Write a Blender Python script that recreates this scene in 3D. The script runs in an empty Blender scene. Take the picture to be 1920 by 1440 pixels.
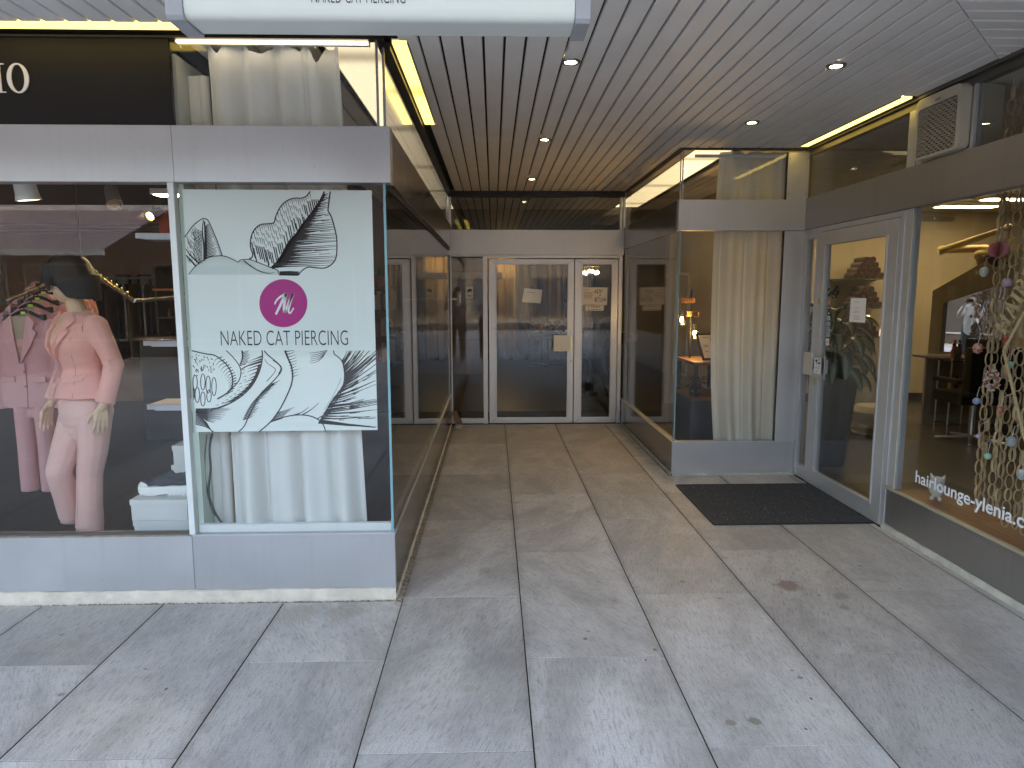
EXPO = 3.5
import bpy, bmesh, math, random
from mathutils import Vector, Matrix, Euler
random.seed(11)
SC = bpy.context.scene
COL = SC.collection
PI = math.pi
# ------------------------------------------------------------------ camera
F_PX, PITCH, YAW, ROLL, CAM_H = 1290.0, .1305, .027, -.0015, 1.55
def _cam_axes():
    cp, sp, cy, sy = math.cos(PITCH), math.sin(PITCH), math.cos(YAW), math.sin(YAW)
    f = Vector((sy*cp, cy*cp, -sp)); r = Vector((cy, -sy, 0)); u = r.cross(f)
    cr, sr = math.cos(ROLL), math.sin(ROLL)
    return cr*r+sr*u, -sr*r+cr*u, f
CR, CU, CF = _cam_axes()
def P(px, py, ax, val):
    """measured point of the photograph (1920x1440) on the plane x / y / z = val"""
    d = CF+CR*((px-960)/F_PX)-CU*((py-720)/F_PX)
    k = 'xyz'.index(ax); o = Vector((0, 0, CAM_H)); t = (val-o[k])/d[k]
    return o+d*t
def PX(px, py, y): return P(px, py, 'y', y)
cam = bpy.data.cameras.new('camera'); camo = bpy.data.objects.new('camera', cam); COL.objects.link(camo)
m = Matrix((CR, CU, -CF)).transposed().to_4x4(); m.translation = (0, 0, CAM_H); camo.matrix_world = m
cam.sensor_fit = 'HORIZONTAL'; cam.sensor_width = 36; cam.lens = 36*F_PX/1920; cam.clip_start = .02; cam.clip_end = 500
SC.camera = camo
# ------------------------------------------------------------------ helpers
WK = 1.0
class MB:
    def __init__(s): s.v = []; s.f = []; s.uv = None; s.mi = []; s.cur = 0
    def add(s, vs, fs):
        n = len(s.v); s.v += [tuple(v) for v in vs]; s.f += [tuple(n+i for i in f) for f in fs]; s.mi += [s.cur]*len(fs); return s
    def box(s, x0, x1, y0, y1, z0, z1):
        if x0 > x1: x0, x1 = x1, x0
        if y0 > y1: y0, y1 = y1, y0
        if z0 > z1: z0, z1 = z1, z0
        return s.add([(x0,y0,z0),(x1,y0,z0),(x1,y1,z0),(x0,y1,z0),(x0,y0,z1),(x1,y0,z1),(x1,y1,z1),(x0,y1,z1)],
                     [(3,2,1,0),(4,5,6,7),(0,1,5,4),(1,2,6,5),(2,3,7,6),(3,0,4,7)])
    def obox(s, c, ax, ay, az):
        c, ax, ay, az = map(Vector, (c, ax, ay, az))
        vs = [c+i*ax+j*ay+k*az for k in (-1,1) for i, j in ((-1,-1),(1,-1),(1,1),(-1,1))]
        return s.add(vs, [(3,2,1,0),(4,5,6,7),(0,1,5,4),(1,2,6,5),(2,3,7,6),(3,0,4,7)])
    def cbox(s, x0, x1, y0, y1, z0, z1, b=.003):
        """box with chamfered edges"""
        bm = bmesh.new(); bmesh.ops.create_cube(bm, size=1)
        for v in bm.verts: v.co = Vector(((x0+x1)/2+v.co.x*abs(x1-x0), (y0+y1)/2+v.co.y*abs(y1-y0), (z0+z1)/2+v.co.z*abs(z1-z0)))
        bmesh.ops.bevel(bm, geom=bm.edges[:], offset=b, segments=2, profile=.7, affect='EDGES')
        s.frombm(bm); return s
    def frombm(s, bm, M=None):
        bm.verts.index_update()
        s.add([(M @ v.co if M else v.co) for v in bm.verts], [[v.index for v in f.verts] for f in bm.faces]); bm.free(); return s
    def prism(s, pts, fn):
        """closed outline pts (2d) -> fn(a,b,k) for k=0 front, 1 back"""
        n = len(pts)
        vs = [fn(a, b, 0) for a, b in pts]+[fn(a, b, 1) for a, b in pts]
        fs = [tuple(range(n)), tuple(range(2*n-1, n-1, -1))]+[(i, i+n, (i+1) % n+n, (i+1) % n) for i in range(n)]
        return s.add(vs, fs)
    def tube(s, path, r, n=8, cap=True):
        path = [Vector(p) for p in path]; k = len(path)
        rs = r if isinstance(r, (list, tuple)) else [r]*k
        up = None; rings = []
        for i, p in enumerate(path):
            t = (path[min(i+1, k-1)]-path[max(i-1, 0)])
            if t.length < 1e-9: t = Vector((0, 0, 1))
            t.normalize()
            if up is None:
                up = Vector((0, 0, 1)) if abs(t.z) < .9 else Vector((0, 1, 0))
            up = (up-t*up.dot(t)); up.normalize(); sd = t.cross(up)
            rings.append([p+(up*math.cos(2*PI*j/n)+sd*math.sin(2*PI*j/n))*rs[i] for j in range(n)])
        vs = [v for rg in rings for v in rg]
        fs = [(i*n+j, i*n+(j+1) % n, (i+1)*n+(j+1) % n, (i+1)*n+j) for i in range(k-1) for j in range(n)]
        if cap: fs += [tuple(range(n-1, -1, -1)), tuple((k-1)*n+j for j in range(n))]
        return s.add(vs, fs)
    def loop(s, path, r, n=6):
        """closed tube"""
        path = [Vector(p) for p in path]; k = len(path); rings = []
        nrm = Vector((0, 0, 0)); c = sum(path, Vector())/k
        for i in range(k): nrm += (path[i]-c).cross(path[(i+1) % k]-c)
        nrm.normalize()
        for i, p in enumerate(path):
            t = (path[(i+1) % k]-path[i-1]).normalized(); sd = t.cross(nrm)
            rings.append([p+(nrm*math.cos(2*PI*j/n)+sd*math.sin(2*PI*j/n))*r for j in range(n)])
        return s.add([v for g in rings for v in g], [(i*n+j, i*n+(j+1) % n, ((i+1) % k)*n+(j+1) % n, ((i+1) % k)*n+j) for i in range(k) for j in range(n)])
    def lathe(s, prof, c=(0,0,0), n=24, sx=1, sy=1, M=None):
        c = Vector(c); vs = []; k = len(prof)
        for r, z in prof:
            for j in range(n):
                v = Vector((r*sx*math.cos(2*PI*j/n), r*sy*math.sin(2*PI*j/n), z))
                if M: v = M @ v
                vs.append(c+v)
        fs = [(i*n+j, i*n+(j+1) % n, (i+1)*n+(j+1) % n, (i+1)*n+j) for i in range(k-1) for j in range(n)]
        fs += [tuple(range(n-1, -1, -1)), tuple((k-1)*n+j for j in range(n))]
        return s.add(vs, fs)
    def ball(s, c, rx, ry=None, rz=None, n=16, m=10, M=None):
        ry = ry or rx; rz = rz or rx
        prof = [(max(1e-4, math.sin(PI*i/m)), -math.cos(PI*i/m)) for i in range(m+1)]
        c = Vector(c); vs = []
        for r, z in prof:
            for j in range(n):
                v = Vector((rx*r*math.cos(2*PI*j/n), ry*r*math.sin(2*PI*j/n), rz*z))
                if M: v = M @ v
                vs.append(c+v)
        return s.add(vs, [(i*n+j, i*n+(j+1) % n, (i+1)*n+(j+1) % n, (i+1)*n+j) for i in range(m) for j in range(n)])
    def grid(s, fn, nu, nv):
        vs = [fn(i/nu, j/nv) for j in range(nv+1) for i in range(nu+1)]
        return s.add(vs, [(j*(nu+1)+i, j*(nu+1)+i+1, (j+1)*(nu+1)+i+1, (j+1)*(nu+1)+i) for j in range(nv) for i in range(nu)])
    def strokes(s, lines, fn, w):
        """flat ink strokes; lines = [(pts, w0, w1)] in 2d, fn maps 2d -> 3d"""
        for ln in lines:
            pts, wa, wb = ln if len(ln) == 3 else (ln[0], w, w)
            n = len(pts)
            if n < 2: continue
            L = []; R_ = []
            for i, (a, b) in enumerate(pts):
                q0 = pts[max(0, i-1)]; q1 = pts[min(n-1, i+1)]
                dx, dy = q1[0]-q0[0], q1[1]-q0[1]; d = math.hypot(dx, dy) or 1
                t = i/(n-1); ww = (wa+(wb-wa)*t)/2*WK
                L.append(fn(a-dy/d*ww, b+dx/d*ww)); R_.append(fn(a+dy/d*ww, b-dx/d*ww))
            s.add(L+R_, [(i, i+1, n+i+1, n+i) for i in range(n-1)])
        return s
    def build(s, name, mat=None, parent=None, smooth=False, bevel=0, local=False, label=None):
        me = bpy.data.meshes.new(name); off = Vector((0, 0, 0))
        if parent is not None and not local:
            off = WL(parent)
        me.from_pydata([tuple(Vector(v)-off) for v in s.v], [], s.f)
        mats = mat if isinstance(mat, (list, tuple)) else [mat]
        for q in mats: me.materials.append(q)
        if len(mats) > 1: me.polygons.foreach_set('material_index', s.mi)
        bm = bmesh.new(); bm.from_mesh(me); bmesh.ops.recalc_face_normals(bm, faces=bm.faces[:])
        if bevel: bmesh.ops.bevel(bm, geom=[e for e in bm.edges if len(e.link_faces) == 2 and e.calc_face_angle(0) > .6], offset=bevel, segments=2, profile=.7, affect='EDGES')
        bm.to_mesh(me); bm.free()
        if smooth:
            me.polygons.foreach_set('use_smooth', [True]*len(me.polygons))
            if smooth != 'all':
                try: me.set_sharp_from_angle(angle=.7)
                except Exception: pass
        o = bpy.data.objects.new(name, me); COL.objects.link(o)
        if parent is not None: o.parent = parent
        if label: o['label'] = label
        return o
def WL(o):
    v = Vector((0, 0, 0))
    while o is not None: v += o.location; o = o.parent
    return v
def tag(o, label=None, cat=None, group=None, kind=None):
    if label: o['label'] = label
    if cat: o['category'] = cat
    if group: o['group'] = group
    if kind: o['kind'] = kind
    return o
def thing(name, label, cat, loc=(0,0,0), rz=0, group=None):
    o = bpy.data.objects.new(name, None); COL.objects.link(o); o.location = loc; o.rotation_euler = (0, 0, rz)
    o.empty_display_size = .1
    return tag(o, label, cat, group)
def copy_tree(o, parent=None):
    c = o.copy(); COL.objects.link(c)
    if parent is not None: c.parent = parent
    for ch in list(o.children): copy_tree(ch, c)
    return c
def text_mesh(txt, size=1, sx=1, offset=0, align='LEFT', ext=0):
    cu = bpy.data.curves.new('lettering', 'FONT'); cu.body = txt; cu.size = size; cu.offset = offset; cu.align_x = align; cu.extrude = ext; cu.resolution_u = 4
    o = bpy.data.objects.new('lettering', cu); COL.objects.link(o)
    dg = bpy.context.evaluated_depsgraph_get(); dg.update()
    me = bpy.data.meshes.new_from_object(o.evaluated_get(dg))
    vs = [(v.co.x*sx, v.co.y, v.co.z) for v in me.vertices]; fs = [tuple(p.vertices) for p in me.polygons]
    bpy.data.objects.remove(o); bpy.data.curves.remove(cu); bpy.data.meshes.remove(me)
    return vs, fs
def add_text(mb, txt, fn, size=1, sx=1, offset=0, width=None, height=None, ext=0):
    """fn(a,b,c) -> 3d ; scaled to width / cap height when given; a from 0 to width, b from 0 (baseline)"""
    vs, fs = text_mesh(txt, 1, 1, offset, 'LEFT', ext)
    x0 = min(v[0] for v in vs); x1 = max(v[0] for v in vs); y1 = max(v[1] for v in vs)
    kx = (width/(x1-x0)) if width else size*sx
    ky = (height/y1) if height else size
    mb.add([fn((v[0]-x0)*kx, v[1]*ky, v[2]) for v in vs], fs); return mb
def smooth_curve(pts, k=6):
    out = []; n = len(pts)
    for i in range(n-1):
        p0, p1, p2, p3 = pts[max(i-1, 0)], pts[i], pts[i+1], pts[min(i+2, n-1)]
        for j in range(k):
            t = j/k; c = [.5*((2*b)+(-a+c_)*t+(2*a-5*b+4*c_-d)*t*t+(-a+3*b-3*c_+d)*t**3) for a, b, c_, d in zip(p0, p1, p2, p3)]
            out.append(tuple(c))
    out.append(tuple(pts[-1])); return out
class Blob:
    """overlapping tapered limbs melted into one continuous skin"""
    def __init__(s): s.m = MB()
    def limb(s, a, b, ra, rb, n=12):
        a, b = Vector(a), Vector(b); s.m.tube([a+(b-a)*t for t in (0, .25, .5, .75, 1)], [ra+(rb-ra)*t for t in (0, .25, .5, .75, 1)], n)
        s.m.ball(a, ra, n=n, m=8); s.m.ball(b, rb, n=n, m=8); return s
    def chain(s, pts, rs, flat=False):
        n = len(pts)-1
        for i in range(n):
            if flat and i == n-1:
                a, b = Vector(pts[i]), Vector(pts[i+1]); s.m.tube([a+(b-a)*t for t in (0, .25, .5, .75, .93, 1)], [rs[i]+(rs[i+1]-rs[i])*t for t in (0, .25, .5, .75, .93, 1)], 20); s.m.ball(a, rs[i], n=12, m=8)
            else: s.limb(pts[i], pts[i+1], rs[i], rs[i+1])
        return s
    def ell(s, c, rx, ry, rz, M=None): s.m.ball(c, rx, ry, rz, 20, 14, M); return s
    def rings(s, rg, n=28):
        """rg = [(cx,cy,z,rx,ry)] stacked ellipses"""
        vs = []
        for cx, cy, z, rx, ry in rg:
            vs += [(cx+rx*math.cos(2*PI*j/n), cy+ry*math.sin(2*PI*j/n), z) for j in range(n)]
        k = len(rg)
        fs = [(i*n+j, i*n+(j+1) % n, (i+1)*n+(j+1) % n, (i+1)*n+j) for i in range(k-1) for j in range(n)]
        fs += [tuple(range(n-1, -1, -1)), tuple((k-1)*n+j for j in range(n))]
        s.m.add(vs, fs); return s
    def build(s, name, mat, parent=None, voxel=.008, it=4, xf=None):
        if xf: s.m.v = [tuple(xf @ Vector(v)) for v in s.m.v]
        o = s.m.build(name+'_raw', mat)
        r = o.modifiers.new('r', 'REMESH'); r.mode = 'VOXEL'; r.voxel_size = voxel; r.use_smooth_shade = True
        q = o.modifiers.new('s', 'SMOOTH'); q.factor = .5; q.iterations = it
        dg = bpy.context.evaluated_depsgraph_get(); dg.update()
        me = bpy.data.meshes.new_from_object(o.evaluated_get(dg)); me.name = name
        old = o.data; bpy.data.objects.remove(o); bpy.data.meshes.remove(old)
        if not me.materials: me.materials.append(mat)
        off = WL(parent) if parent is not None else Vector((0,0,0))
        for v in me.vertices: v.co -= off
        me.polygons.foreach_set('use_smooth', [True]*len(me.polygons))
        ob = bpy.data.objects.new(name, me); COL.objects.link(ob)
        if parent is not None: ob.parent = parent
        return ob
# ------------------------------------------------------------------ materials
def nodes(name):
    mt = bpy.data.materials.new(name); mt.use_nodes = True; nt = mt.node_tree; nt.nodes.clear()
    out = nt.nodes.new('ShaderNodeOutputMaterial'); return mt, nt, out
def N(nt, t, **k):
    n = nt.nodes.new(t)
    for a, b in k.items():
        if a in n.bl_rna.properties.keys(): setattr(n, a, b)
        else: n.inputs[a.replace('_', ' ')].default_value = b
    return n
def L(nt, a, b): nt.links.new(a, b)
def math_(nt, op, a, b=None, c=None):
    n = nt.nodes.new('ShaderNodeMath'); n.operation = op
    for i, v in enumerate((a, b, c)):
        if v is None: continue
        if isinstance(v, (int, float)): n.inputs[i].default_value = v
        else: L(nt, v, n.inputs[i])
    return n.outputs[0]
def mixc(nt, fac, a, b, mode='MIX'):
    n = nt.nodes.new('ShaderNodeMix'); n.data_type = 'RGBA'; n.blend_type = mode
    for i, v in ((0, fac), (6, a), (7, b)):
        if isinstance(v, (int, float)): n.inputs[i].default_value = v
        elif isinstance(v, (tuple, list)): n.inputs[i].default_value = (*v[:3], 1)
        else: L(nt, v, n.inputs[i])
    return n.outputs[2]
def M(name, col, rough=.5, metal=0, var=.12, vs=6, bump=0, bs=60, stretch=(1,1,1), spec=.5, emit=None, es=0, trans=0, sheen=0, coat=0, rvar=0):
    mt, nt, out = nodes(name); b = N(nt, 'ShaderNodeBsdfPrincipled'); L(nt, b.outputs[0], out.inputs[0])
    tc = N(nt, 'ShaderNodeTexCoord'); mp = N(nt, 'ShaderNodeMapping'); mp.inputs['Scale'].default_value = stretch; L(nt, tc.outputs['Object'], mp.inputs[0])
    nz = N(nt, 'ShaderNodeTexNoise', Scale=vs, Detail=5, Roughness=.6); L(nt, mp.outputs[0], nz.inputs['Vector'])
    c0 = [max(0, c*(1-var)) for c in col]; c1 = [min(1, c*(1+var)) for c in col]
    ramp = N(nt, 'ShaderNodeMapRange', From_Min=.3, From_Max=.7); L(nt, nz.outputs[0], ramp.inputs[0])
    L(nt, mixc(nt, ramp.outputs[0], c0, c1), b.inputs['Base Color'])
    b.inputs['Roughness'].default_value = rough; b.inputs['Metallic'].default_value = metal
    b.inputs['Specular IOR Level'].default_value = spec
    if rvar:
        rr = N(nt, 'ShaderNodeMapRange', From_Min=.3, From_Max=.7, To_Min=rough-rvar, To_Max=rough+rvar); L(nt, nz.outputs[0], rr.inputs[0]); L(nt, rr.outputs[0], b.inputs['Roughness'])
    if bump:
        n2 = N(nt, 'ShaderNodeTexNoise', Scale=bs, Detail=4); L(nt, mp.outputs[0], n2.inputs['Vector'])
        bp = N(nt, 'ShaderNodeBump', Strength=bump, Distance=.01); L(nt, n2.outputs[0], bp.inputs['Height']); L(nt, bp.outputs[0], b.inputs['Normal'])
    if emit: b.inputs['Emission Color'].default_value = (*emit, 1); b.inputs['Emission Strength'].default_value = es
    if trans:
        # cloth that lets light through
        tr = N(nt, 'ShaderNodeBsdfTranslucent'); tr.inputs[0].default_value = (*col, 1)
        mx = N(nt, 'ShaderNodeMixShader'); mx.inputs[0].default_value = trans; L(nt, b.outputs[0], mx.inputs[1]); L(nt, tr.outputs[0], mx.inputs[2]); L(nt, mx.outputs[0], out.inputs[0])
    if sheen: b.inputs['Sheen Weight'].default_value = sheen
    if coat: b.inputs['Coat Weight'].default_value = coat
    return mt
def glass_mat(name, tint=(.93,.96,.95), gain=1.0, f0=.045, rough=0):
    mt, nt, out = nodes(name)
    g = N(nt, 'ShaderNodeNewGeometry'); dp = N(nt, 'ShaderNodeVectorMath', operation='DOT_PRODUCT'); L(nt, g.outputs['Incoming'], dp.inputs[0]); L(nt, g.outputs['Normal'], dp.inputs[1])
    c = math_(nt, 'ABSOLUTE', dp.outputs['Value']); k = math_(nt, 'POWER', math_(nt, 'SUBTRACT', 1.0, c), 5.0)
    fr = math_(nt, 'MINIMUM', math_(nt, 'MULTIPLY', math_(nt, 'MULTIPLY_ADD', k, 1-f0, f0), gain), .95)
    t = N(nt, 'ShaderNodeBsdfTransparent'); t.inputs[0].default_value = (*tint, 1)
    gl = N(nt, 'ShaderNodeBsdfGlossy'); gl.inputs['Roughness'].default_value = rough
    mx = N(nt, 'ShaderNodeMixShader'); L(nt, fr, mx.inputs[0]); L(nt, t.outputs[0], mx.inputs[1]); L(nt, gl.outputs[0], mx.inputs[2]); L(nt, mx.outputs[0], out.inputs[0])
    return mt
def emis(name, col, s):
    mt, nt, out = nodes(name); e = N(nt, 'ShaderNodeEmission'); e.inputs[0].default_value = (*col, 1); e.inputs[1].default_value = s; L(nt, e.outputs[0], out.inputs[0]); return mt
def tube_lamp_mat(name, col, s, per=1.25, ax=1):
    """diffuser lit by a row of tubes: dimmer where two tubes meet"""
    mt, nt, out = nodes(name); e = N(nt, 'ShaderNodeEmission'); e.inputs[0].default_value = (*col, 1); L(nt, e.outputs[0], out.inputs[0])
    tc = N(nt, 'ShaderNodeTexCoord'); sp = N(nt, 'ShaderNodeSeparateXYZ'); L(nt, tc.outputs['Object'], sp.inputs[0])
    fr = math_(nt, 'FRACT', math_(nt, 'DIVIDE', sp.outputs[ax], per)); d = math_(nt, 'ABSOLUTE', math_(nt, 'SUBTRACT', fr, .5))
    mr = N(nt, 'ShaderNodeMapRange', From_Min=.40, From_Max=.5, To_Min=s, To_Max=s*.45); mr.interpolation_type = 'SMOOTHSTEP'; L(nt, d, mr.inputs[0]); L(nt, mr.outputs[0], e.inputs[1]); return mt

def metal_mat(name, col, rough, stretch=(1,1,1), met=.85):
    """anodised aluminium: fine brushing, faint handling marks"""
    mt, nt, out = nodes(name); b = N(nt, 'ShaderNodeBsdfPrincipled'); L(nt, b.outputs[0], out.inputs[0])
    tc = N(nt, 'ShaderNodeTexCoord'); mp = N(nt, 'ShaderNodeMapping'); mp.inputs['Scale'].default_value = stretch; L(nt, tc.outputs['Object'], mp.inputs[0])
    a = N(nt, 'ShaderNodeTexNoise', Scale=2.2, Detail=6, Roughness=.65); L(nt, tc.outputs['Object'], a.inputs['Vector'])
    br = N(nt, 'ShaderNodeTexNoise', Scale=30, Detail=3); L(nt, mp.outputs[0], br.inputs['Vector'])
    ra = N(nt, 'ShaderNodeMapRange', From_Min=.3, From_Max=.7); L(nt, a.outputs[0], ra.inputs[0])
    c = mixc(nt, ra.outputs[0], [x*.94 for x in col], [min(1, x*1.05) for x in col])
    c2 = mixc(nt, math_(nt, 'MULTIPLY', br.outputs[0], .10), c, (.2,.2,.2))
    mp3 = N(nt, 'ShaderNodeMapping'); mp3.inputs['Scale'].default_value = (22, 22, 1.1); L(nt, tc.outputs['Object'], mp3.inputs[0])
    dr = N(nt, 'ShaderNodeTexNoise', Scale=1.0, Detail=5, Roughness=.7); L(nt, mp3.outputs[0], dr.inputs['Vector'])
    dm = N(nt, 'ShaderNodeMapRange', From_Min=.54, From_Max=.78, To_Max=.17); L(nt, dr.outputs[0], dm.inputs[0]); c2 = mixc(nt, dm.outputs[0], c2, [x*.55 for x in col])
    spk = N(nt, 'ShaderNodeTexNoise', Scale=38, Detail=3, Roughness=.6); L(nt, tc.outputs['Object'], spk.inputs['Vector'])
    sm = N(nt, 'ShaderNodeMapRange', From_Min=.66, From_Max=.76, To_Max=.35); L(nt, spk.outputs[0], sm.inputs[0]); c2 = mixc(nt, sm.outputs[0], c2, (.30,.28,.25))
    L(nt, c2, b.inputs['Base Color'])
    b.inputs['Metallic'].default_value = met
    rr = N(nt, 'ShaderNodeMapRange', From_Min=.3, From_Max=.7, To_Min=rough-.05, To_Max=rough+.07); L(nt, a.outputs[0], rr.inputs[0]); L(nt, rr.outputs[0], b.inputs['Roughness'])
    bp = N(nt, 'ShaderNodeBump', Strength=.05, Distance=.002); L(nt, br.outputs[0], bp.inputs['Height'])
    wv = N(nt, 'ShaderNodeTexNoise', Scale=3.5, Detail=1); L(nt, tc.outputs['Object'], wv.inputs['Vector']); b2 = N(nt, 'ShaderNodeBump', Strength=.25, Distance=.006); L(nt, wv.outputs[0], b2.inputs['Height']); L(nt, bp.outputs[0], b2.inputs['Normal']); L(nt, b2.outputs[0], b.inputs['Normal'])
    return mt
ALU = metal_mat('anodised_aluminium', (.54,.54,.55), .42, (1.5,40,40), .7)
ALU2 = metal_mat('aluminium_frame', (.60,.60,.61), .36, (40,40,1.5), .5)
POLI = metal_mat('polished_grey_metal', (.34,.325,.32), .17, (40,1.5,40))
ALUD = metal_mat('bronze_grey_aluminium', (.38,.37,.36), .42, (40,1.5,40))
STEEL = M('satin_steel', (.6,.6,.6), .3, 1, .05)
BRASS = M('brass', (.7,.55,.25), .3, 1, .1)
GASKET = M('black_gasket', (.02,.02,.022), .6)
BLACKP = M('black_plastic', (.015,.015,.017), .45)
WHITEP = M('white_plastic', (.8,.8,.78), .4, var=.03)
CREAMP = M('cream_plastic', (.72,.68,.56), .45, var=.05)
PAPER = M('paper', (.82,.82,.84), .8, var=.02)
INK = M('ink', (.02,.02,.025), .7, var=.1)
INKGREY = M('grey_ink', (.25,.25,.27), .7)
INKRED = M('red_ink', (.6,.08,.12), .7)
GLASS = glass_mat('window_glass', (.96,.97,.965), .95)
GLASSE = M('glass_edge', (.18,.38,.42), .15, var=.1, spec=.6)
DARKWOOD = M('dark_wood', (.05,.03,.02), .5, vs=4, var=.3, stretch=(1,12,1))
WOODB = M('brown_wood', (.24,.10,.045), .5, vs=5, var=.3, stretch=(12,1,1))
PALEWOOD = M('pale_plywood', (.58,.44,.27), .6, vs=5, var=.15, stretch=(1,1,9))
# ------------------------------------------------------------------ light
SUN_EL, SUN_AZ = math.radians(40), math.radians(25)   # azimuth measured from +Y clockwise: the sun stands behind the shops, the passage is open shade
w = bpy.data.worlds.new('World'); SC.world = w; w.use_nodes = True; nt = w.node_tree; nt.nodes.clear()
sk = nt.nodes.new('ShaderNodeTexSky'); sk.sky_type = 'NISHITA'; sk.sun_disc = False; sk.sun_elevation = SUN_EL; sk.sun_rotation = SUN_AZ; sk.dust_density = 4.5; sk.air_density = 1.2
bg = nt.nodes.new('ShaderNodeBackground'); bg.inputs[1].default_value = .15; wo = nt.nodes.new('ShaderNodeOutputWorld')
nt.links.new(sk.outputs[0], bg.inputs[0]); nt.links.new(bg.outputs[0], wo.inputs[0])
sl = bpy.data.lights.new('sun', 'SUN'); sl.energy = 4.5; sl.angle = math.radians(.5); sl.color = (1, .96, .91)
so = bpy.data.objects.new('sun', sl); COL.objects.link(so); so.location = (0, -20, 30)
sdir = Vector((math.sin(SUN_AZ)*math.cos(SUN_EL), math.cos(SUN_AZ)*math.cos(SUN_EL), math.sin(SUN_EL)))
so.rotation_euler = sdir.to_track_quat('Z', 'Y').to_euler()
vs_ = SC.view_settings; vs_.view_transform = 'Standard'; vs_.look = 'None'; vs_.gamma = 1; vs_.use_white_balance = True; vs_.white_balance_temperature = 7650; vs_.white_balance_tint = 12; vs_.exposure = EXPO
SC.display_settings.display_device = 'sRGB'
SC.render.engine = 'CYCLES'
cy = SC.cycles; cy.max_bounces = 10; cy.transparent_max_bounces = 32; cy.diffuse_bounces = 5; cy.glossy_bounces = 6; cy.caustics_reflective = False; cy.caustics_refractive = False
cy.use_denoising = True; cy.sample_clamp_indirect = 6; cy.use_light_tree = True
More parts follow.
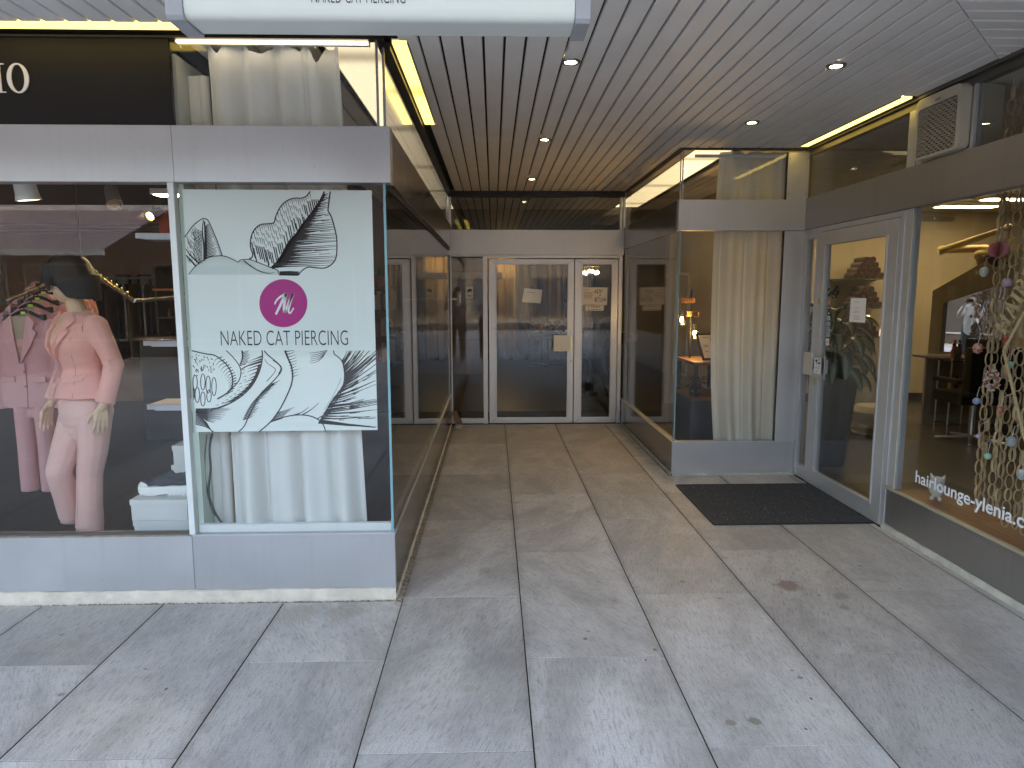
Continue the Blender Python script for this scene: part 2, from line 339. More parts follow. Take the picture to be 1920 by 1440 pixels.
# ------------------------------------------------------------------ pavement
def tile_material():
    mt, nt, out = nodes('stone_paving'); b = N(nt, 'ShaderNodeBsdfPrincipled'); L(nt, b.outputs[0], out.inputs[0])
    uv = N(nt, 'ShaderNodeUVMap', uv_map='grain'); rv = N(nt, 'ShaderNodeUVMap', uv_map='tone'); sp = N(nt, 'ShaderNodeSeparateXYZ'); L(nt, rv.outputs[0], sp.inputs[0])
    mp = N(nt, 'ShaderNodeMapping'); mp.inputs['Scale'].default_value = (3.0, 1.0, 1); L(nt, uv.outputs[0], mp.inputs[0])
    v1 = N(nt, 'ShaderNodeTexNoise', Scale=1.3, Detail=9, Roughness=.66, Distortion=.35); L(nt, mp.outputs[0], v1.inputs['Vector'])
    mp2 = N(nt, 'ShaderNodeMapping'); mp2.inputs['Scale'].default_value = (60, 9, 1); L(nt, uv.outputs[0], mp2.inputs[0])
    v2 = N(nt, 'ShaderNodeTexNoise', Scale=1.6, Detail=4, Roughness=.7); L(nt, mp2.outputs[0], v2.inputs['Vector'])
    v3 = N(nt, 'ShaderNodeTexNoise', Scale=2.6, Detail=5, Roughness=.7); L(nt, uv.outputs[0], v3.inputs['Vector'])
    v4 = N(nt, 'ShaderNodeTexNoise', Scale=240, Detail=2); L(nt, uv.outputs[0], v4.inputs['Vector'])
    tc = N(nt, 'ShaderNodeTexCoord')
    dirt = N(nt, 'ShaderNodeTexNoise', Scale=1.7, Detail=7, Roughness=.7, Distortion=.4); L(nt, tc.outputs['Object'], dirt.inputs['Vector'])
    spots = N(nt, 'ShaderNodeTexVoronoi', Scale=3.1, Randomness=1); L(nt, tc.outputs['Object'], spots.inputs['Vector'])
    mr = N(nt, 'ShaderNodeMapRange', From_Min=.40, From_Max=.60); L(nt, v1.outputs[0], mr.inputs[0])
    base = mixc(nt, mr.outputs[0], (.39,.362,.338), (.585,.545,.505))
    base = mixc(nt, math_(nt, 'MULTIPLY', sp.outputs[0], .30), base, (.46,.44,.41))
    m3 = N(nt, 'ShaderNodeMapRange', From_Min=.5, From_Max=.75, To_Max=.40); L(nt, v3.outputs[0], m3.inputs[0])
    base = mixc(nt, m3.outputs[0], base, (.64,.62,.61))
    m2 = N(nt, 'ShaderNodeMapRange', From_Min=.50, From_Max=.72, To_Max=.78); L(nt, v2.outputs[0], m2.inputs[0])
    base = mixc(nt, m2.outputs[0], base, (.22,.21,.21))
    m4 = N(nt, 'ShaderNodeMapRange', From_Min=.35, From_Max=.65, To_Min=.78, To_Max=1.17); L(nt, v4.outputs[0], m4.inputs[0])
    sc = N(nt, 'ShaderNodeVectorMath', operation='SCALE'); L(nt, base, sc.inputs[0]); L(nt, m4.outputs[0], sc.inputs['Scale'])
    tone = N(nt, 'ShaderNodeMapRange', To_Min=.80, To_Max=1.12); L(nt, sp.outputs[1], tone.inputs[0])
    sc2 = N(nt, 'ShaderNodeVectorMath', operation='SCALE'); L(nt, sc.outputs[0], sc2.inputs[0]); L(nt, tone.outputs[0], sc2.inputs['Scale'])
    md = N(nt, 'ShaderNodeMapRange', From_Min=.52, From_Max=.76, To_Max=.6); L(nt, dirt.outputs[0], md.inputs[0])
    c = mixc(nt, md.outputs[0], sc2.outputs[0], (.21,.185,.165))
    # dried drips and gum spots
    jit = math_(nt, 'MULTIPLY_ADD', dirt.outputs[0], .06, 0.0)
    ms = N(nt, 'ShaderNodeMapRange', From_Min=.045, From_Max=.07, To_Min=.55, To_Max=0); L(nt, math_(nt, 'ADD', spots.outputs['Distance'], jit), ms.inputs[0])
    c = mixc(nt, ms.outputs[0], c, (.19,.175,.15))
    sxyz = tc.outputs['Object']
    g5 = N(nt, 'ShaderNodeTexNoise', Scale=46, Detail=6, Roughness=.75); L(nt, sxyz, g5.inputs['Vector'])
    m5 = N(nt, 'ShaderNodeMapRange', From_Min=.54, From_Max=.70, To_Max=.42); L(nt, g5.outputs[0], m5.inputs[0]); c = mixc(nt, m5.outputs[0], c, (.24,.225,.21))
    # grime worked into the long joints
    sx3 = N(nt, 'ShaderNodeSeparateXYZ'); L(nt, sxyz, sx3.inputs[0])
    fr_ = math_(nt, 'ABSOLUTE', math_(nt, 'SUBTRACT', math_(nt, 'FRACT', math_(nt, 'DIVIDE', math_(nt, 'SUBTRACT', sx3.outputs[0], TX0-6), TW)), .5))
    gm_ = N(nt, 'ShaderNodeMapRange', From_Min=.44, From_Max=.5, To_Max=.8); L(nt, math_(nt, 'ADD', fr_, math_(nt, 'MULTIPLY_ADD', dirt.outputs[0], .10, -.055)), gm_.inputs[0])
    c = mixc(nt, math_(nt, 'MULTIPLY', gm_.outputs[0], g5.outputs[0]), c, (.20,.18,.155))
    blot = N(nt, 'ShaderNodeTexNoise', Scale=14, Detail=5, Roughness=.7); L(nt, sxyz, blot.inputs['Vector'])
    for sx_, sy_, sr, col, amt in STAINS:
        sub = N(nt, 'ShaderNodeVectorMath', operation='DISTANCE'); L(nt, sxyz, sub.inputs[0]); sub.inputs[1].default_value = (sx_, sy_, 0)
        d = math_(nt, 'ADD', math_(nt, 'DIVIDE', sub.outputs['Value'], sr), math_(nt, 'MULTIPLY_ADD', blot.outputs[0], 1.7, -.85))
        ring = N(nt, 'ShaderNodeMapRange', From_Min=.55, From_Max=1.0, To_Min=amt, To_Max=0); ring.interpolation_type = 'SMOOTHSTEP'; L(nt, d, ring.inputs[0])
        c = mixc(nt, ring.outputs[0], c, col)
    L(nt, c, b.inputs['Base Color'])
    rr = N(nt, 'ShaderNodeMapRange', From_Min=.3, From_Max=.7, To_Min=.46, To_Max=.62); L(nt, v1.outputs[0], rr.inputs[0]); L(nt, rr.outputs[0], b.inputs['Roughness'])
    bp = N(nt, 'ShaderNodeBump', Strength=.25, Distance=.003); L(nt, v2.outputs[0], bp.inputs['Height'])
    bp2 = N(nt, 'ShaderNodeBump', Strength=.2, Distance=.002); L(nt, v4.outputs[0], bp2.inputs['Height']); L(nt, bp.outputs[0], bp2.inputs['Normal']); L(nt, bp2.outputs[0], b.inputs['Normal'])
    return mt
TW, TL, TX0 = .6, 1.215, -.468
STAINS = []
for px_, py_, r_, col_, am_ in ((1478,1098,.085,(.20,.13,.10),.75),(1575,1118,.05,(.22,.19,.16),.6),(1585,1140,.035,(.22,.19,.16),.6),(1370,1355,.022,(.22,.20,.16),.8),(1415,1352,.026,(.20,.18,.14),.8),(880,1290,.03,(.35,.30,.22),.5),
    (640,1150,.10,(.36,.29,.22),.5),(560,1150,.12,(.36,.29,.22),.45),(800,1000,.10,(.36,.29,.21),.5),(830,930,.10,(.34,.28,.20),.5),(1240,870,.12,(.28,.24,.19),.6),(1205,840,.10,(.28,.24,.19),.6),(1097,1198,.014,(.16,.15,.12),.9),(1228,1218,.012,(.16,.15,.12),.9),
    (115,1302,.016,(.2,.18,.16),.8),(115,1190,.014,(.2,.18,.16),.8),(1280,1090,.02,(.2,.18,.15),.7),(1350,1122,.018,(.2,.18,.15),.7),(910,1070,.05,(.30,.27,.24),.5),(900,950,.09,(.32,.28,.24),.35),(1500,1270,.014,(.18,.16,.14),.8),(1485,1257,.010,(.18,.16,.14),.8)):
    q_ = P(px_, py_, 'z', 0); STAINS.append((q_.x, q_.y, r_, col_, am_))
TILE = tile_material(); JOINT = M('dark_joint', (.02,.019,.018), .9)
def paving(name, x0, x1, y0, y1, holes=()):
    bm = bmesh.new(); g = bm.loops.layers.uv.new('grain'); tn = bm.loops.layers.uv.new('tone')
    k0 = math.floor((x0-TX0)/TW); k1 = math.ceil((x1-TX0)/TW)
    rnd = random.Random(5)
    for k in range(k0, k1):
        off = 2.165 if k % 2 == 0 else 2.77
        j0 = math.floor((y0-off)/TL); j1 = math.ceil((y1-off)/TL)
        for j in range(j0, j1):
            ax, bx = max(x0, TX0+k*TW+.0024), min(x1, TX0+(k+1)*TW-.0024)
            ay, by = max(y0, off+j*TL+.0008), min(y1, off+(j+1)*TL-.0008)
            ox, oy, ro = rnd.random()*50, rnd.random()*50, rnd.choice((0, 0, PI, .55, -.5, .3)); t0, t1 = rnd.random(), rnd.random()
            dz = rnd.uniform(-.0005, .0005)
            if bx-ax < .01 or by-ay < .01: continue
            pieces = [(ax, bx, ay, by)]
            for hx0, hx1, hy0, hy1 in holes:
                nw = []
                for a, b_, c, d in pieces:
                    if b_ <= hx0 or a >= hx1 or d <= hy0 or c >= hy1: nw.append((a, b_, c, d)); continue
                    if a < hx0: nw.append((a, hx0, c, d))
                    if b_ > hx1: nw.append((hx1, b_, c, d))
                    aa, bb = max(a, hx0), min(b_, hx1)
                    if c < hy0: nw.append((aa, bb, c, hy0))
                    if d > hy1: nw.append((aa, bb, hy1, d))
                pieces = nw
            for a, b_, c, d in pieces:
                e = .0012
                top = [bm.verts.new(q) for q in ((a+e, c+e, dz), (b_-e, c+e, dz), (b_-e, d-e, dz), (a+e, d-e, dz))]
                mid = [bm.verts.new(q) for q in ((a, c, dz-e), (b_, c, dz-e), (b_, d, dz-e), (a, d, dz-e))]
                low = [bm.verts.new(q) for q in ((a, c, -.02), (b_, c, -.02), (b_, d, -.02), (a, d, -.02))]
                fs = [bm.faces.new(top)]+[bm.faces.new((mid[i], mid[(i+1) % 4], top[(i+1) % 4], top[i])) for i in range(4)]+[bm.faces.new((low[i], low[(i+1) % 4], mid[(i+1) % 4], mid[i])) for i in range(4)]
                for fi, f in enumerate(fs):
                    f.material_index = 1 if fi > 4 else 0
                    for lp in f.loops:
                        x, y = lp.vert.co.x-ax, lp.vert.co.y-ay
                        lp[g].uv = (ox+x*math.cos(ro)-y*math.sin(ro), oy+x*math.sin(ro)+y*math.cos(ro)); lp[tn].uv = (t0, t1)
    me = bpy.data.meshes.new(name); bm.to_mesh(me); bm.free(); me.materials.append(TILE); me.materials.append(JOINT)
    o = bpy.data.objects.new(name, me); COL.objects.link(o); tag(o, kind='structure'); return o
paving('pavement', -9.0, 9.0, -13.0, 8.10, [(-9, -.465, 3.34, 9), (1.495, 9, 5.71, 9), (2.575, 9, -.9, 9)])
MB().box(-60, 60, -60, 30, -.5, -.021).build('ground', M('dark_bedding', (.035,.033,.03), .9)).__setitem__('kind', 'structure')
plz = M('asphalt', (.07,.07,.072), .8, vs=2, var=.15, bump=.2)
g1 = MB().box(-60, 60, -60, -13.0, -.02, -.002).box(-60, -9.0, -13.0, 3.3, -.02, -.002).box(9.0, 60, -13, -.6, -.02, -.002).build('road', plz); tag(g1, kind='structure')
# loose grit along the foot of the shopfronts
GRIT = M('grit', (.30,.24,.17), .9, vs=40, var=.6)
gb = MB(); rg = random.Random(3)
def stone(x, y, z, r):
    vs = []
    for q in ((1,0,0),(-1,0,0),(0,1,0),(0,-1,0),(0,0,1),(0,0,-1)):
        k = r*rg.uniform(.6, 1.25); vs.append((x+q[0]*k, y+q[1]*k, z+q[2]*k*.8))
    gb.add(vs, [(0,2,4),(2,1,4),(1,3,4),(3,0,4),(2,0,5),(1,2,5),(3,1,5),(0,3,5)])
for i in range(2600):
    y = 3.37+4.7*rg.random()**1.6; stone(-.482+rg.uniform(-.016, .016), y, -.008+rg.uniform(-.004, .006), rg.uniform(.004, .0085))
for i in range(420):
    x = -.5-rg.random()**2.2*1.6; stone(x, 3.35+rg.uniform(-.008, .008), -.003, rg.uniform(.003, .008))
for i in range(160):
    x = -.5-rg.random()*3; stone(x, 3.352, -.003, rg.uniform(.002, .006))
for i in range(1100):
    y = .8+3.6*rg.random(); stone(2.566+rg.uniform(-.008, .008), y, -.004, rg.uniform(.003, .007))
for i in range(900):
    y = 5.72+2.35*rg.random(); stone(1.507+rg.uniform(-.008, .006), y, -.004, rg.uniform(.003, .0065))
for i in range(260):
    x = 1.55+rg.random()*1.05; stone(x, 5.716, -.004, rg.uniform(.002, .005))
for i in range(60): stone(rg.uniform(-.45, -.40), 8.05+rg.uniform(-.06, .03), .002, rg.uniform(.003, .007))
gr = gb.build('gravel', GRIT); tag(gr, kind='stuff')
# a few dry leaves and crumbs on the stone
lf = MB()
for i in range(46):
    x, y = rg.uniform(-1.6, 2.4), rg.uniform(2.1, 5.0)
    if x < -.4 and y > 3.2: continue
    a = rg.random()*6.28; s_ = rg.uniform(.003, .008)
    lf.add([(x+math.cos(a+q)*s_*k, y+math.sin(a+q)*s_*k, .002+rg.random()*.003) for q, k in ((0,1.6),(1.4,.7),(3.1,1.5),(4.6,.7))], [(0,1,2,3)])
tag(lf.build('litter', M('dry_leaf', (.22,.12,.05), .8, var=.5, vs=30)), kind='stuff')
# ------------------------------------------------------------------ building shell
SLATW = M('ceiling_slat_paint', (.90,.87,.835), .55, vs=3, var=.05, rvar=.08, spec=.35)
SLATD = M('dark_ceiling_slat', (.30,.28,.26), .45, vs=3, var=.06)  # darker copy of the slat paint, puts the back ceiling's dimness into colour
VOID = M('ceiling_void', (.012,.011,.011), .9)
CZ = 2.72
def slats(mb, x0, x1, y0f, y1f, along='y'):
    pass
cb = MB(); rs = random.Random(9)
STRIPS = [(-.478, -.392, 3.20, 5.02)]
def slat_y(x, y0, y1, mit=False):
    z = CZ+rs.uniform(-.0006, .0006); g = .0062
    segs = [(y0, y1)]
    if y1-y0 < .02: return
    for a, b_ in segs:
        x0, x1 = x+g, x+.1-g
        c = .004
        prof = [(x0, z+.022), (x0, z+c), (x0+c, z), (x1-c, z), (x1, z+c), (x1, z+.022)]
        n = len(prof)
        cb.add([(q[0], (q[0]+MITRE+.003 if mit else a), q[1]) for q in prof]+[(q[0], b_, q[1]) for q in prof], [(i, i+1, n+i+1, n+i) for i in range(n-1)]+[tuple(range(n)), tuple(range(2*n-1, n-1, -1))])
def slat_x(y, x0, x1):
    z = CZ+rs.uniform(-.0006, .0006); g = .0050; c = .004
    if x1-x0 < .02: return
    y0, y1 = y+g, y+.1-g
    prof = [(y0, z+.022), (y0, z+c), (y0+c, z), (y1-c, z), (y1, z+c), (y1, z+.022)]; n = len(prof)
    cb.add([(q[0]-MITRE+.003, q[0], q[1]) for q in prof]+[(x1, q[0], q[1]) for q in prof], [(i, i+1, n+i+1, n+i) for i in range(n-1)]+[tuple(range(n)), tuple(range(2*n-1, n-1, -1))])
YE = .9
MITRE = 1.03                                   # the mitre runs along y = x + MITRE
for k in range(-62, 27):
    x = -.04+.1*k
    if x < -6.2 or x > 2.5: continue
    lo = max(YE, x+.05+MITRE); mt_ = x+MITRE > YE
    if x < -.5:
        slat_y(x, lo, 3.205, mt_); continue        # up to the strip light over the left shop
    if x >= 1.53-.05 and x < 1.53: slat_y(x, lo, 8.10, mt_)
    elif x > 2.44: slat_y(x, lo, 4.25, mt_); slat_y(x, 5.67, 5.735)
    elif x >= 1.5: slat_y(x, lo, 5.735, mt_)
    elif -.5 <= x < -.385: slat_y(x, lo, 3.40, mt_); slat_y(x, 5.02, 8.10); cb.cbox(-.392, -.345, 3.40, 5.02, CZ, CZ+.02, .003)
    else: slat_y(x, lo, 8.10, mt_)
y = YE
while y < 3.6:
    xa = max(-2.0, y+.05-MITRE)
    if y+.05-MITRE < 2.56: slat_x(y, y+.05-MITRE+.006, 2.56)
    y += .1
ceil_o = cb.build('ceiling', SLATW); tag(ceil_o, kind='structure')
# ceiling of the shops behind the glass
cb = MB()
for k in range(-60, 30):
    x = -.04+.1*k
    if x < -1.5 or x > 3.3: continue
    if -.82 < x+.05 < -.52: slat_y(x, 9.85, 12.0); continue
    if 1.62 < x+.05 < 2.02: slat_y(x, 9.85, 12.0); continue
    y0 = 3.42 if x < -.55 else (8.2 if x < 1.5 else 5.8)
    if x < -.55 or x < 2.5 or True: slat_y(x, y0, 9.85)
interior_c = cb.build('interior_ceiling', SLATW); tag(interior_c, kind='structure')
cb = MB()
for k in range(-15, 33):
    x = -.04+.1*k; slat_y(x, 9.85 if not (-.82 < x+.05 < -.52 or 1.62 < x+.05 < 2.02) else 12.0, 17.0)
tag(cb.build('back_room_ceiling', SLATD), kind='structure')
tag(MB().box(-12, 12, YE, 18, CZ+.024, 3.2).build('ceiling_slab', VOID), kind='structure')
tag(MB().box(-12, 12, YE+.3, 18, 3.21, 20).build('roof_block', M('render_grey', (.5,.49,.47), .8)), kind='structure')  # unseen mass added over the shops, tall enough to shade the square
tag(MB().box(-12, 12, YE-.03, YE, CZ-.02, 3.3).build('ceiling_edge_trim', ALU), kind='structure')
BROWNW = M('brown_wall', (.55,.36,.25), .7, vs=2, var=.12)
TANW = M('tan_wall', (.50,.40,.24), .8, vs=2, var=.06)
CREAMW = M('cream_wall', (.48,.42,.32), .8, vs=2, var=.05)
DARKW = M('dark_wall', (.05,.04,.035), .8)
FLOORD = M('dark_shop_floor', (.045,.033,.027), .28, vs=3, var=.3, stretch=(8,1,1))
FLOORG = M('dark_grey_shop_floor', (.075,.066,.058), .35, vs=3, var=.25)
def struct(name, mb, mt): return tag(mb.build(name, mt), kind='structure')
struct('shop_floor_left', MB().box(-9, -1.58, 3.44, 9.2, -.1, .14), FLOORD)
struct('shop_floor_middle', MB().box(-1.55, 3.3, 8.17, 17, -.02, .006).box(-1.55, -.56, 3.44, 8.17, -.02, .006).box(1.60, 2.60, 5.80, 8.17, -.02, .006), FLOORD)
struct('shop_floor_right', MB().box(2.64, 9, -.5, 9.7, -.02, .006), FLOORG)
struct('wall_left_shop', MB().box(-9, -1.58, 9.2, 9.35, 0, 2.74).box(-9.1, -9, 3.4, 9.35, 0, 2.74), BROWNW)
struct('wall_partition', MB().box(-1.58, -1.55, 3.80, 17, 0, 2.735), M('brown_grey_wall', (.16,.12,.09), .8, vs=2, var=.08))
struct('wall_middle_back', MB().box(-1.55, 3.3, 17, 17.1, 0, 2.74).box(3.3, 3.4, 9.9, 17.1, 0, 2.74), CREAMW)
struct('wall_lamp_corner', MB().box(2.45, 3.3, 9.62, 9.70, 0, 2.735), TANW)
struct('wall_salon_side', MB().box(2.605, 2.635, 5.80, 9.62, 0, 2.735), TANW)
struct('wall_salon_back', MB().box(3.3, 9, 9.7, 9.8, 0, 2.74).box(9, 9.1, -.6, 9.8, 0, 2.74), CREAMW)
struct('wall_salon_front', MB().box(2.64, 9, -.6, -.5, 0, 2.74), CREAMW)
struct('salon_ceiling', MB().box(2.64, 9, -.5, 9.7, 2.68, 2.73), M('salon_ceiling_paint', (.62,.58,.5), .8))
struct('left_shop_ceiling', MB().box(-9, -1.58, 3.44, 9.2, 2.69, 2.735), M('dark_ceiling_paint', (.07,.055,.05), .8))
struct('baseboard', MB().box(3.3, 9, 9.685, 9.699, .006, .12), M('dark_skirting', (.04,.037,.035), .5))
# ------------------------------------------------------------------ what stands across the square (seen only in the panes)
def opposite():
    t = thing('opposite_building', 'grey building across the square mirrored in the shop panes', 'building', (0, -26, 0))
    wl = M('stone_grey_facade', (.055,.05,.048), .8, vs=1, var=.1); wn = M('dark_window', (.03,.035,.045), .1)
    b = MB().box(-30, 30, -30, -26, 0, 6.2); b.build('wall', wl, t)
    MB().box(-30.3, 30.3, -30.3, -25.6, 6.2, 6.6).build('roof', wl, t)
    for fl in range(2):
        for k in range(-7, 8):
            x = k*3.6; z = .3 if fl == 0 else .6+fl*3.2
            f = MB().box(x-1.3, x+1.3, -26.05, -25.95, z-.08, z+2.3).build('window', wl, t)
            MB().box(x-1.2, x+1.2, -25.96, -25.93, z, z+2.2).build('pane', wn, f)
opposite()
def kiosk():
    t = thing('opposite_shop', 'low brown shop with an awning mirrored in the left pane', 'shop', (-9, -10.5, 0))
    MB().box(-18, -3.2, -15, -10.5, 0, 4.6).build('wall', M('brown_facade', (.07,.05,.045), .8, vs=1), t)
    gw = M('display_pane', (.05,.05,.055), .15)
    for k in range(5):
        x = -17+k*2.8; f = MB().box(x, x+2.4, -10.52, -10.46, .4, 2.3).build('window', ALUD, t); MB().box(x+.06, x+2.34, -10.47, -10.44, .46, 2.24).build('pane', gw, f)
    MB().box(-18.2, -3.0, -15.2, -10.3, 4.6, 4.9).build('roof', DARKW, t)
kiosk()
def awning():
    t = thing('awning', 'pale mauve folding arm awning mirrored in the left shop pane', 'awning', (-9, -8, 2.4))
    cl = M('awning_cloth', (.60,.49,.50), .9, var=.04, trans=.45)
    y0, z0, y1, z1 = -7.2, 2.38, -10.3, 3.55
    MB().add([(-14, y0, z0), (-7.75, y0, z0), (-7.75, y1, z1), (-14, y1, z1)]+[(-14, y0, z0+.004), (-7.75, y0, z0+.004), (-7.75, y1, z1+.004), (-14, y1, z1+.004)], [(3,2,1,0),(4,5,6,7),(0,1,5,4),(1,2,6,5),(2,3,7,6),(3,0,4,7)]).build('cloth', cl, t)
    MB().box(-14.1, -7.65, y0-.02, y0+.06, z0-.07, z0+.05).build('front_bar', WHITEP, t)
    MB().box(-14.1, -7.65, y1-.1, y1+.06, z1-.06, z1+.1).build('roller_box', WHITEP, t)
    for xa, xb in ((-8.2, -9.4), (-12, -13)):
        MB().tube([(xb, y1, z1-.1), (xb-.5, (y0+y1)/2, (z0+z1)/2-.1), (xa, y0, z0-.05)], .04).build('arm', STEEL, t)
awning()
# ------------------------------------------------------------------ left shopfront: fashion shop window and the corner display beside it
YL, XL, XE = 3.373, -.505, -6.5
CREAM = M('old_cream_render', (.68,.60,.49), .9, vs=9, var=.16, bump=.5, bs=40)
kb = MB(); rk = random.Random(4)
def rough_bar(mb, x0, x1, y0, y1, z1, n, axis='x'):
    """hand-trowelled render footing with an uneven top edge"""
    vs = []; fs = []
    for i in range(n+1):
        t = i/n; dz = rk.uniform(-.003, .003); dy = rk.uniform(-.003, .003)
        if axis == 'x': q = x0+(x1-x0)*t; vs += [(q, y0+dy, -.02), (q, y0+dy, z1+dz-.004), (q, y0+.008, z1+dz), (q, y1, z1+dz)]
        else: q = y0+(y1-y0)*t; vs += [(x0+dy, q, -.02), (x0+dy, q, z1+dz-.004), (x0+(x1-x0)*.15, q, z1+dz), (x1, q, z1+dz)]
    for i in range(n):
        for k in range(3): fs.append((i*4+k, i*4+k+1, i*4+k+5, i*4+k+4))
    mb.add(vs, fs)
rough_bar(kb, XE, -.503, 3.362, 3.44, .060, 160)
rough_bar(kb, -.499, -.56, 3.365, 8.1, .012, 140, 'y')
k_ = kb.build('base_kerb', CREAM); tag(k_, kind='structure')
kb = MB(); rough_bar(kb, 2.578, 2.66, -.5, 4.36, .034, 130, 'y'); rough_bar(kb, 1.522, 1.60, 5.73, 8.1, .010, 60, 'y'); rough_bar(kb, 1.53, 2.6, 5.733, 5.8, .012, 40)
tag(kb.build('base_kerb', M('grey_render', (.52,.50,.44), .9, vs=9, var=.2, bump=.5, bs=40)), kind='structure')

fs_ = thing('clothing_facade', 'clothing shop window in grey metal with a black sign board above', 'shop front', (-3, YL, 0))
MB().box(XE, -1.5215, YL, YL+.03, .060, .345).build('plinth', ALU, fs_, bevel=.003)
MB().box(XE, -1.525, YL-.006, YL+.07, .345, .352).build('sill', M('weathered_sill', (.30,.26,.22), .6, .2, vs=14, var=.3), fs_)
MB().box(XE, -1.4925, YL-.012, YL+.08, 2.072, 2.328).build('fascia', ALU, fs_, bevel=.003)
MB().box(XE, -1.532, YL+.012, YL+.022, .352, 2.072).build('window_glass', GLASS, fs_)
MB().box(XE, -1.532, YL+.006, YL+.03, .352, .360).build('glazing_strip', M('dull_strip', (.14,.12,.10), .5, .4), fs_)
sb = MB().box(XE, -1.484, YL+.002, YL+.03, 2.329, 2.712).build('sign_board', M('black_sign_board', (.008,.007,.009), .55, var=.1, spec=.3), fs_)
MB().box(XE, -1.484, YL-.012, YL+.05, 2.7125, 2.722).build('head_trim', GASKET, fs_)
# serif lettering, only its end stands inside the picture
def serif_IO():
    b = MB(); Y0, Y1 = YL-.003, YL+.002
    a = P(12, 132, 'y', YL); q = P(57, 175, 'y', YL); h = .128; z0 = P(35, 174, 'y', YL).z
    cx, rx = (a.x+q.x)/2, (q.x-a.x)/2; ro, ri = rx, rx-.020
    n = 40; cz = z0+h/2; rz = h/2+.002
    vs = []
    for k in range(n):
        c, s_ = math.cos(2*PI*k/n), math.sin(2*PI*k/n)
        vs += [(cx+ro*c, Y0, cz+rz*s_), (cx+ri*c, Y0, cz+(rz-.007)*s_), (cx+ro*c, Y1, cz+rz*s_), (cx+ri*c, Y1, cz+(rz-.007)*s_)]
    fs = []
    for k in range(n):
        i, j = 4*k, 4*((k+1) % n)
        fs += [(i, j, j+1, i+1), (i, i+2, j+2, j), (i+1, j+1, j+3, i+3)]
    b.add(vs, fs)
    xi = cx-ro-.036
    b.box(xi-.0085, xi+.0085, Y0, Y1, z0+.004, z0+h-.004)
    for zz in (z0, z0+h-.005): b.prism([(xi-.026, zz), (xi+.026, zz), (xi+.026, zz+.005), (xi-.026, zz+.005)], lambda a_, b_, k: (a_, Y0 if k == 0 else Y1, b_))
    return b
serif_IO().build('lettering', M('white_vinyl', (.82,.82,.84), .5, var=.02), sb)

cd = thing('corner_display_window', 'glass corner display case of the piercing studio with white curtain inside', 'display window', (-1, YL, 0))
MB().box(-1.5195, XL, YL, YL+.03, .060, .345).build('plinth', ALU, cd, bevel=.003)
MB().box(XL-.03, XL+.0, YL+.033, 8.12, .014, .345).build('side_plinth', POLI, cd, bevel=.003)
MB().box(-1.52, XL+.006, YL-.006, YL+.08, .345, .352).box(XL-.05, XL+.006, YL+.08, 8.12, .345, .352).build('sill', ALU2, cd)
MB().box(-1.495, -.5245, YL+.03, YL+.06, .352, .392).build('inner_ledge', WHITEP, cd, bevel=.003)
MB().box(-1.4905, -.481, YL-.012, YL+.08, 2.072, 2.328).build('fascia', ALU, cd, bevel=.003)
MB().box(-.54, -.482, YL+.083, 8.12, 2.072, 2.328).build('side_fascia', POLI, cd, bevel=.003)
MB().box(-1.50, -.5205, YL+.008, YL+.018, .352, 2.072).build('front_glass', GLASS, cd)
MB().box(-.5195, -.5095, YL+.006, 8.12, .352, 2.072).build('side_glass', GLASS, cd)
MB().box(-.5205, -.5085, YL+.0015, YL+.0058, .352, 2.072).build('glass_edge', GLASSE, cd)
MB().box(-.528, -.5, YL+.08, 8.12, 2.048, 2.0715).build('head_gasket', GASKET, cd)  # dark bar standing in for the mirrored shadow along the fascia's lower edge
MB().box(-.5245, -.5045, YL+.02, 8.12, .3525, .366).build('glazing_strip', STEEL, cd)
MB().box(-1.482, -.545, YL+.008, YL+.018, 2.328, 2.712).build('front_transom_glass', GLASS, cd)
MB().box(-.5195, -.5095, YL+.05, 8.12, 2.328, 2.690).build('side_transom_glass', GLASS, cd)
MB().box(-.541, -.531, YL+.004, YL+.02, 2.328, 2.712).box(-.514, -.504, YL+.03, YL+.046, 2.328, 2.69).build('corner_post', ALUD, cd)
MB().box(-1.484, -.50, YL-.012, YL+.03, 2.7125, 2.722).box(-.53, -.478, YL+.052, 8.12, 2.690, 2.722).build('head_trim', M('dark_bronze', (.05,.045,.04), .4, .5), cd)
MB().box(-1.531, -1.5015, YL-.002, YL+.045, .352, 2.072).build('post', M('white_post', (.66,.68,.66), .4, var=.04), cd, bevel=.003)
GREENP = M('pale_green_panel', (.60,.70,.61), .5, vs=2, var=.05)
MB().box(-1.5, -1.475, YL+.046, 3.79, .14, 2.07).build('side_panel', GREENP, cd)
MB().box(-1.5, -1.475, YL+.046, 3.79, 2.072, 2.66).build('top_panel', M('grey_green_panel', (.50,.51,.47), .5, vs=2, var=.06), cd)
# ------------------------------------------------------------------ back entrance
YB = 8.15
def fx(px, py=640): return P(px, py, 'y', YB).x
def fz(py, px=1000): return P(px, py, 'y', YB).z
ZT, ZB1, ZB0 = 2.660, fz(431), fz(478)
en = thing('studio_entrance', 'aluminium studio entrance with glazed sidelight at the end of the passage', 'entrance', (.5, YB, 0))
XA, XB = -.515, 1.535
MB().box(XA, XB, YB-.01, YB+.07, ZB0, ZB1).build('band', ALU, en, bevel=.003)
MB().box(XA, XB, YB-.012, YB+.06, 2.655, 2.722).build('head_trim', M('dark_bronze_head', (.04,.036,.034), .4, .5), en)
MB().box(fx(846), fx(1163), YB+.015, YB+.025, ZB1, 2.655).build('transom_glass', GLASS, en)
x = fx(840)
tf = MB()
for a, b in ((835.5, 838.5), (840.5, 846), (1162.5, 1167), (1169, 1173)): MB().box(fx(a, 400), fx(b, 400), YB-.004, YB+.05, ZB1, 2.655).build('transom_post', ALU2, en)
fr = MB()
zg1, zg0 = fz(481), fz(784.5)
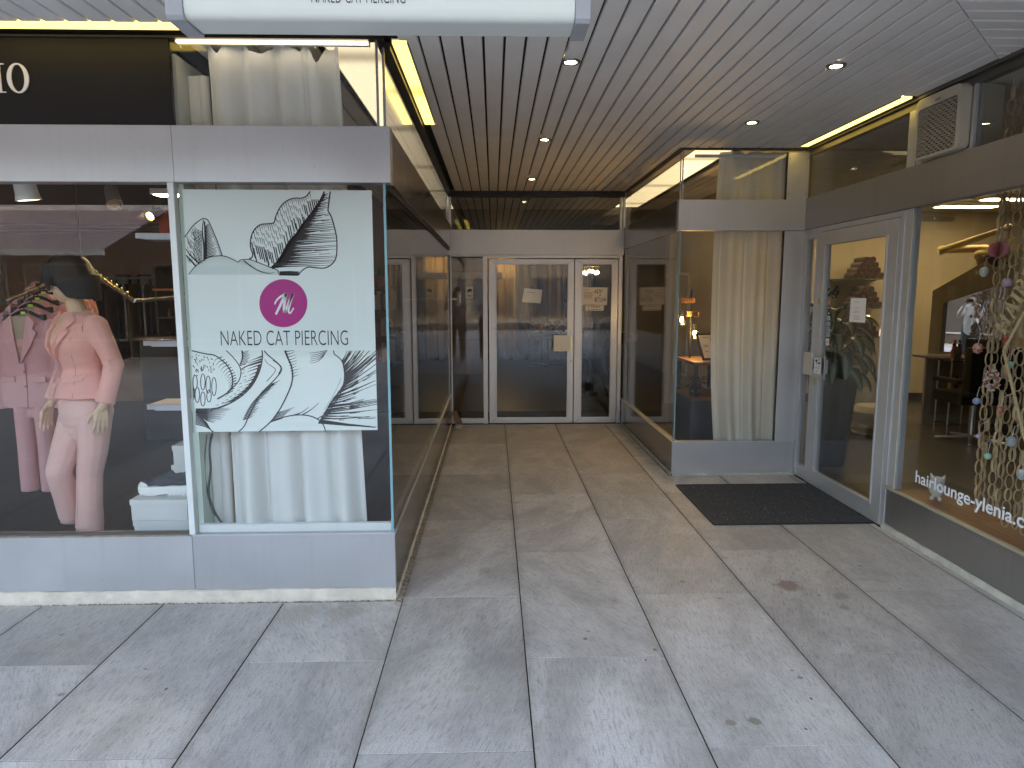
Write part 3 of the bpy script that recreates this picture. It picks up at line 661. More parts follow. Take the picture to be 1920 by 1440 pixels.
fr.box(XA+.012, fx(847.7), YB, YB+.06, .0, ZB0-.002)                 # left jamb
fr.box(fx(847.7), fx(906), YB, YB+.06, zg1, ZB0-.002)
fr.box(fx(847.7), fx(906), YB, YB+.06, .004, zg0)
fr.box(fx(906), fx(914.5), YB-.004, YB+.06, .0, ZB0-.002)
fr.box(fx(914.5), fx(1158), YB, YB+.06, fz(484), ZB0-.002)
fr.box(fx(1158), XB-.012, YB, YB+.06, 0, ZB0-.002)
fr.build('frame', ALU2, en, bevel=.002)
MB().box(fx(846.5), fx(907), YB+.025, YB+.033, zg0-.004, zg1+.004).build('sidelight_glass', GLASS, en)
def leaf(name, x0, x1, g0, g1, label, zt=486, gt=494, gb=784.5):
    d = thing(name, label, 'door', ((x0+x1)/2, YB, 0))
    z1, zg1_, zg0_ = fz(zt), fz(gt), fz(gb)
    f = MB()
    f.box(x0, g0, YB-.012, YB+.04, .008, z1); f.box(g1, x1, YB-.012, YB+.04, .008, z1)
    f.box(g0, g1, YB-.012, YB+.04, zg1_, z1); f.box(g0, g1, YB-.012, YB+.04, .008, zg0_)
    # mitred corner lines and inner beads
    f.box(g0, g0+.012, YB-.017, YB+.02, zg0_, zg1_); f.box(g1-.012, g1, YB-.017, YB+.02, zg0_, zg1_)
    f.box(g0+.012, g1-.012, YB-.017, YB+.02, zg1_-.012, zg1_); f.box(g0+.012, g1-.012, YB-.017, YB+.02, zg0_, zg0_+.012)
    f.build('frame', ALU2, d, bevel=.002)
    ml = MB()
    for xa, xb, za, zb in ((x0+.003, g0, .012, zg0_), (x1-.003, g1, .012, zg0_), (x0+.003, g0, z1-.004, zg1_), (x1-.003, g1, z1-.004, zg1_)):
        dx, dz = xb-xa, zb-za; n_ = math.hypot(dx, dz); ex, ez = -dz/n_*.0012, dx/n_*.0012
        ml.add([(xa+ex, YB-.0128, za+ez), (xb+ex, YB-.0128, zb+ez), (xb-ex, YB-.0128, zb-ez), (xa-ex, YB-.0128, za-ez)], [(0,1,2,3)])
    ml.build('mitre_joint', GASKET, d)
    MB().box(g0-.004, g1+.004, YB+.008, YB+.016, zg0_-.004, zg1_+.004).build('pane', GLASS, d)
    return d
d1 = leaf('entrance_door', fx(917), fx(1075), fx(929.5), fx(1065), 'wide glazed aluminium door with square white push plate')
hp = MB().cbox(fx(1037), fx(1069), YB-.075, YB-.055, fz(658), fz(628), .004).build('push_plate', M('white_enamel', (.72,.73,.72), .45, var=.05), d1)
MB().box(fx(1067), fx(1071.5), YB-.06, YB-.012, fz(655), fz(634)).build('edge_strip', BRASS, hp)
def lock(px, py, par):
    c = P(px, py, 'y', YB-.012); b = MB().lathe([(.0, -.002), (.017, -.002), (.017, .006), (.0, .007)], (0,0,0), 20, 1, 1.5, Matrix.Rotation(PI/2, 4, 'X'))
    b.v = [(v[0]+c.x, v[1]+c.y, v[2]+c.z) for v in b.v]; o = b.build('lock', STEEL, par, smooth=True)
    MB().box(c.x-.004, c.x+.004, c.y-.0095, c.y-.006, c.z-.014, c.z+.004).build('keyhole', GASKET, o)
lock(1070, 569, d1); lock(1070, 676, d1)
d2 = leaf('entrance_door', fx(1076.5), fx(1156.5), fx(1089), fx(1146), 'narrow fixed glazed door leaf with notices at the passage end')
# ------------------------------------------------------------------ right corner display
YR, XR = 5.744, 1.53
wd = thing('wing_display_window', 'metal framed corner display with cream curtain beside the salon door', 'display window', (2, YR, 0))
MB().box(XR, 2.592, YR, YR+.03, .010, .283).build('plinth', ALU, wd, bevel=.003)
MB().box(XR, XR+.03, YR+.033, 8.13, .012, .283).build('side_plinth', POLI, wd, bevel=.003)
MB().box(XR-.006, 2.41, YR-.006, YR+.06, .283, .290).box(XR-.006, XR+.05, YR+.06, 8.13, .283, .290).build('sill', ALU2, wd)
MB().box(XR-.006, 2.586, YR-.012, YR+.06, 2.064, 2.312).build('fascia', ALU, wd, bevel=.003)
MB().box(XR-.005, XR+.05, YR+.063, 8.13, 2.064, 2.312).build('side_fascia', POLI, wd, bevel=.003)
MB().box(XR+.0195, 2.408, YR+.008, YR+.018, .290, 2.064).build('front_glass', GLASS, wd)
MB().box(XR+.008, XR+.018, YR+.006, 8.13, .290, 2.064).build('side_glass', GLASS, wd)
MB().box(XR+.007, XR+.019, YR+.001, YR+.0055, .290, 2.064).build('glass_edge', GLASSE, wd)
MB().box(XR+.03, 2.408, YR+.008, YR+.018, 2.312, 2.708).build('front_transom_glass', GLASS, wd)
MB().box(XR+.008, XR+.018, YR+.03, 8.13, 2.312, 2.704).build('side_transom_glass', GLASS, wd)
MB().box(XR+.02, XR+.028, YR+.004, YR+.02, 2.312, 2.704).box(XR+.006, XR+.014, YR+.02, YR+.03, 2.312, 2.69).build('corner_post', ALUD, wd)
MB().box(XR-.008, 2.586, YR-.010, YR+.03, 2.708, 2.722).box(XR-.008, XR+.03, YR+.032, 8.13, 2.704, 2.722).build('head_trim', M('dark_bronze_trim', (.08,.07,.06), .4, .5), wd)
MB().box(2.414, 2.592, YR-.003, YR+.05, .2835, 2.062).build('pillar', ALU2, wd, bevel=.003)
MB().box(2.414, 2.592, YR-.003, YR+.05, 2.3125, 2.689).build('top_pillar', ALU2, wd, bevel=.003)
MB().box(2.4085, 2.4135, YR+.0, YR+.03, .29, 2.062).box(2.4085, 2.4135, YR+.0, YR+.03, 2.313, 2.689).build('side_gasket', GASKET, wd)
sc_ = MB()
for zz in (2.36, 2.64):
    for xx in (2.43, 2.575): sc_.lathe([(0, 0), (.004, 0), (.004, .002), (0, .002)], (xx, YR-.004, zz), 8, 1, 1, Matrix.Rotation(PI/2, 4, 'X'))
sc_.build('screw', GASKET, wd)
# ------------------------------------------------------------------ hair salon front along the right side
XS = 2.589
def sy(px, py=700): return P(px, py, 'x', XS).y
sf = thing('salon_facade', 'hair salon front in grey aluminium with large shop window', 'shop front', (XS, 3, 0))
YW = 4.355                                        # where the door unit meets the window
MB().box(XS, XS+.03, -.5, YW, .036, .283).build('plinth', ALUD, sf, bevel=.003)
MB().box(XS-.012, XS+.05, -.5, YW, .283, .290).box(XS-.014, XS-.004, -.5, YW, .278, .2925).build('sill', M('dull_cream_sill', (.46,.42,.31), .45, .3), sf)
MB().box(XS-.014, XS+.06, -.5, YR-.0125, 2.070, 2.322).build('fascia', ALUD, sf, bevel=.003)
MB().box(XS+.012, XS+.022, -.5, 4.258, .290, 2.070).build('window_glass', GLASS, sf)
wf = MB().box(XS-.004, XS+.05, 4.262, 4.300, .291, 2.068).box(XS+.002, XS+.05, 4.3, 4.345, .291, 2.068).box(XS-.006, XS+.05, 4.345, 4.385, .005, 2.068)
wf.build('window_post', ALU2, sf, bevel=.002)
MB().box(XS-.006, XS-.002, 4.256, 4.264, .291, 2.06).build('glazing_bead', M('cream_bead', (.6,.56,.45), .5), sf)
dfm = MB()
dfm.box(XS-.004, XS+.05, 5.69, 5.738, .005, 2.068)              # jamb by the pillar
dfm.box(XS-.004, XS+.05, 4.385, 5.69, 2.03, 2.068)
dfm.box(XS+.0, XS+.05, 5.52, 5.69, 1.985, 2.03).box(XS, XS+.05, 5.52, 5.69, .005, .10)
dfm.box(XS-.006, XS+.05, 5.455, 5.52, .005, 2.03)
dfm.build('door_frame', ALU2, sf, bevel=.002)
MB().box(XS+.02, XS+.028, 5.515, 5.695, .095, 1.99).build('sidelight_glass', GLASS, sf)
# door leaf
ds = thing('salon_door', 'glazed salon door with pull plate and a printed notice', 'door', (XS, 5, 0))
y0, y1 = 4.39, 5.45; gy0, gy1 = 4.50, 5.365; gz0, gz1 = .115, 1.935
f = MB().box(XS-.012, XS+.04, y0, gy0, .01, 2.025).box(XS-.012, XS+.04, gy1, y1, .01, 2.025).box(XS-.012, XS+.04, gy0, gy1, gz1, 2.025).box(XS-.012, XS+.04, gy0, gy1, .01, gz0)
f.box(XS-.018, XS+.02, gy0, gy0+.014, gz0, gz1).box(XS-.018, XS+.02, gy1-.014, gy1, gz0, gz1).box(XS-.018, XS+.02, gy0+.014, gy1-.014, gz1-.014, gz1).box(XS-.018, XS+.02, gy0+.014, gy1-.014, gz0, gz0+.014)
f.build('frame', ALU2, ds, bevel=.002)
MB().box(XS+.006, XS+.014, gy0-.004, gy1+.004, gz0-.004, gz1+.004).build('pane', GLASS, ds)
pl = MB().cbox(XS-.085, XS-.070, 5.335, 5.475, .905, 1.085, .004).build('pull_plate', M('grey_enamel', (.55,.53,.48), .4, var=.05), ds)
MB().box(XS-.072, XS-.012, 5.35, 5.37, .95, 1.04).build('bracket', STEEL, pl)
hd = MB().cbox(XS-.075, XS-.062, 5.14, 5.30, .895, 1.075, .003).build('handle_plate', STEEL, ds)
MB().box(XS-.062, XS-.012, 5.21, 5.225, .93, 1.04).build('bracket', STEEL, hd)
MB().box(XS-.0835+.02, XS-.0755, 5.185, 5.2, .93, 1.04).build('grip', WHITEP, hd)
for zz in (1.49, .845):
    b = MB().lathe([(0, -.002), (.014, -.002), (.014, .007), (0, .008)], (0,0,0), 16, 1, 1.7, Matrix.Rotation(PI/2, 4, 'X'))
    b.v = [(XS-.013+v[1], 5.41+v[0], zz+v[2]) for v in b.v]; b.build('lock', BRASS, ds, smooth=True)
# transom above the salon
MB().box(XS+.012, XS+.022, 4.375, 5.735, 2.322, 2.66).build('transom_glass', GLASS, sf)
MB().box(XS+.012, XS+.022, -.5, 3.775, 2.322, 2.66).build('transom_glass', GLASS, sf)
MB().box(XS-.004, XS+.05, 4.29, 4.372, 2.323, 2.66).build('transom_post', ALU2, sf, bevel=.003)
MB().box(XS-.002, XS+.04, 3.775, 3.80, 2.323, 2.66).build('transom_bead', ALU2, sf)
MB().box(XS-.032, XS-.004, -.5, 5.73, 2.702, 2.722).box(XS-.004, XS+.05, -.5, 5.73, 2.66, 2.70).build('head_trim', M('dark_bronze_rail', (.16,.145,.125), .4, .5), sf)
# ------------------------------------------------------------------ lamps
WARM = (1, .74, .30)
def strip(name, x0, x1, y0, y1, z, mt, label, body=True):
    t = thing(name, label, 'strip light', ((x0+x1)/2, (y0+y1)/2, z), 0, 'strip lights above the shop windows')
    MB().box(x0+.006, x1-.006, y0+.004, y1-.004, z, z+.012).build('diffuser', mt, t)
    MB().box(x0, x1, y0, y1, z+.013, z+.02).box(x0, x0+.004, y0, y1, z-.004, z+.013).box(x1-.004, x1, y0, y1, z-.004, z+.013).build('tray', CREAMP, t)
    return t
LAMP = tube_lamp_mat('lit_diffuser', (1, .77, .19), .30, 1.55, 1)
LAMPX = tube_lamp_mat('lit_diffuser_wide', (1, .76, .18), .36, 1.6, 0)
LAMPS = emis('lit_diffuser_small', (1, .77, .19), .42)
LAMPIN = tube_lamp_mat('lit_cream_diffuser', (1, .88, .66), .11, 1.5, 1)
DIM = M('unlit_diffuser', (.55,.48,.33), .5, var=.03)
strip('strip_light', XE, -1.366, 3.215, 3.29, CZ-.002, LAMPX, 'lit warm strip light over the black sign board')
strip('strip_light', -.472, -.396, 3.42, 5.0, CZ-.002, LAMP, 'lit warm strip light along the passage edge above the glass corner')
strip('strip_light', 2.462, 2.535, 4.27, 5.66, CZ-.002, LAMPS, 'lit warm strip light above the salon door')
strip('strip_light', -.80, -.54, 3.46, 9.8, CZ+.0, LAMPIN, 'broad cream strip light behind the left passage glass')
strip('strip_light', 1.66, 1.98, 5.82, 9.58, CZ+.0, tube_lamp_mat('lit_cream_diffuser_wing', (1, .84, .52), .17, 1.5, 1), 'broad cream strip light inside the right corner display')
strip('strip_light', -1.46, -.57, 3.386, 3.416, 2.704, emis('lit_slim_tube', (1, .90, .68), .5), 'slim lit tube over the white curtain of the corner display')  # tube added to brighten the heading of the curtain
DL = emis('downlight_glow', (1, .83, .58), 14)
first = None
for (x, y, lb) in ((.40, 3.67, 'round recessed downlight closest to the overhead lightbox'), (.40, 5.45, 'round recessed downlight in the middle of the passage ceiling'), (.405, 7.28, 'round recessed downlight by the end of the passage ceiling'),
                (1.782, 3.70, 'round recessed downlight in the ceiling out before the salon fan'), (1.79, 4.89, 'round recessed downlight in the ceiling above the doormat')):
    if first is None:
        t = thing('downlight', lb, 'downlight', (0, 0, 0), 0, 'recessed downlights in the slatted ceiling')
        MB().lathe([(.030, -.001), (.033, -.008), (.047, -.008), (.050, 0), (.050, .006), (.030, .006), (.030, -.001)], (0,0,0), 28).build('ring', M('dull_nickel', (.25,.24,.23), .35, .9), t, smooth=True, local=True)
        MB().lathe([(.0295, -.002), (.0295, .004)], (0,0,0), 24).build('bulb', DL, t, local=True)
        first = t
    else: t = copy_tree(first); t['label'] = lb
    t.location = (x, y, CZ)
    sp = bpy.data.lights.new('downlight_beam', 'SPOT'); sp.energy = .8; sp.color = (1, .9, .75); sp.spot_size = 1.5; sp.spot_blend = .7; sp.shadow_soft_size = .03
    so_ = bpy.data.objects.new('downlight_beam', sp); COL.objects.link(so_); so_.location = (x, y, CZ-.02)
# ------------------------------------------------------------------ cloth
CURT = M('white_curtain', (.90,.895,.87), .9, vs=3, var=.03, trans=.30, bump=.12, bs=240)
CURTC = M('cream_curtain', (.87,.85,.79), .9, vs=3, var=.03, trans=.35, bump=.12, bs=240)
CURTB = M('brown_curtain', (.28,.20,.13), .9, vs=3, var=.1)
def interp(tab, u):
    for (a, va), (b, vb) in zip(tab, tab[1:]):
        if u <= b:
            t = (u-a)/(b-a) if b > a else 0
            t = t*t*(3-2*t); return va+(vb-va)*t
    return tab[-1][1]
def curtain(name, x0, x1, y, zb, top, folds, mat, parent, amp=.03, nu=150, nv=40, edge=None, hem=.09):
    """hanging cloth; top = [(u, z)], folds = [(freq, phase, weight)]"""
    zt = max(z for _, z in top)
    def fn(u, v):
        zz = interp(top, u); z = zb+(zz-zb)*v
        s_ = sum(w_*math.sin(2*PI*(f*u+p+.03*math.sin(3*v+f))) for f, p, w_ in folds)
        k = amp*(.55+.6*(1-v)) * (1 if v < .97 else .6)
        sag = (zt-zz)*.25*v**6
        x = x0+(x1-x0)*u+.012*math.sin(2*PI*(folds[0][0]*u+folds[0][1])+1.2)
        if edge: x += edge(u, v)
        return (x, y+k*s_-sag+.006*math.sin(9*v+20*u), z)
    b = MB().grid(fn, nu, nv)
    o = b.build(name, mat, parent, smooth='all')
    sol = o.modifiers.new('thickness', 'SOLIDIFY'); sol.thickness = .0016
    hb = MB().grid(lambda u, v: (lambda q: (q[0], q[1]-.004, q[2]))(fn(u, 1-hem*(1-v))), nu, 3)
    hb.build('heading', mat, o, smooth='all')
    return o
yc = 3.475
def cx(px, py=160): return PX(px, py, yc).x
rail_z = PX(500, 82, yc-.02).z
top_tab = []
for zx, zy in ((340,330),(395,350),(465,412),(500,350),(540,325),(600,322),(670,350),(700,395),(760,415),(810,380),(865,340),(895,322),(950,325),(1000,375),(1035,400),(1060,330),(1100,325),(1135,380),(1190,485),(1235,375),(1280,375),(1290,335),(1330,360)):
    top_tab.append(((zx-340)/990, PX(300+zx*.25, zy*.25, yc).z))
ct = thing('curtain', 'white cloth curtain in the corner display below the overhead lightbox', 'curtain', (-1.1, yc, 0))
cur = curtain('cloth', cx(387), cx(636), yc, .20, top_tab, [(4.2,.1,1),(7.3,.4,.45),(2.1,.3,.5)], CURT, ct, .026, edge=lambda u, v: u*.07*(1-v))
cp2 = thing('curtain', 'narrow pale curtain strip beside the green side panel of the corner display', 'curtain', (-1.45, 3.55, 0))
curtain('cloth', PX(354, 160, 3.55).x, PX(392, 160, 3.55).x, 3.55, .20, [(0, 2.60), (1, 2.60)], [(2.2,.2,1)], CURT, cp2, .015, nu=40)
rl = thing('curtain_rail', 'white curtain rail under the ceiling of the corner display', 'curtain rail', (-1, yc, rail_z))
ra, rb = PX(333, 80, 3.432), PX(694, 88, 3.432)
MB().cbox(ra.x, rb.x, 3.420, 3.444, ra.z-.010, ra.z+.010, .004).build('rail', M('cream_rail', (.74,.70,.56), .4, var=.03), rl)
for px in (338, 590, 609, 691):
    hk = MB()
    q = PX(px, 85, 3.432); hk.tube([(q.x, 3.432, q.z+.012), (q.x, 3.432, q.z-.006), (q.x+.006, 3.432, q.z-.012)], .002, 6); hk.build('hook', WHITEP, rl)

# wing curtain
yw = 5.835
wt = []
for zx, zy in ((180,855),(260,850),(300,856),(320,872),(345,858),(390,852),(440,862),(480,852),(525,858),(555,872),(590,862)):
    wt.append(((zx-180)/410, PX(1280+zx/3, zy/3, yw).z))
wc = thing('curtain', 'cream full length curtain in the right corner display', 'curtain', (2.1, yw, 0))
curtain('cloth', PX(1340, 500, yw).x, PX(1478, 500, yw).x, yw, .20, wt, [(3.1,.0,1),(6.4,.3,.5),(1.3,.2,.5)], CURTC, wc, .03, edge=lambda u, v: (1-u)*(-.03*math.sin(PI*v)+.05*(1-v)**3), hem=.055)
MB().cbox(1.66, 2.40, 5.785, 5.80, 2.655, 2.68, .003).build('rail', WHITEP, wc)
# ------------------------------------------------------------------ poster
PYP = YL+.0235
def pp(px, py, d=0): q = P(px, py, 'y', PYP); return (q.x, PYP-d, q.z)
po = thing('poster', 'pale piercing studio poster with ink leaves and a magenta round emblem', 'poster', pp(530, 600))
def quadsheet(corners, d0, d1): 
    a = [pp(x_, y_, d0) for x_, y_ in corners]; b = [pp(x_, y_, d1) for x_, y_ in corners]
    return MB().add(a+b, [(0,1,2,3),(7,6,5,4),(0,4,5,1),(1,5,6,2),(2,6,7,3),(3,7,4,0)])
FILM = M('poster_film', (.86,.90,.87), .55, vs=1.2, var=.02, trans=.12)
FILM2 = M('poster_print_ground', (.78,.83,.79), .6, vs=1.2, var=.02)
quadsheet([(342,355),(697,357),(708,806),(368,810)], 0, .0012).build('sheet', FILM, po)
def zA(x_, y_): return (340+.1875*x_, 350+.1875*y_)
def zB(x_, y_): return (350+.1927*x_, 640+.1927*y_)
quadsheet([(357.5,657),(704.5,657),(708,806),(368,810)], .0016, .0020).build('print_ground', FILM2, po)
ink = MB(); rp = random.Random(2)
fa = lambda a, b: pp(*zA(a, b), .0018)
fb = lambda a, b: pp(*zB(a, b), .0026)
S = smooth_curve
bowl = S([(75,878),(130,810),(200,750),(290,705),(380,692),(450,700),(520,730),(570,755),(590,735),(640,728),(690,730),(760,755),(900,810),(965,838),(978,880)])
gm = MB().add([fa(*q) for q in bowl]+[fa(75, 880)], [tuple(range(len(bowl)+1))]); gm.build('print_shade', M('poster_grey_print', (.60,.66,.63), .6, var=.03), po)
outl = [(1290,45),(1250,95),(1200,115),(1140,115),(1080,130),(1020,170),(975,230),(945,300),(925,360),(860,372),(800,378),(750,410),(710,470),(693,550),(697,620),(715,670),(708,705),(680,725)]
rib = S([(1432,48),(1395,130),(1330,230),(1270,310),(1200,400),(1150,480),(1100,530),(1060,590),(1020,670),(970,750),(905,818)])
rgt = S([(1490,48),(1480,130),(1470,210),(1470,245),(1500,300),(1530,400),(1552,500),(1557,600),(1550,700),(1520,760),(1470,800),(1420,815),(1340,810),(1270,805),(1220,830),(1190,860),(1172,885)])
small = S([(35,505),(60,470),(110,400),(160,355),(205,325),(230,320),(265,335),(290,380),(330,470),(370,570),(410,690)])
A = [(S(outl), 9, 11), (rib, 14, 26), (rgt, 11, 9), (small, 8, 8), (bowl, 8, 8), ([(970,845),(980,882),(1172,885)], 10, 10),
     (S([(625,740),(690,790),(760,835),(830,860),(890,865),(930,855)]), 12, 4), (S([(45,620),(80,670),(130,720),(185,775)]), 5, 12), (S([(48,685),(100,740),(150,800)]), 9, 14),
     (S([(222,330),(212,450),(228,600),(230,745)]), 6, 16), (S([(232,345),(240,450),(245,600),(240,720)]), 10, 26)]
def at_y(poly, y_):
    for (a, b), (c, d) in zip(poly, poly[1:]):
        if min(b, d) <= y_ <= max(b, d) and abs(d-b) > 1e-6: return a+(c-a)*(y_-b)/(d-b)
    return None
y_ = 60
while y_ < 800:                                       # engraved right half of the big leaf
    xa, xb = at_y(rib, y_+6), at_y(rgt[:len(rgt)*12//17], y_-18)
    if xa and xb:
        full = rp.random() < .6; t = 1 if full else rp.uniform(.5, .8)
        dense = 7 if 430 < y_ < 720 else 6
        xe = xa+(xb-xa)*t
        A.append(([(xa-4, y_+6), (xa+(xe-xa)*.5, y_-2), (xe, y_-rp.uniform(8, 22))], dense+6, 2.5))
        if not full and rp.random() < .7: A.append(([(xe+18, y_-14), (min(xb-4, xe+18+(xb-xe)*.6), y_-20)], 5, 3))
        xm = xa+(xb-xa)*rp.uniform(.18, .38); A.append(([(xa-4, y_+14), (xm, y_+8)], 11, 2))
    y_ += 17.5
for k in range(9): A.append(([(985, 850+k*4), (1080, 846+k*5), (1180-k, 850+k*4)], 5, 3))
for col in range(34):                                 # left half: falling dashes
    x_ = 705+col*20
    ytop = None
    oo = S(outl)
    ys = [b+(d-b)*(x_-a)/(c-a) for (a, b), (c, d) in zip(oo, oo[1:]) if min(a, c) <= x_ <= max(a, c) and abs(c-a) > 1e-6]
    yr = [b+(d-b)*(x_-a)/(c-a) for (a, b), (c, d) in zip(rib, rib[1:]) if min(a, c) <= x_ <= max(a, c) and abs(c-a) > 1e-6]
    y0_ = min(ys) if ys else 120; y1_ = min(max(yr) if yr else 740+(x_-700)*.35, 745+max(0, x_-700)*.33)
    yy = y0_+8
    near = False
    while yy < y1_-30:
        ln = rp.uniform(25, 75); 
        if y1_-yy < 200: ln = rp.uniform(90, 160)
        ye = min(yy+ln, y1_-4)
        A.append(([(x_, yy), (x_+(ye-yy)*.10, (yy+ye)/2), (x_+(ye-yy)*.22, ye)], 9 if y1_-yy < 200 else 6.5, 2.5 if y1_-yy > 200 else 9)); yy = ye+rp.uniform(14, 46)
for k in range(26):                                   # small leaf hatch
    yv = 370+k*14
    xr = at_y(small[len(small)//2:], yv)
    if xr: A.append(([(246, yv+30), (246+(xr-246)*.45, yv+10), (246+(xr-246)*rp.uniform(.6, .9), yv-2)], 9, 2)); A.append(([(xr-4, yv+12), (xr-22, yv+2)], 4, 2))
    if yv > 400:
        xl = max(48, at_y(small[:len(small)//2], min(yv, 500)) or 48)
        A.append(([(212, yv+45), (212-(212-xl)*.45, yv+20), (212-(212-xl)*rp.uniform(.5, .8), yv-20)], 6, 2))
        for q in range(3): x_ = rp.uniform(xl+5, 190); A.append(([(x_, yv+rp.uniform(-5, 40)), (x_+14, yv+rp.uniform(45, 60))], 4, 2))
WK = 1.25
ink.strokes(A, fa, 8)
B = []
def c(pts, a, b): B.append((S(pts), a, b))
c([(50,90),(180,120),(270,135),(340,180),(400,240),(440,320),(450,400),(430,470),(370,520),(300,560)], 8, 12)
c([(385,88),(440,140),(490,200),(520,250),(530,310),(510,380),(460,440),(400,490)], 7, 9)
c([(540,88),(545,160),(520,230)], 12, 9)
wedge = S([(735,88),(738,160),(725,240),(690,340),(630,440),(540,530),(430,600),(330,640),(240,655)])
B.append((wedge, 10, 8))
B.append((S([(715,235),(685,325),(622,425),(530,515),(440,575)]), 30, 10))
c([(530,275),(600,235),(730,190)], 9, 9)
c([(755,90),(790,130),(850,180),(905,230),(922,270),(900,320),(850,380),(790,440),(730,500),(690,560),(650,640),(600,740),(570,810),(540,850),(505,880)], 9, 9)
B.append((S([(840,180),(905,230),(922,270),(900,320)]), 8, 16))
c([(760,175),(790,215),(840,250),(865,275),(850,310),(780,390)], 4, 6)
c([(958,88),(985,160),(1020,240),(1032,330),(1020,420),(980,520),(920,640),(860,730),(800,800),(705,880)], 14, 9)
c([(1430,88),(1440,125),(1490,165),(1525,220),(1538,300),(1530,400),(1500,500),(1450,590),(1390,680),(1365,720)], 8, 8)
c([(805,790),(900,750),(1000,725),(1100,715),(1200,725),(1280,760),(1330,810),(1352,872)], 9, 9)
c([(1270,755),(1330,720),(1400,690)], 8, 6); c([(1050,715),(1120,690),(1190,640)], 10, 3); c([(1130,712),(1210,665),(1290,595)], 10, 3)
for k in range(7): B.append(([(880-k*8, 695+k*14), (960-k*5, 672+k*13), (1050-k*20, 640+k*15)], 8, 2))
for k in range(10): B.append(([(965+k*7, 100+k*27), (1010+k*5, 92+k*27), (1060+k*6-rp.uniform(0, 30), 70+k*28)], 8, 2))
for k in range(6): B.append(([(1190+rp.uniform(0, 30), 115+k*20), (1280, 105+k*18), (1372-k*8, 88+k*12)], 3, 6))
for k in range(19):
    t = k/18; i = int(len(wedge)*(.12+.72*t)); a, b = wedge[i]; L_ = 70+60*rp.random()
    B.append(([(a-4, b), (a-L_*.55, b+18), (a-L_-20, b+42)], 13, 2)); B.append(([(a-L_-45, b+48), (a-L_-75, b+58)], 5, 2))
for k in range(9): B.append(([(545-k*3, 110+k*16), (580, 100+k*14), (610+rp.uniform(-15, 15), 88+k*13)], 7, 2))
for k in range(20):
    t = k/19; a, b = 850-250*t-40*math.sin(PI*t), 400+340*t
    B.append(([(a-30-20*t, b+20), (a+20, b), (a+30+50*rp.random(), b-25)], 11, 2))
for k in range(16): B.append(([(1500-150*(k/15)**1.3, 360+k*19), (1495-150*(k/15)**1.3, 372+k*19)], 4, 4))
for k in range(14):
    t = k/13; a, b = 300+150*math.sin(t*2.2), 150+t*330
    B.append(([(a+95*(1-t)*.2+30, b), (a-10, b+22), (a-40, b+60)], 8, 2))
for k in range(52):                                   # feathered bundle on the right edge
    t = k/51; sx = 1512+26*math.sin(PI*min(1, t*1.5))-230*max(0, t-.35)/.65*1.0; sy_ = 190+t*600
    ang = math.radians(62-68*t+rp.uniform(-5, 5)); ln = rp.uniform(180, 620)
    ex, ey = sx+math.cos(ang)*ln, sy_-math.sin(ang)*ln
    if ex > 1852: f_ = (1852-sx)/(ex-sx); ex, ey = 1852, sy_+(ey-sy_)*f_
    if ey < 90: f_ = (90-sy_)/(ey-sy_); ex, ey = sx+(ex-sx)*f_, 90
    B.append(([(sx, sy_), ((sx+ex)/2+4, (sy_+ey)/2+6), (ex, ey)], rp.choice((16, 10, 8)), rp.choice((3, 5))))
    if rp.random() < .6:
        u_ = rp.uniform(.45, .8); B.append(([(sx+(ex-sx)*u_, sy_+(ey-sy_)*u_+14), (sx+(ex-sx)*min(1, u_+.2), sy_+(ey-sy_)*min(1, u_+.2)+14)], 7, 3))
for (a, b, h_) in ((110,400,70),(185,395,80),(240,420,85),(300,440,90),(100,510,60),(150,520,75),(210,560,70),(265,530,60)):   # stamens
    lp = [(a-26+22*math.cos(q/12*2*PI)-(b-400)*.15, b+h_*math.sin(q/12*2*PI)) for q in range(13)]; B.append((lp, 7, 7))
for k in range(40): a, b = rp.uniform(58, 265), rp.uniform(125, 330); B.append(([(a, b), (a+rp.uniform(-12, 22), b+rp.uniform(8, 34))], rp.uniform(5, 12), 3))
for k in range(14):
    t = k/13; B.append(([(90, 660+6*k*.3), (200, 655+k*9), (260+130*(1-t)+rp.uniform(0, 60), 650+k*11)], 12, 2))
for k in range(9): B.append(([(88, 690+k*14), (150+k*6, 740+k*12), (205+k*8, min(882, 800+k*14))], 8, 4))
def clip(pts):
    return [(min(max(a, 48+(b-88)*.05), 1852), min(max(b, 88), 882)) for a, b in pts]
ink.strokes([(clip(p_), a, b) for p_, a, b in B], fb, 8); WK = 1.0
txt = MB()
t0, t1 = pp(415, 648, .0022), pp(653, 649, .0022); cap = abs(pp(530, 620)[2]-pp(530, 648)[2])
add_text(txt, 'NAKED CAT PIERCING', lambda a, b, c_: (t0[0]+a, t0[1], t0[2]+b), width=t1[0]-t0[0], height=cap, offset=-.012)
ink.build('ink_print', INK, po); txt.build('lettering', INK, po)
dm = MB(); cc = (531.5, 568.5)
dm.add([pp(cc[0]+45*math.cos(2*PI*k/48), cc[1]+45*math.sin(2*PI*k/48), .0022) for k in range(48)], [tuple(range(48))])
em = dm.build('emblem', M('magenta_print', (.46,.012,.20), .5, var=.03), po)
zn = lambda a, b: pp(320+.4862*a, 340+.4862*b, .0030)
sn = [(S([(402,474),(410,458),(428,442),(445,434)]), 5, 9), (S([(447,434),(436,452),(420,485),(406,513)]), 12, 8), (S([(447,434),(442,455),(438,485),(441,506)]), 8, 11), (S([(441,506),(452,478),(472,434)]), 8, 10), (S([(472,434),(462,465),(455,498),(462,508),(475,488)]), 11, 4)]
MB().strokes(sn, zn, 8).build('monogram', WHITEP, em)
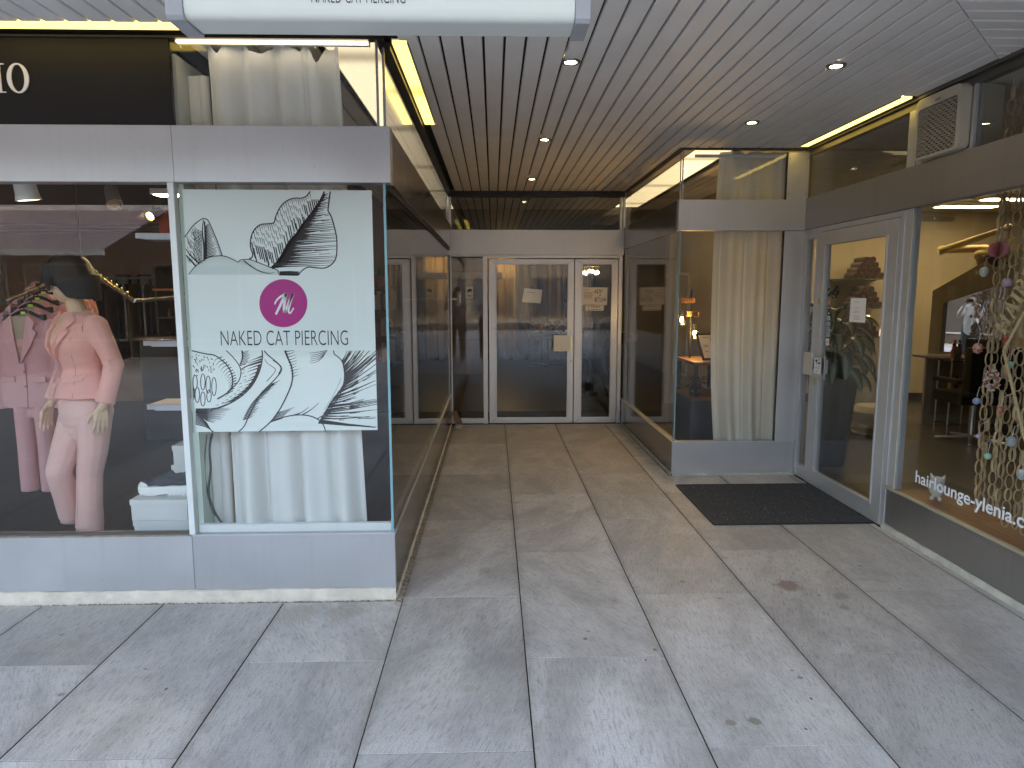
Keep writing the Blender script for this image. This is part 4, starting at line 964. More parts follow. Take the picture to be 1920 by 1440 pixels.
# ------------------------------------------------------------------ hanging lightbox
ys0, ys1 = 1.95, 2.08
q0, q1, q2, q3 = P(345, 33, 'y', ys0), P(1078, 38, 'y', ys0), P(312, 33, 'y', ys0), P(1107, 40, 'y', ys0)
lb = thing('lightbox_sign', 'white hanging lightbox sign with grey end caps under the slatted ceiling', 'sign', ((q0.x+q1.x)/2, 2.02, q0.z))
ACR = M('milky_acrylic', (.72,.75,.70), .35, vs=2, var=.02, spec=.4)
zb_ = (q0.z+q1.z)/2; H_ = .36
bx = MB()
prof = [(ys0+.004, zb_+H_), (ys0, zb_+.030), (ys0+.004, zb_+.012), (ys0+.014, zb_+.002), (ys0+.03, zb_), (ys1-.006, zb_+.002), (ys1, zb_+.02), (ys1, zb_+H_)]
n_ = len(prof); bx.add([(q0.x, a, b) for a, b in prof]+[(q1.x, a, b) for a, b in prof], [(i, (i+1) % n_, n_+(i+1) % n_, n_+i) for i in range(n_)]+[tuple(range(n_)), tuple(range(2*n_-1, n_-1, -1))])
bx.build('body', ACR, lb, smooth=True)
CAP = M('grey_cap', (.36,.36,.39), .45, var=.03)
for xa, xb in ((q2.x, q0.x-.001), (q1.x+.001, q3.x)):
    e = MB(); pr_ = [(ys0-.006, zb_+H_+.01), (ys0-.006, zb_+.004), (ys0+.004, zb_-.006), (ys1+.004, zb_-.006), (ys1+.006, zb_+H_+.01)]
    n_ = len(pr_); e.add([(xa, a, b) for a, b in pr_]+[(xb, a, b) for a, b in pr_], [(i, (i+1) % n_, n_+(i+1) % n_, n_+i) for i in range(n_)]+[tuple(range(n_)), tuple(range(2*n_-1, n_-1, -1))])
    e.build('end_cap', CAP, lb, bevel=.003)
for x_ in (q0.x+.2, q1.x-.2): MB().tube([(x_, 2.015, zb_+H_-.02), (x_, 2.015, CZ+.005)], .008).build('hanger', STEEL, lb)
sy_b = P(670, 5, 'y', ys0)
a0, a1 = P(584, 5, 'y', ys0-.002), P(760, 5, 'y', ys0-.002)
add_text(MB(), 'NAKED CAT PIERCING', lambda a, b, c_: (a0.x+a, ys0-.0015, a0.z+b), width=a1.x-a0.x, height=.036, offset=-.012).build('lettering', INK, lb)
# ------------------------------------------------------------------ doormat and door wedge
MATM = M('black_rib_mat', (.055,.055,.058), .95, vs=60, var=.5, bump=1, bs=300)
dm_ = MB(); 
mt_ = thing('doormat', 'black coir doormat lying before the salon door', 'doormat', (2.03, 4.91, 0))
mx0, mx1, my0, my1 = 1.475, 2.570, 4.430, 5.392
MB().cbox(mx0, mx1, my0, my1, .0015, .009, .003).build('backing', M('rubber', (.012,.012,.013), .7), mt_)
rm = random.Random(8); pm = MB()
nx, ny = 150, 130; hs = {}
def pile(u, v):
    return (mx0+.006+(mx1-mx0-.012)*u, my0+.006+(my1-my0-.012)*v, .0115+rm.uniform(-.0028, .0028))
pm.grid(pile, nx, ny); pm.build('pile', MATM, mt_)
RIM = M('mat_rim', (.03,.03,.031), .7, vs=30, var=.4)
for a_, b_, c_, d_ in ((mx0, mx1, my0, my0+.012), (mx0, mx1, my1-.012, my1), (mx0, mx0+.012, my0+.0125, my1-.0125), (mx1-.012, mx1, my0+.0125, my1-.0125)): MB().cbox(a_, b_, c_, d_, .0092, .0150, .002).build('rim', RIM, mt_)
dust = MB()
for k in range(170):
    x_, y_, s_ = rm.uniform(mx0+.02, mx1-.02), rm.uniform(my0+.02, my1-.02), rm.uniform(.001, .0032); dust.ball((x_, y_, .0155), s_, s_*1.4, s_*.5, 6, 4)
dst = dust.build('crumbs', M('pale_crumb', (.34,.31,.27), .9, var=.4, vs=50), mt_); dst['kind'] = 'stuff'
q = P(858, 800, 'z', 0)
dw = thing('door_wedge', 'brown wooden strip propped on a small stone block in the passage corner', 'door wedge', (q.x, q.y, 0))
b = MB(); a_, c_ = Vector((-.47, 8.06, .17)), Vector((-.415, 7.98, .035)); ax = (c_-a_)/2; b.obox((a_+c_)/2, Vector((.028, .008, .01)), Vector((0, .010, 0)), ax)
b.build('strip', M('worn_wood', (.16,.095,.06), .7, vs=9, var=.3), dw, bevel=.002)
MB().cbox(-.445, -.37, 7.86, 7.98, .001, .028, .006).build('block', M('pale_stone_block', (.42,.38,.33), .8, vs=20, var=.2), dw)
MB().tube([(-.46, 8.09, .16), (-.40, 8.05, .10), (-.375, 8.02, .012)], .006, 6).build('strap', GASKET, dw)
# ------------------------------------------------------------------ notices
def sheet_on(name, label, cat, corners, ax, val, mat, lines=(), th=.0008, sgn=-1, group=None):
    """thin sheet fixed to a pane. corners px; lines = [(x0,y0,x1,w_px,material)] in px"""
    pts = [P(x_, y_, ax, val) for x_, y_ in corners]; cen = sum(pts, Vector())/4
    t = thing(name, label, cat, cen, 0, group); k = 'xyz'.index(ax)
    def off(v, d): v = Vector(v); v[k] += sgn*d; return v
    MB().add([off(p_, th) for p_ in pts]+[off(p_, 0) for p_ in pts], [(0,1,2,3),(7,6,5,4),(0,4,5,1),(1,5,6,2),(2,6,7,3),(3,7,4,0)]).build('sheet', mat, t)
    by = {}
    for x0_, y0_, x1_, y1_, wpx, mm in lines: by.setdefault(mm.name, (mm, []))[1].append(([(x0_, y0_), (x1_, y1_)], wpx, wpx))
    for nm, (mm, ls) in by.items():
        MB().strokes(ls, lambda a, b: off(P(a, b, ax, val), th+.0006), 1).build('print', mm, t)
    return t, off
YG = YB+.025
ls = []
for k, (w_, mm) in enumerate(((11,INKGREY),(0,INK),(17,INKRED),(16,INKGREY),(17,INKRED),(15,INKGREY),(16,INKRED))):
    if w_: ls.append((1095, 543.5+k*2.55, 1095+w_, 543.6+k*2.55, .7, mm))
rn = random.Random(6)
for k in range(26): a, b = rn.uniform(1115, 1128), rn.uniform(544, 551); ls.append((a, b, a+rn.uniform(-2, 3), b-rn.uniform(1, 4), .8, INKGREY))
for k in range(50): a, b = rn.uniform(1115, 1134), rn.uniform(558, 566.5); ls.append((a, b, a+rn.uniform(-2, 3), b-rn.uniform(1, 2.5), .8, INKGREY))
ls.append((1124, 554, 1126.5, 554, 2.6, INKRED))
sheet_on('notice', 'landscape notice with red lines and a leaf drawing on the narrow door leaf', 'notice', [(1092,538.5),(1139,539),(1138.5,572),(1091.5,571)], 'y', YB+.006, PAPER, ls)
ls = [(1102,575.5,1106,575.5,1.6,INKGREY),(1108,575.3,1110.5,575.3,2,M('print_orange',(.7,.25,.05),.6)),(1112,575.3,1116,575.3,2,INKRED),(1117.5,575.3,1121,575.3,2,M('print_blue',(.08,.2,.5),.6)),(1123,575.3,1125.5,575.3,2,M('print_blue_b',(.1,.3,.6),.6))]
for k in range(7): ls.append((1102+k*4, 580.3, 1104.8+k*4, 580.3, 1.4, INKGREY))
sheet_on('notice', 'small strip of payment marks under the landscape notice', 'notice', [(1098,572.5),(1132,572.5),(1131.5,582.5),(1098,582.5)], 'y', YB+.006, PAPER, ls)
t, off = sheet_on('notice', 'blank white card hung askew on a string inside the wide door', 'notice', [(983,540),(1017,543.5),(1013.5,569),(978.5,566)], 'y', YB+.05, PAPER, [(987,547.5,1004,549,.7,INKGREY)], .002)
MB().tube([PX(990, 541, YB+.05), PX(997, 532, YB+.05), PX(998, 500, YB+.05)], .0012, 6).tube([PX(1008, 542, YB+.05), PX(998, 532, YB+.05)], .0012, 6).build('string', M('grey_string', (.4,.38,.34), .8), t)
MB().ball(PX(998, 500, YB+.045), .012).build('suction_hook', GLASSE, t)
t, off = sheet_on('notice', 'white video surveillance sticker on the left sidelight', 'notice', [(873,537),(887.5,537),(887,559.5),(873,559.5)], 'y', YB+.022, PAPER, [(876.5,546,883.5,542.5,3.6,INK),(882,545.5,885,544,2.4,INK),(878,547,876.3,549.5,1.4,INK),(880,546,881,548.5,1.2,INK),(884,546.5,884.6,548.4,1.2,INK)])
v0 = P(875, 556.2, 'y', YB+.0205)
add_text(MB(), 'VIDEO', lambda a, b, c_: (v0.x+a, YB+.0205, v0.z+b), width=P(886,556,'y',YB+.02).x-v0.x, height=.022, offset=.01).build('lettering', INK, t)
# notice and stickers of the salon door
XG = XS+.006
ls = [(1601,566,1612,566.5,.7,INKGREY),(1603,577,1611,577.4,.7,INKGREY),(1601,583,1613,583.5,.7,INKGREY),(1600,586.3,1613,586.8,.6,INKGREY),(1600,592,1612,592.5,.8,INKGREY),(1601,595.5,1612,596,.7,INKRED),(1600,598.2,1613,598.7,.7,INKRED)]
sheet_on('notice', 'white printed price sheet taped to the salon door glass', 'notice', [(1595.5,558.5),(1624.5,559),(1622,605),(1592.5,603.5)], 'x', XS+.0055, PAPER, ls)
stk = [((1552,1557),(564,571),(.62,.18,.06),'orange square sticker on the salon door edge, topmost of its strip'),((1551.5,1557),(573,581),(.05,.05,.09),'dark blue square sticker below the orange one'),((1551,1557),(584,591),(.03,.03,.03),'black sticker with a pale word below the dark blue one'),
       ((1551,1556.5),(593,601),(.45,.65,.75),'light blue sticker with a slanted mark'),((1550.5,1556.5),(604,611),(.30,.50,.62),'blue sticker with a horizontal bar'),((1550,1556),(613,621),(.33,.52,.62),'blue sticker with two dark marks'),((1549.5,1556),(623,632),(.28,.48,.60),'blue sticker with one dark square'),((1548.5,1554.5),(635,648),(.75,.72,.74),'white sticker at the foot of the sticker strip')]
for (x0_, x1_), (y0_, y1_), col, lbl in stk:
    mm = M('sticker_'+lbl.split()[0]+str(y0_), col, .5, var=.05); xm, ym = (x0_+x1_)/2, (y0_+y1_)/2
    sheet_on('sticker', lbl, 'sticker', [(x0_,y0_),(x1_,y0_-.5),(x1_,y1_-.5),(x0_,y1_)], 'x', XS-.018, mm, [(x0_+1.5, ym, x1_-1.5, ym-.3, 2, WHITEP if sum(col) < .9 else INKGREY)], .0005, -1, 'stickers along the salon door edge')
ls = [(1529.5,677,1532.5,675.5,4.5,INK),(1531,679,1531,683,1.4,INK),(1534,674,1538,673.5,.8,INKGREY),(1534,677,1538,676.5,.8,INKGREY),(1534,681.5,1538.5,681,3,INK),(1528.5,688,1532,689,1.1,INKGREY),(1533,687.5,1537,687,.8,INKGREY),(1533,690.5,1538,690,.8,INKGREY),(1530,693,1532,697,1,INKGREY)]
sheet_on('sticker', 'white hairdryer sticker on the pull plate of the salon door', 'sticker', [(1527,670.5),(1540,671.5),(1539,702),(1526,699)], 'x', XS-.0862, PAPER, ls, .0005)
ls = []

dec = [(1553,556,1558,548,3,INK),(1556,552,1561,546,3.4,INK),(1562,552,1565,541,4.2,INK),(1566,548,1570,535,4.6,INK),(1568,554,1573,545,3.6,INK),(1553,545,1555,540,2.4,INK),(1558,553,1572,551,1.6,INK),(1560,556,1563,560,2.6,INK),(1566,554,1568,560,2.8,INK)]
sheet_on('leaf_decal', 'black leafy decal beside the lock on the salon door glass', 'sticker', [(1566,536),(1571,535.5),(1570,541),(1566,541.5)], 'x', XS+.0055, INK, dec, .0005)
# ------------------------------------------------------------------ figures
SKINM = M('mannequin_skin', (.64,.42,.27), .5, vs=3, var=.05)
PINK = M('pink_cloth', (.78,.36,.30), .85, vs=200, var=.07, bump=.15, bs=500, sheen=.2)
PINK2 = M('pale_pink_cloth', (.76,.44,.39), .85, vs=200, var=.07, bump=.15, bs=500, sheen=.2)
PINKD = M('dusty_pink_cloth', (.60,.30,.30), .85, vs=200, var=.08, bump=.15, bs=500)
BLACKHAIR = M('black_hair', (.006,.006,.008), .5, vs=40, var=.5, bump=.5, bs=60, stretch=(6,6,1))
def hand(bl, w_, d, side, k=1.0, palm=None, curl=.25):
    """hand at wrist w_ pointing along d; side = direction of the thumb. palm + five fingers of different length"""
    w_ = Vector(w_); d = Vector(d).normalized(); th = Vector(side); th = (th-d*th.dot(d)).normalized(); nr = d.cross(th).normalized()
    if palm is not None and nr.dot(Vector(palm)) < 0: nr = -nr
    # palm: four fanning metacarpals
    roots = []
    for i, o in enumerate((.030, .010, -.010, -.028)):
        r0 = w_+d*.012*k+th*o*.55*k; r1 = w_+d*(.088-.004*abs(i-1))*k+th*o*k
        bl.limb(r0, r1, .0125*k, .0112*k, 8); roots.append(r1)
    for i, (r, ln) in enumerate(zip(roots, (.070, .080, .074, .056))):
        fan = (.10, .03, -.04, -.12)[i]; p_ = r; dd = (d+th*fan).normalized(); rad = (.0088, .009, .0086, .0076)[i]
        for j, (fr_, ang) in enumerate(((.45, curl*.5), (.32, curl), (.23, curl*1.3))):
            dd = (dd+nr*ang).normalized(); q_ = p_+dd*ln*k*fr_; bl.limb(p_, q_, rad*k*(1-.07*j), rad*k*(.93-.07*j), 8); p_ = q_
    t0 = w_+d*.028*k+th*.020*k; t1 = t0+(d*.55+th*.62+nr*.25).normalized()*.040*k; t2 = t1+(d*.85+th*.25+nr*.3).normalized()*.030*k; t3 = t2+(d*.95+nr*.25).normalized()*.022*k
    bl.chain([t0, t1, t2, t3], [.0135*k, .0115*k, .010*k, .0078*k])
def head(bl, c, fdir, k=1.0, up=(0,0,1)):
    """skull, jaw, nose, brow, lips, ears around centre c, looking along fdir"""
    c = Vector(c); f = Vector(fdir).normalized(); u = Vector(up); u = (u-f*u.dot(f)).normalized(); s = f.cross(u)
    R_ = Matrix((s, f, u)).transposed()
    def at(a, b, d): return c+(s*a+f*b+u*d)*k
    bl.ell(at(0, -.012, .022), .072*k, .092*k, .085*k, R_)
    bl.ell(at(0, .020, -.035), .056*k, .066*k, .072*k, R_)
    bl.ell(at(0, .052, -.082), .026*k, .022*k, .020*k, R_)
    bl.limb(at(0, .082, .012), at(0, .100, -.022), .008*k, .0125*k, 8)
    bl.ell(at(.011, .090, -.026), .008*k, .008*k, .006*k, R_); bl.ell(at(-.011, .090, -.026), .008*k, .008*k, .006*k, R_)
    bl.ell(at(0, .084, -.052), .021*k, .010*k, .0065*k, R_); bl.ell(at(0, .082, -.062), .018*k, .010*k, .0065*k, R_)
    for a in (-1, 1):
        bl.ell(at(a*.030, .074, .030), .022*k, .012*k, .008*k, R_)
        bl.ell(at(a*.074, -.008, -.010), .009*k, .018*k, .030*k, R_)
        bl.ell(at(a*.034, .055, -.030), .022*k, .022*k, .022*k, R_)
    return at, R_
def eyes(at, R_, parent, k=1.0):
    mk = MB()
    for a in (-1, 1): mk.ball(at(a*.029, .079, .008), .0105*k, .006*k, .0065*k, 10, 8, R_)
    return mk.build('eyes', M('eye', (.09,.07,.06), .25), parent, smooth='all')
# ------------------------------------------------------------------ the mannequin
def mannequin():
    ox, oy, oz = -2.262, 3.82, .14
    XF = Matrix.Translation((ox, oy, oz)) @ Matrix.Rotation(math.radians(-32), 4, 'Z')
    t = thing('mannequin', 'standing mannequin in a pink blazer and pale pink trousers with black bobbed wig', 'mannequin', (ox, oy, oz))
    hc = Vector((-.005, -.03, 1.475)); fd = Matrix.Rotation(math.radians(-46), 3, 'Z') @ Vector((0, -1, -.24))
    b = Blob()
    at, R_ = head(b, hc, fd, .97)
    b.chain([(0, .012, 1.27), (0, .0, 1.34), (-.004, -.012, 1.41)], [.062, .047, .046])
    b.rings([(0, 0, .78, .15, .10), (0, 0, .90, .13, .10), (0, 0, 1.0, .112, .085), (0, -.01, 1.15, .13, .10), (0, 0, 1.26, .14, .07), (0, 0.01, 1.30, .07, .05)])
    le, lw = Vector((.238, .045, 1.035)), Vector((.232, -.015, .845)); re, rw = Vector((-.215, .035, 1.03)), Vector((-.232, -.045, .83))
    b.chain([(.165, .01, 1.245), le, lw, lw+Vector((-.003, -.012, -.03))], [.045, .036, .025, .022]); b.chain([(-.165, .01, 1.245), re, rw, rw+Vector((-.004, -.012, -.03))], [.045, .036, .025, .022])
    hand(b, lw+Vector((-.004, -.012, -.02)), (-.10, -.08, -1), (-.25, -1, 0), .98, (-1, 0, 0), .13)
    hand(b, rw+Vector((-.004, -.014, -.02)), (-.16, -.22, -1), (.25, -1, 0), .98, (1, 0, 0), .16)
    body = b.build('body', SKINM, t, .0052, 3, XF)
    eyes(lambda a, q, d: XF @ at(a, q, d), XF.to_3x3() @ R_, t, .97)
    # wig: bob with a fringe
    b = Blob(); f = Vector(fd).normalized(); u = Vector((0, 0, 1)); u = (u-f*u.dot(f)).normalized(); s = f.cross(u); RR = Matrix((s, f, u)).transposed()
    def hp_(a, q, d): return hc+s*a+f*q+u*d
    b.ell(hp_(0, -.022, .052), .104, .114, .102, RR); b.ell(hp_(0, -.050, -.010), .110, .088, .095, RR)
    rw_ = random.Random(12)
    for k in range(46):
        a_ = math.radians(72+216*k/45); sx_, fy = math.sin(a_), math.cos(a_)
        ln = .052+.012*rw_.random()+.070*(1-fy)/2
        p0 = hp_(.078*sx_, -.02+.080*fy, .092); p1 = hp_(.116*sx_, -.025+.114*fy, 0); p2 = hp_(.100*sx_, -.03+.094*fy, -ln)
        b.chain([p0, p1, p2], [.020, .018, .005])
    for k in range(17):
        a_ = math.radians(-44+88*k/16); sx_, fy = math.sin(a_), math.cos(a_)
        b.chain([hp_(.078*sx_, .07*fy, .10), hp_(.100*sx_, .098*fy-.005, .05), hp_(.098*sx_, .100*fy, .012-.022*rw_.random()-.03*abs(sx_))], [.018, .016, .005])
    b.build('wig', BLACKHAIR, t, .0055, 2, XF)
    # blazer
    def ring_r(z):
        tab = [(.855,.200,.148,0),(.90,.186,.138,0),(.96,.148,.116,0),(1.005,.128,.100,0),(1.06,.143,.112,-.004),(1.14,.160,.128,-.012),(1.20,.168,.116,-.008),(1.25,.170,.094,.002),(1.285,.135,.080,.008),(1.315,.085,.066,.012)]
        for p_, q_ in zip(tab, tab[1:]):
            if z <= q_[0]:
                k = max(0, (z-p_[0])/(q_[0]-p_[0])); k = k*k*(3-2*k); return tuple(p_[i]+(q_[i]-p_[i])*k for i in (1, 2, 3))
        return tab[-1][1:]
    def front(x_, z, d=0):
        rx, ry, cy_ = ring_r(z); k = max(.02, 1-(x_/rx)**2); return Vector((x_, cy_-(ry+d)*math.sqrt(k), z))
    bl = Blob(); bl.rings([(0, ring_r(z)[2], z, ring_r(z)[0], ring_r(z)[1]) for z in [.855+.02*i for i in range(24)]], 40)
    for sgn, e_, w__ in ((1, le, lw), (-1, re, rw)):
        sh = Vector((sgn*.158, .008, 1.238))
        m1 = sh.lerp(e_, .5)+Vector((sgn*.008, 0, .0)); m2 = e_.lerp(w__, .5)+Vector((0, .004, 0))
        bl.chain([sh, m1, e_, m2, w__+Vector((0, 0, -.012))], [.064, .054, .049, .047, .048], True)
        for q in range(3): bl.limb(e_+Vector((-.03, -.035+.01*q, .03-.025*q)), e_+Vector((.03, -.04, .022-.022*q)), .012, .012)
    bz = bl.build('blazer', PINK, t, .0065, 5, XF)
    def panel(name, pts, d0, d1, mt, par, n=5):
        """cloth panel hugging the chest: pts outline in (x,z)"""
        m_ = MB(); poly = []
        for (a, b_), (c__, d__) in zip(pts, pts[1:]+pts[:1]):
            for i in range(n): poly.append((a+(c__-a)*i/n, b_+(d__-b_)*i/n))
        cx_ = sum(p_[0] for p_ in poly)/len(poly); cz_ = sum(p_[1] for p_ in poly)/len(poly); k = len(poly)
        fr_ = [XF @ front(a, b_, d1) for a, b_ in poly]+[XF @ front(cx_, cz_, d1+.002)]; bk = [XF @ front(a, b_, d0) for a, b_ in poly]+[XF @ front(cx_, cz_, d0)]
        m_.add(fr_+bk, [(i, (i+1) % k, k) for i in range(k)]+[(k+1+(i+1) % k, k+1+i, 2*k+1) for i in range(k)]+[(i, k+1+i, k+1+(i+1) % k, (i+1) % k) for i in range(k)])
        return m_.build(name, mt, par, smooth=True)
    panel('neckline', [(-.040,1.30),(.044,1.30),(.030,1.20),(.006,1.075),(-.028,1.20)], .000, .0035, SKINM, t)
    panel('lapel', [(.046,1.305),(.104,1.262),(.080,1.236),(.102,1.212),(.058,1.14),(.006,1.068),(.028,1.19)], .003, .018, PINK, bz)
    panel('lapel', [(-.042,1.305),(-.098,1.262),(-.076,1.236),(-.098,1.212),(-.054,1.14),(.002,1.068),(-.028,1.19)], .003, .018, PINK, bz)
    panel('collar', [(.036,1.318),(.060,1.318),(.102,1.270),(.090,1.256),(.050,1.296)], .004, .018, PINK, bz)
    panel('collar', [(-.036,1.318),(-.060,1.318),(-.098,1.270),(-.086,1.256),(-.050,1.296)], .004, .018, PINK, bz)
    panel('pocket_flap', [(.040,.972),(.128,.985),(.130,.952),(.044,.940)], .003, .016, PINK, bz)
    panel('pocket_flap', [(-.040,.972),(-.128,.985),(-.130,.952),(-.044,.940)], .003, .016, PINK, bz)
    panel('front_edge', [(.002,1.07),(.010,1.07),(.004,.95),(-.012,.862),(-.020,.862),(-.004,.95)], .001, .005, PINKD, bz)
    MB().ball(XF @ front(.008, 1.045, .006), .009, .006, .009, 10, 8).build('button', PINKD, bz, smooth='all')
    SEAM = M('rose_seam', (.50,.20,.17), .85)
    for s_ in (-1, 1):
        MB().tube([XF @ front(s_*x_, z_, .0015) for x_, z_ in ((.118,1.235),(.108,1.17),(.094,1.08),(.088,1.01),(.100,.94),(.118,.862))], .0016, 5).build('dart_seam', SEAM, bz)
        MB().loop([XF @ (Vector((s_*.150, .006, 1.225))+Vector((s_*.012*math.sin(a_), .064*math.cos(a_), .066*math.sin(a_)))) for a_ in [2*PI*k/28 for k in range(28)]], .0022, 5).build('armhole_seam', SEAM, bz)
    # nape collar
    cb_ = Blob(); 
    for k in range(13):
        a_ = math.radians(-10+200*k/12); p_ = Vector((.066*math.cos(a_), .010+.058*math.sin(a_), 1.315+.012*math.sin(a_))); q_ = Vector((.080*math.cos(a_), .012+.072*math.sin(a_), 1.285)); cb_.limb(p_, q_, .009, .009, 8)
    cb_.build('nape_collar', PINK, bz, .006, 2, XF)
    # trousers
    bl = Blob()
    bl.rings([(0, .005, .70, .145, .108), (0, .008, .76, .166, .122), (0, .008, .82, .160, .118), (0, .005, .90, .135, .10)], 36)
    bl.chain([(.078, .004, .735), (.062, -.006, .56), (.030, -.018, .42), (.018, -.026, .24), (.008, -.030, .115)], [.090, .076, .066, .066, .072], True); bl.ell((0, .004, .70), .135, .10, .11)
    kn = Vector((-.118, -.105, .43))
    bl.chain([(-.080, .0, .735), (-.100, -.055, .58), kn, (-.150, -.060, .27), (-.180, -.020, .150)], [.090, .078, .066, .065, .072], True)
    for q in range(4): bl.limb(kn+Vector((-.03, .045, .03-.035*q)), kn+Vector((.045, .02, .02-.032*q)), .016, .012)
    tr = bl.build('trousers', PINK2, t, .0065, 9, XF)
    # hems cut straight: thin cuffs
    for px_, py_, pz_ in ((.008, -.030, .078), (-.184, -.014, .115)):
        m_ = MB(); prof_ = [(.068, .08), (.074, .03), (.075, 0), (.068, .0), (.066, .03), (.06, .08)]
        m_.lathe(prof_, (0, 0, 0), 32, 1, .88); m_.v = [tuple(XF @ (Vector(v)+Vector((px_, py_, pz_)))) for v in m_.v]; m_.build('cuff', PINK2, tr, smooth='all')
    cr = MB()
    def legline(pts): cr.tube([XF @ Vector(p_) for p_ in pts], .0022, 5)
    legline([(.075, -.10, .70), (.055, -.083, .56), (.028, -.087, .42), (.018, -.094, .24), (.008, -.104, .06)])
    cr.build('crease', PINK2, tr)
    MB().tube([(ox+.02, oy+.02, .146), (ox+.02, oy+.02, .55)], .012).lathe([(0, 0), (.15, 0), (.15, .008), (0, .012)], (ox, oy+.02, .1405), 32).build('stand', STEEL, t, smooth=True)
mannequin()
# ------------------------------------------------------------------ rail of pink suits
CHROME = M('chrome', (.75,.75,.78), .3, 1, .02)
LIME = M('lime_size_tag', (.45,.75,.05), .5)
def suit():
    t = thing('pink_suit', 'pink blazer and trousers hung on a black hanger, foremost on the rail', 'suit', (0, 0, 0), 0, 'pink suits on the clothes rail')
    b = Blob()
    b.rings([(0, 0, -.56, .185, .055), (0, 0, -.46, .178, .058), (0, 0, -.30, .16, .055), (0, 0, -.16, .172, .06), (0, 0, -.05, .175, .045), (0, 0, -.015, .12, .035), (0, 0, .01, .06, .03)], 36)
    for s_ in (-1, 1):
        b.chain([(s_*.165, 0, -.06), (s_*.205, .005, -.25), (s_*.215, -.005, -.43), (s_*.215, -.012, -.57)], [.05, .045, .042, .043], True)
    bz = b.build('blazer', PINKD, t, .008, 3)
    MB().prism([(-.05,.004),(.05,.004),(.004,-.27)], lambda a, c__, k: (a, -.046-.02*min(1, max(0, (-c__)*5))+.014*k, c__)).build('lining', M('beige_lining', (.36,.27,.19), .8), bz)
    for s_ in (-1, 1):
        MB().prism([(s_*.05,.012),(s_*.10,-.03),(s_*.085,-.07),(s_*.11,-.09),(s_*.075,-.17),(s_*.004,-.28),(s_*.03,-.12)], lambda a, c__, k: (a, -.055-.022*min(1, max(0, (-c__)*5))+.012*k, c__)).build('lapel', PINKD, bz, bevel=.002)
        MB().prism([(s_*.055,-.36),(s_*.14,-.36),(s_*.14,-.395),(s_*.055,-.395)], lambda a, c__, k: (a, -.062+.01*k, c__)).build('pocket_flap', PINKD, bz)
    bt = MB()
    for z in (-.33, -.42): bt.ball((.012, -.062, z), .008, .005, .008, 8, 6)
    bt.build('button', M('rose_button', (.4,.15,.17), .4), bz)
    MB().tube([(.018,-.060,-.28),(.02,-.060,-.42),(.01,-.056,-.555)], .0025, 5).build('front_edge', M('deep_rose_seam', (.38,.17,.18), .8), bz)
    b = Blob(); b.rings([(0, 0, -.62, .10, .03), (0, 0, -.40, .12, .03)], 24)
    for s_ in (-1, 1): b.chain([(s_*.062, 0, -.55), (s_*.066, 0, -.80), (s_*.066, 0, -1.09)], [.055, .05, .052], True)
    b.build('trousers', PINKD, t, .009, 3)
    h = thing('hanger', None, None); h.parent = t
    MB().tube(smooth_curve([(-.17,0,-.045),(-.09,0,.0),(0,0,.035),(.09,0,.0),(.17,0,-.045)], 5), .011, 8).tube(smooth_curve([(0,0,.03),(0,0,.06),(.018,0,.085),(.006,0,.108),(-.012,0,.098)], 5), .003, 6).build('bar', BLACKP, h, local=True)
    MB().cbox(-.014, .014, -.014, -.010, .018, .032, .002).build('size_tag', LIME, h, local=True)
    for s_ in (-1, 1): MB().cbox(s_*.115-.014, s_*.115+.014, -.012, .012, -.06, .015, .003).build('clip', BLACKP, h, local=True)
    return t
s0 = suit()
pa, pb = PX(46, 588, 4.30), PX(112, 520, 5.55)
slabel = ['pink blazer and trousers on a black hanger, foremost on the clothes rail', 'pink suit hanging directly behind the foremost one', 'third pink suit along the rail', 'fourth pink suit along the rail, half behind the others', 'fifth pink suit along the rail', 'sixth pink suit on the rail, near the wig of the mannequin', 'pink suit at the far end of the rail']
for i in range(7):
    o = s0 if i == 0 else copy_tree(s0); o['label'] = slabel[i]
    p_ = pa.lerp(pb, i/6); o.location = (p_.x, p_.y, p_.z-.02); o.rotation_euler.z = math.radians(-4+3*i)
cr_ = thing('clothes_rail', 'dark metal rail slanting back behind the mannequin with suits on it', 'clothes rail', pa)
e0, e1 = pa+Vector((-.02, -.14, .072)), pb+Vector((.03, .25, .072))
MB().tube([e0, e1], .013, 10).build('bar', M('gunmetal', (.03,.03,.03), .6), cr_)
MB().tube([e0, (e0.x, e0.y, 2.69)], .006).tube([e1, (e1.x, e1.y, 2.69)], .006).build('drop_rod', M('gunmetal_post', (.03,.03,.03), .6), cr_)
rk_ = thing('display_arm', 'chrome display arm with pegs slanting down behind the wig', 'display arm', PX(215, 540, 4.9))
a_, b_ = PX(183, 517, 4.9), PX(251, 564, 4.5)
MB().tube([a_, b_], .016, 4).build('bar', CHROME, rk_)
pg = MB()
for k in range(7):
    p_ = a_.lerp(b_, (k+.3)/7); pg.tube([p_, p_+Vector((.0, -.03, .035))], .004, 6).ball(p_+Vector((0, -.03, .037)), .007, n=8, m=6)
pg.build('peg', BRASS, rk_)
MB().tube([b_, (b_.x+.02, 5.2, b_.z+.02)], .012).build('bracket', CHROME, rk_)
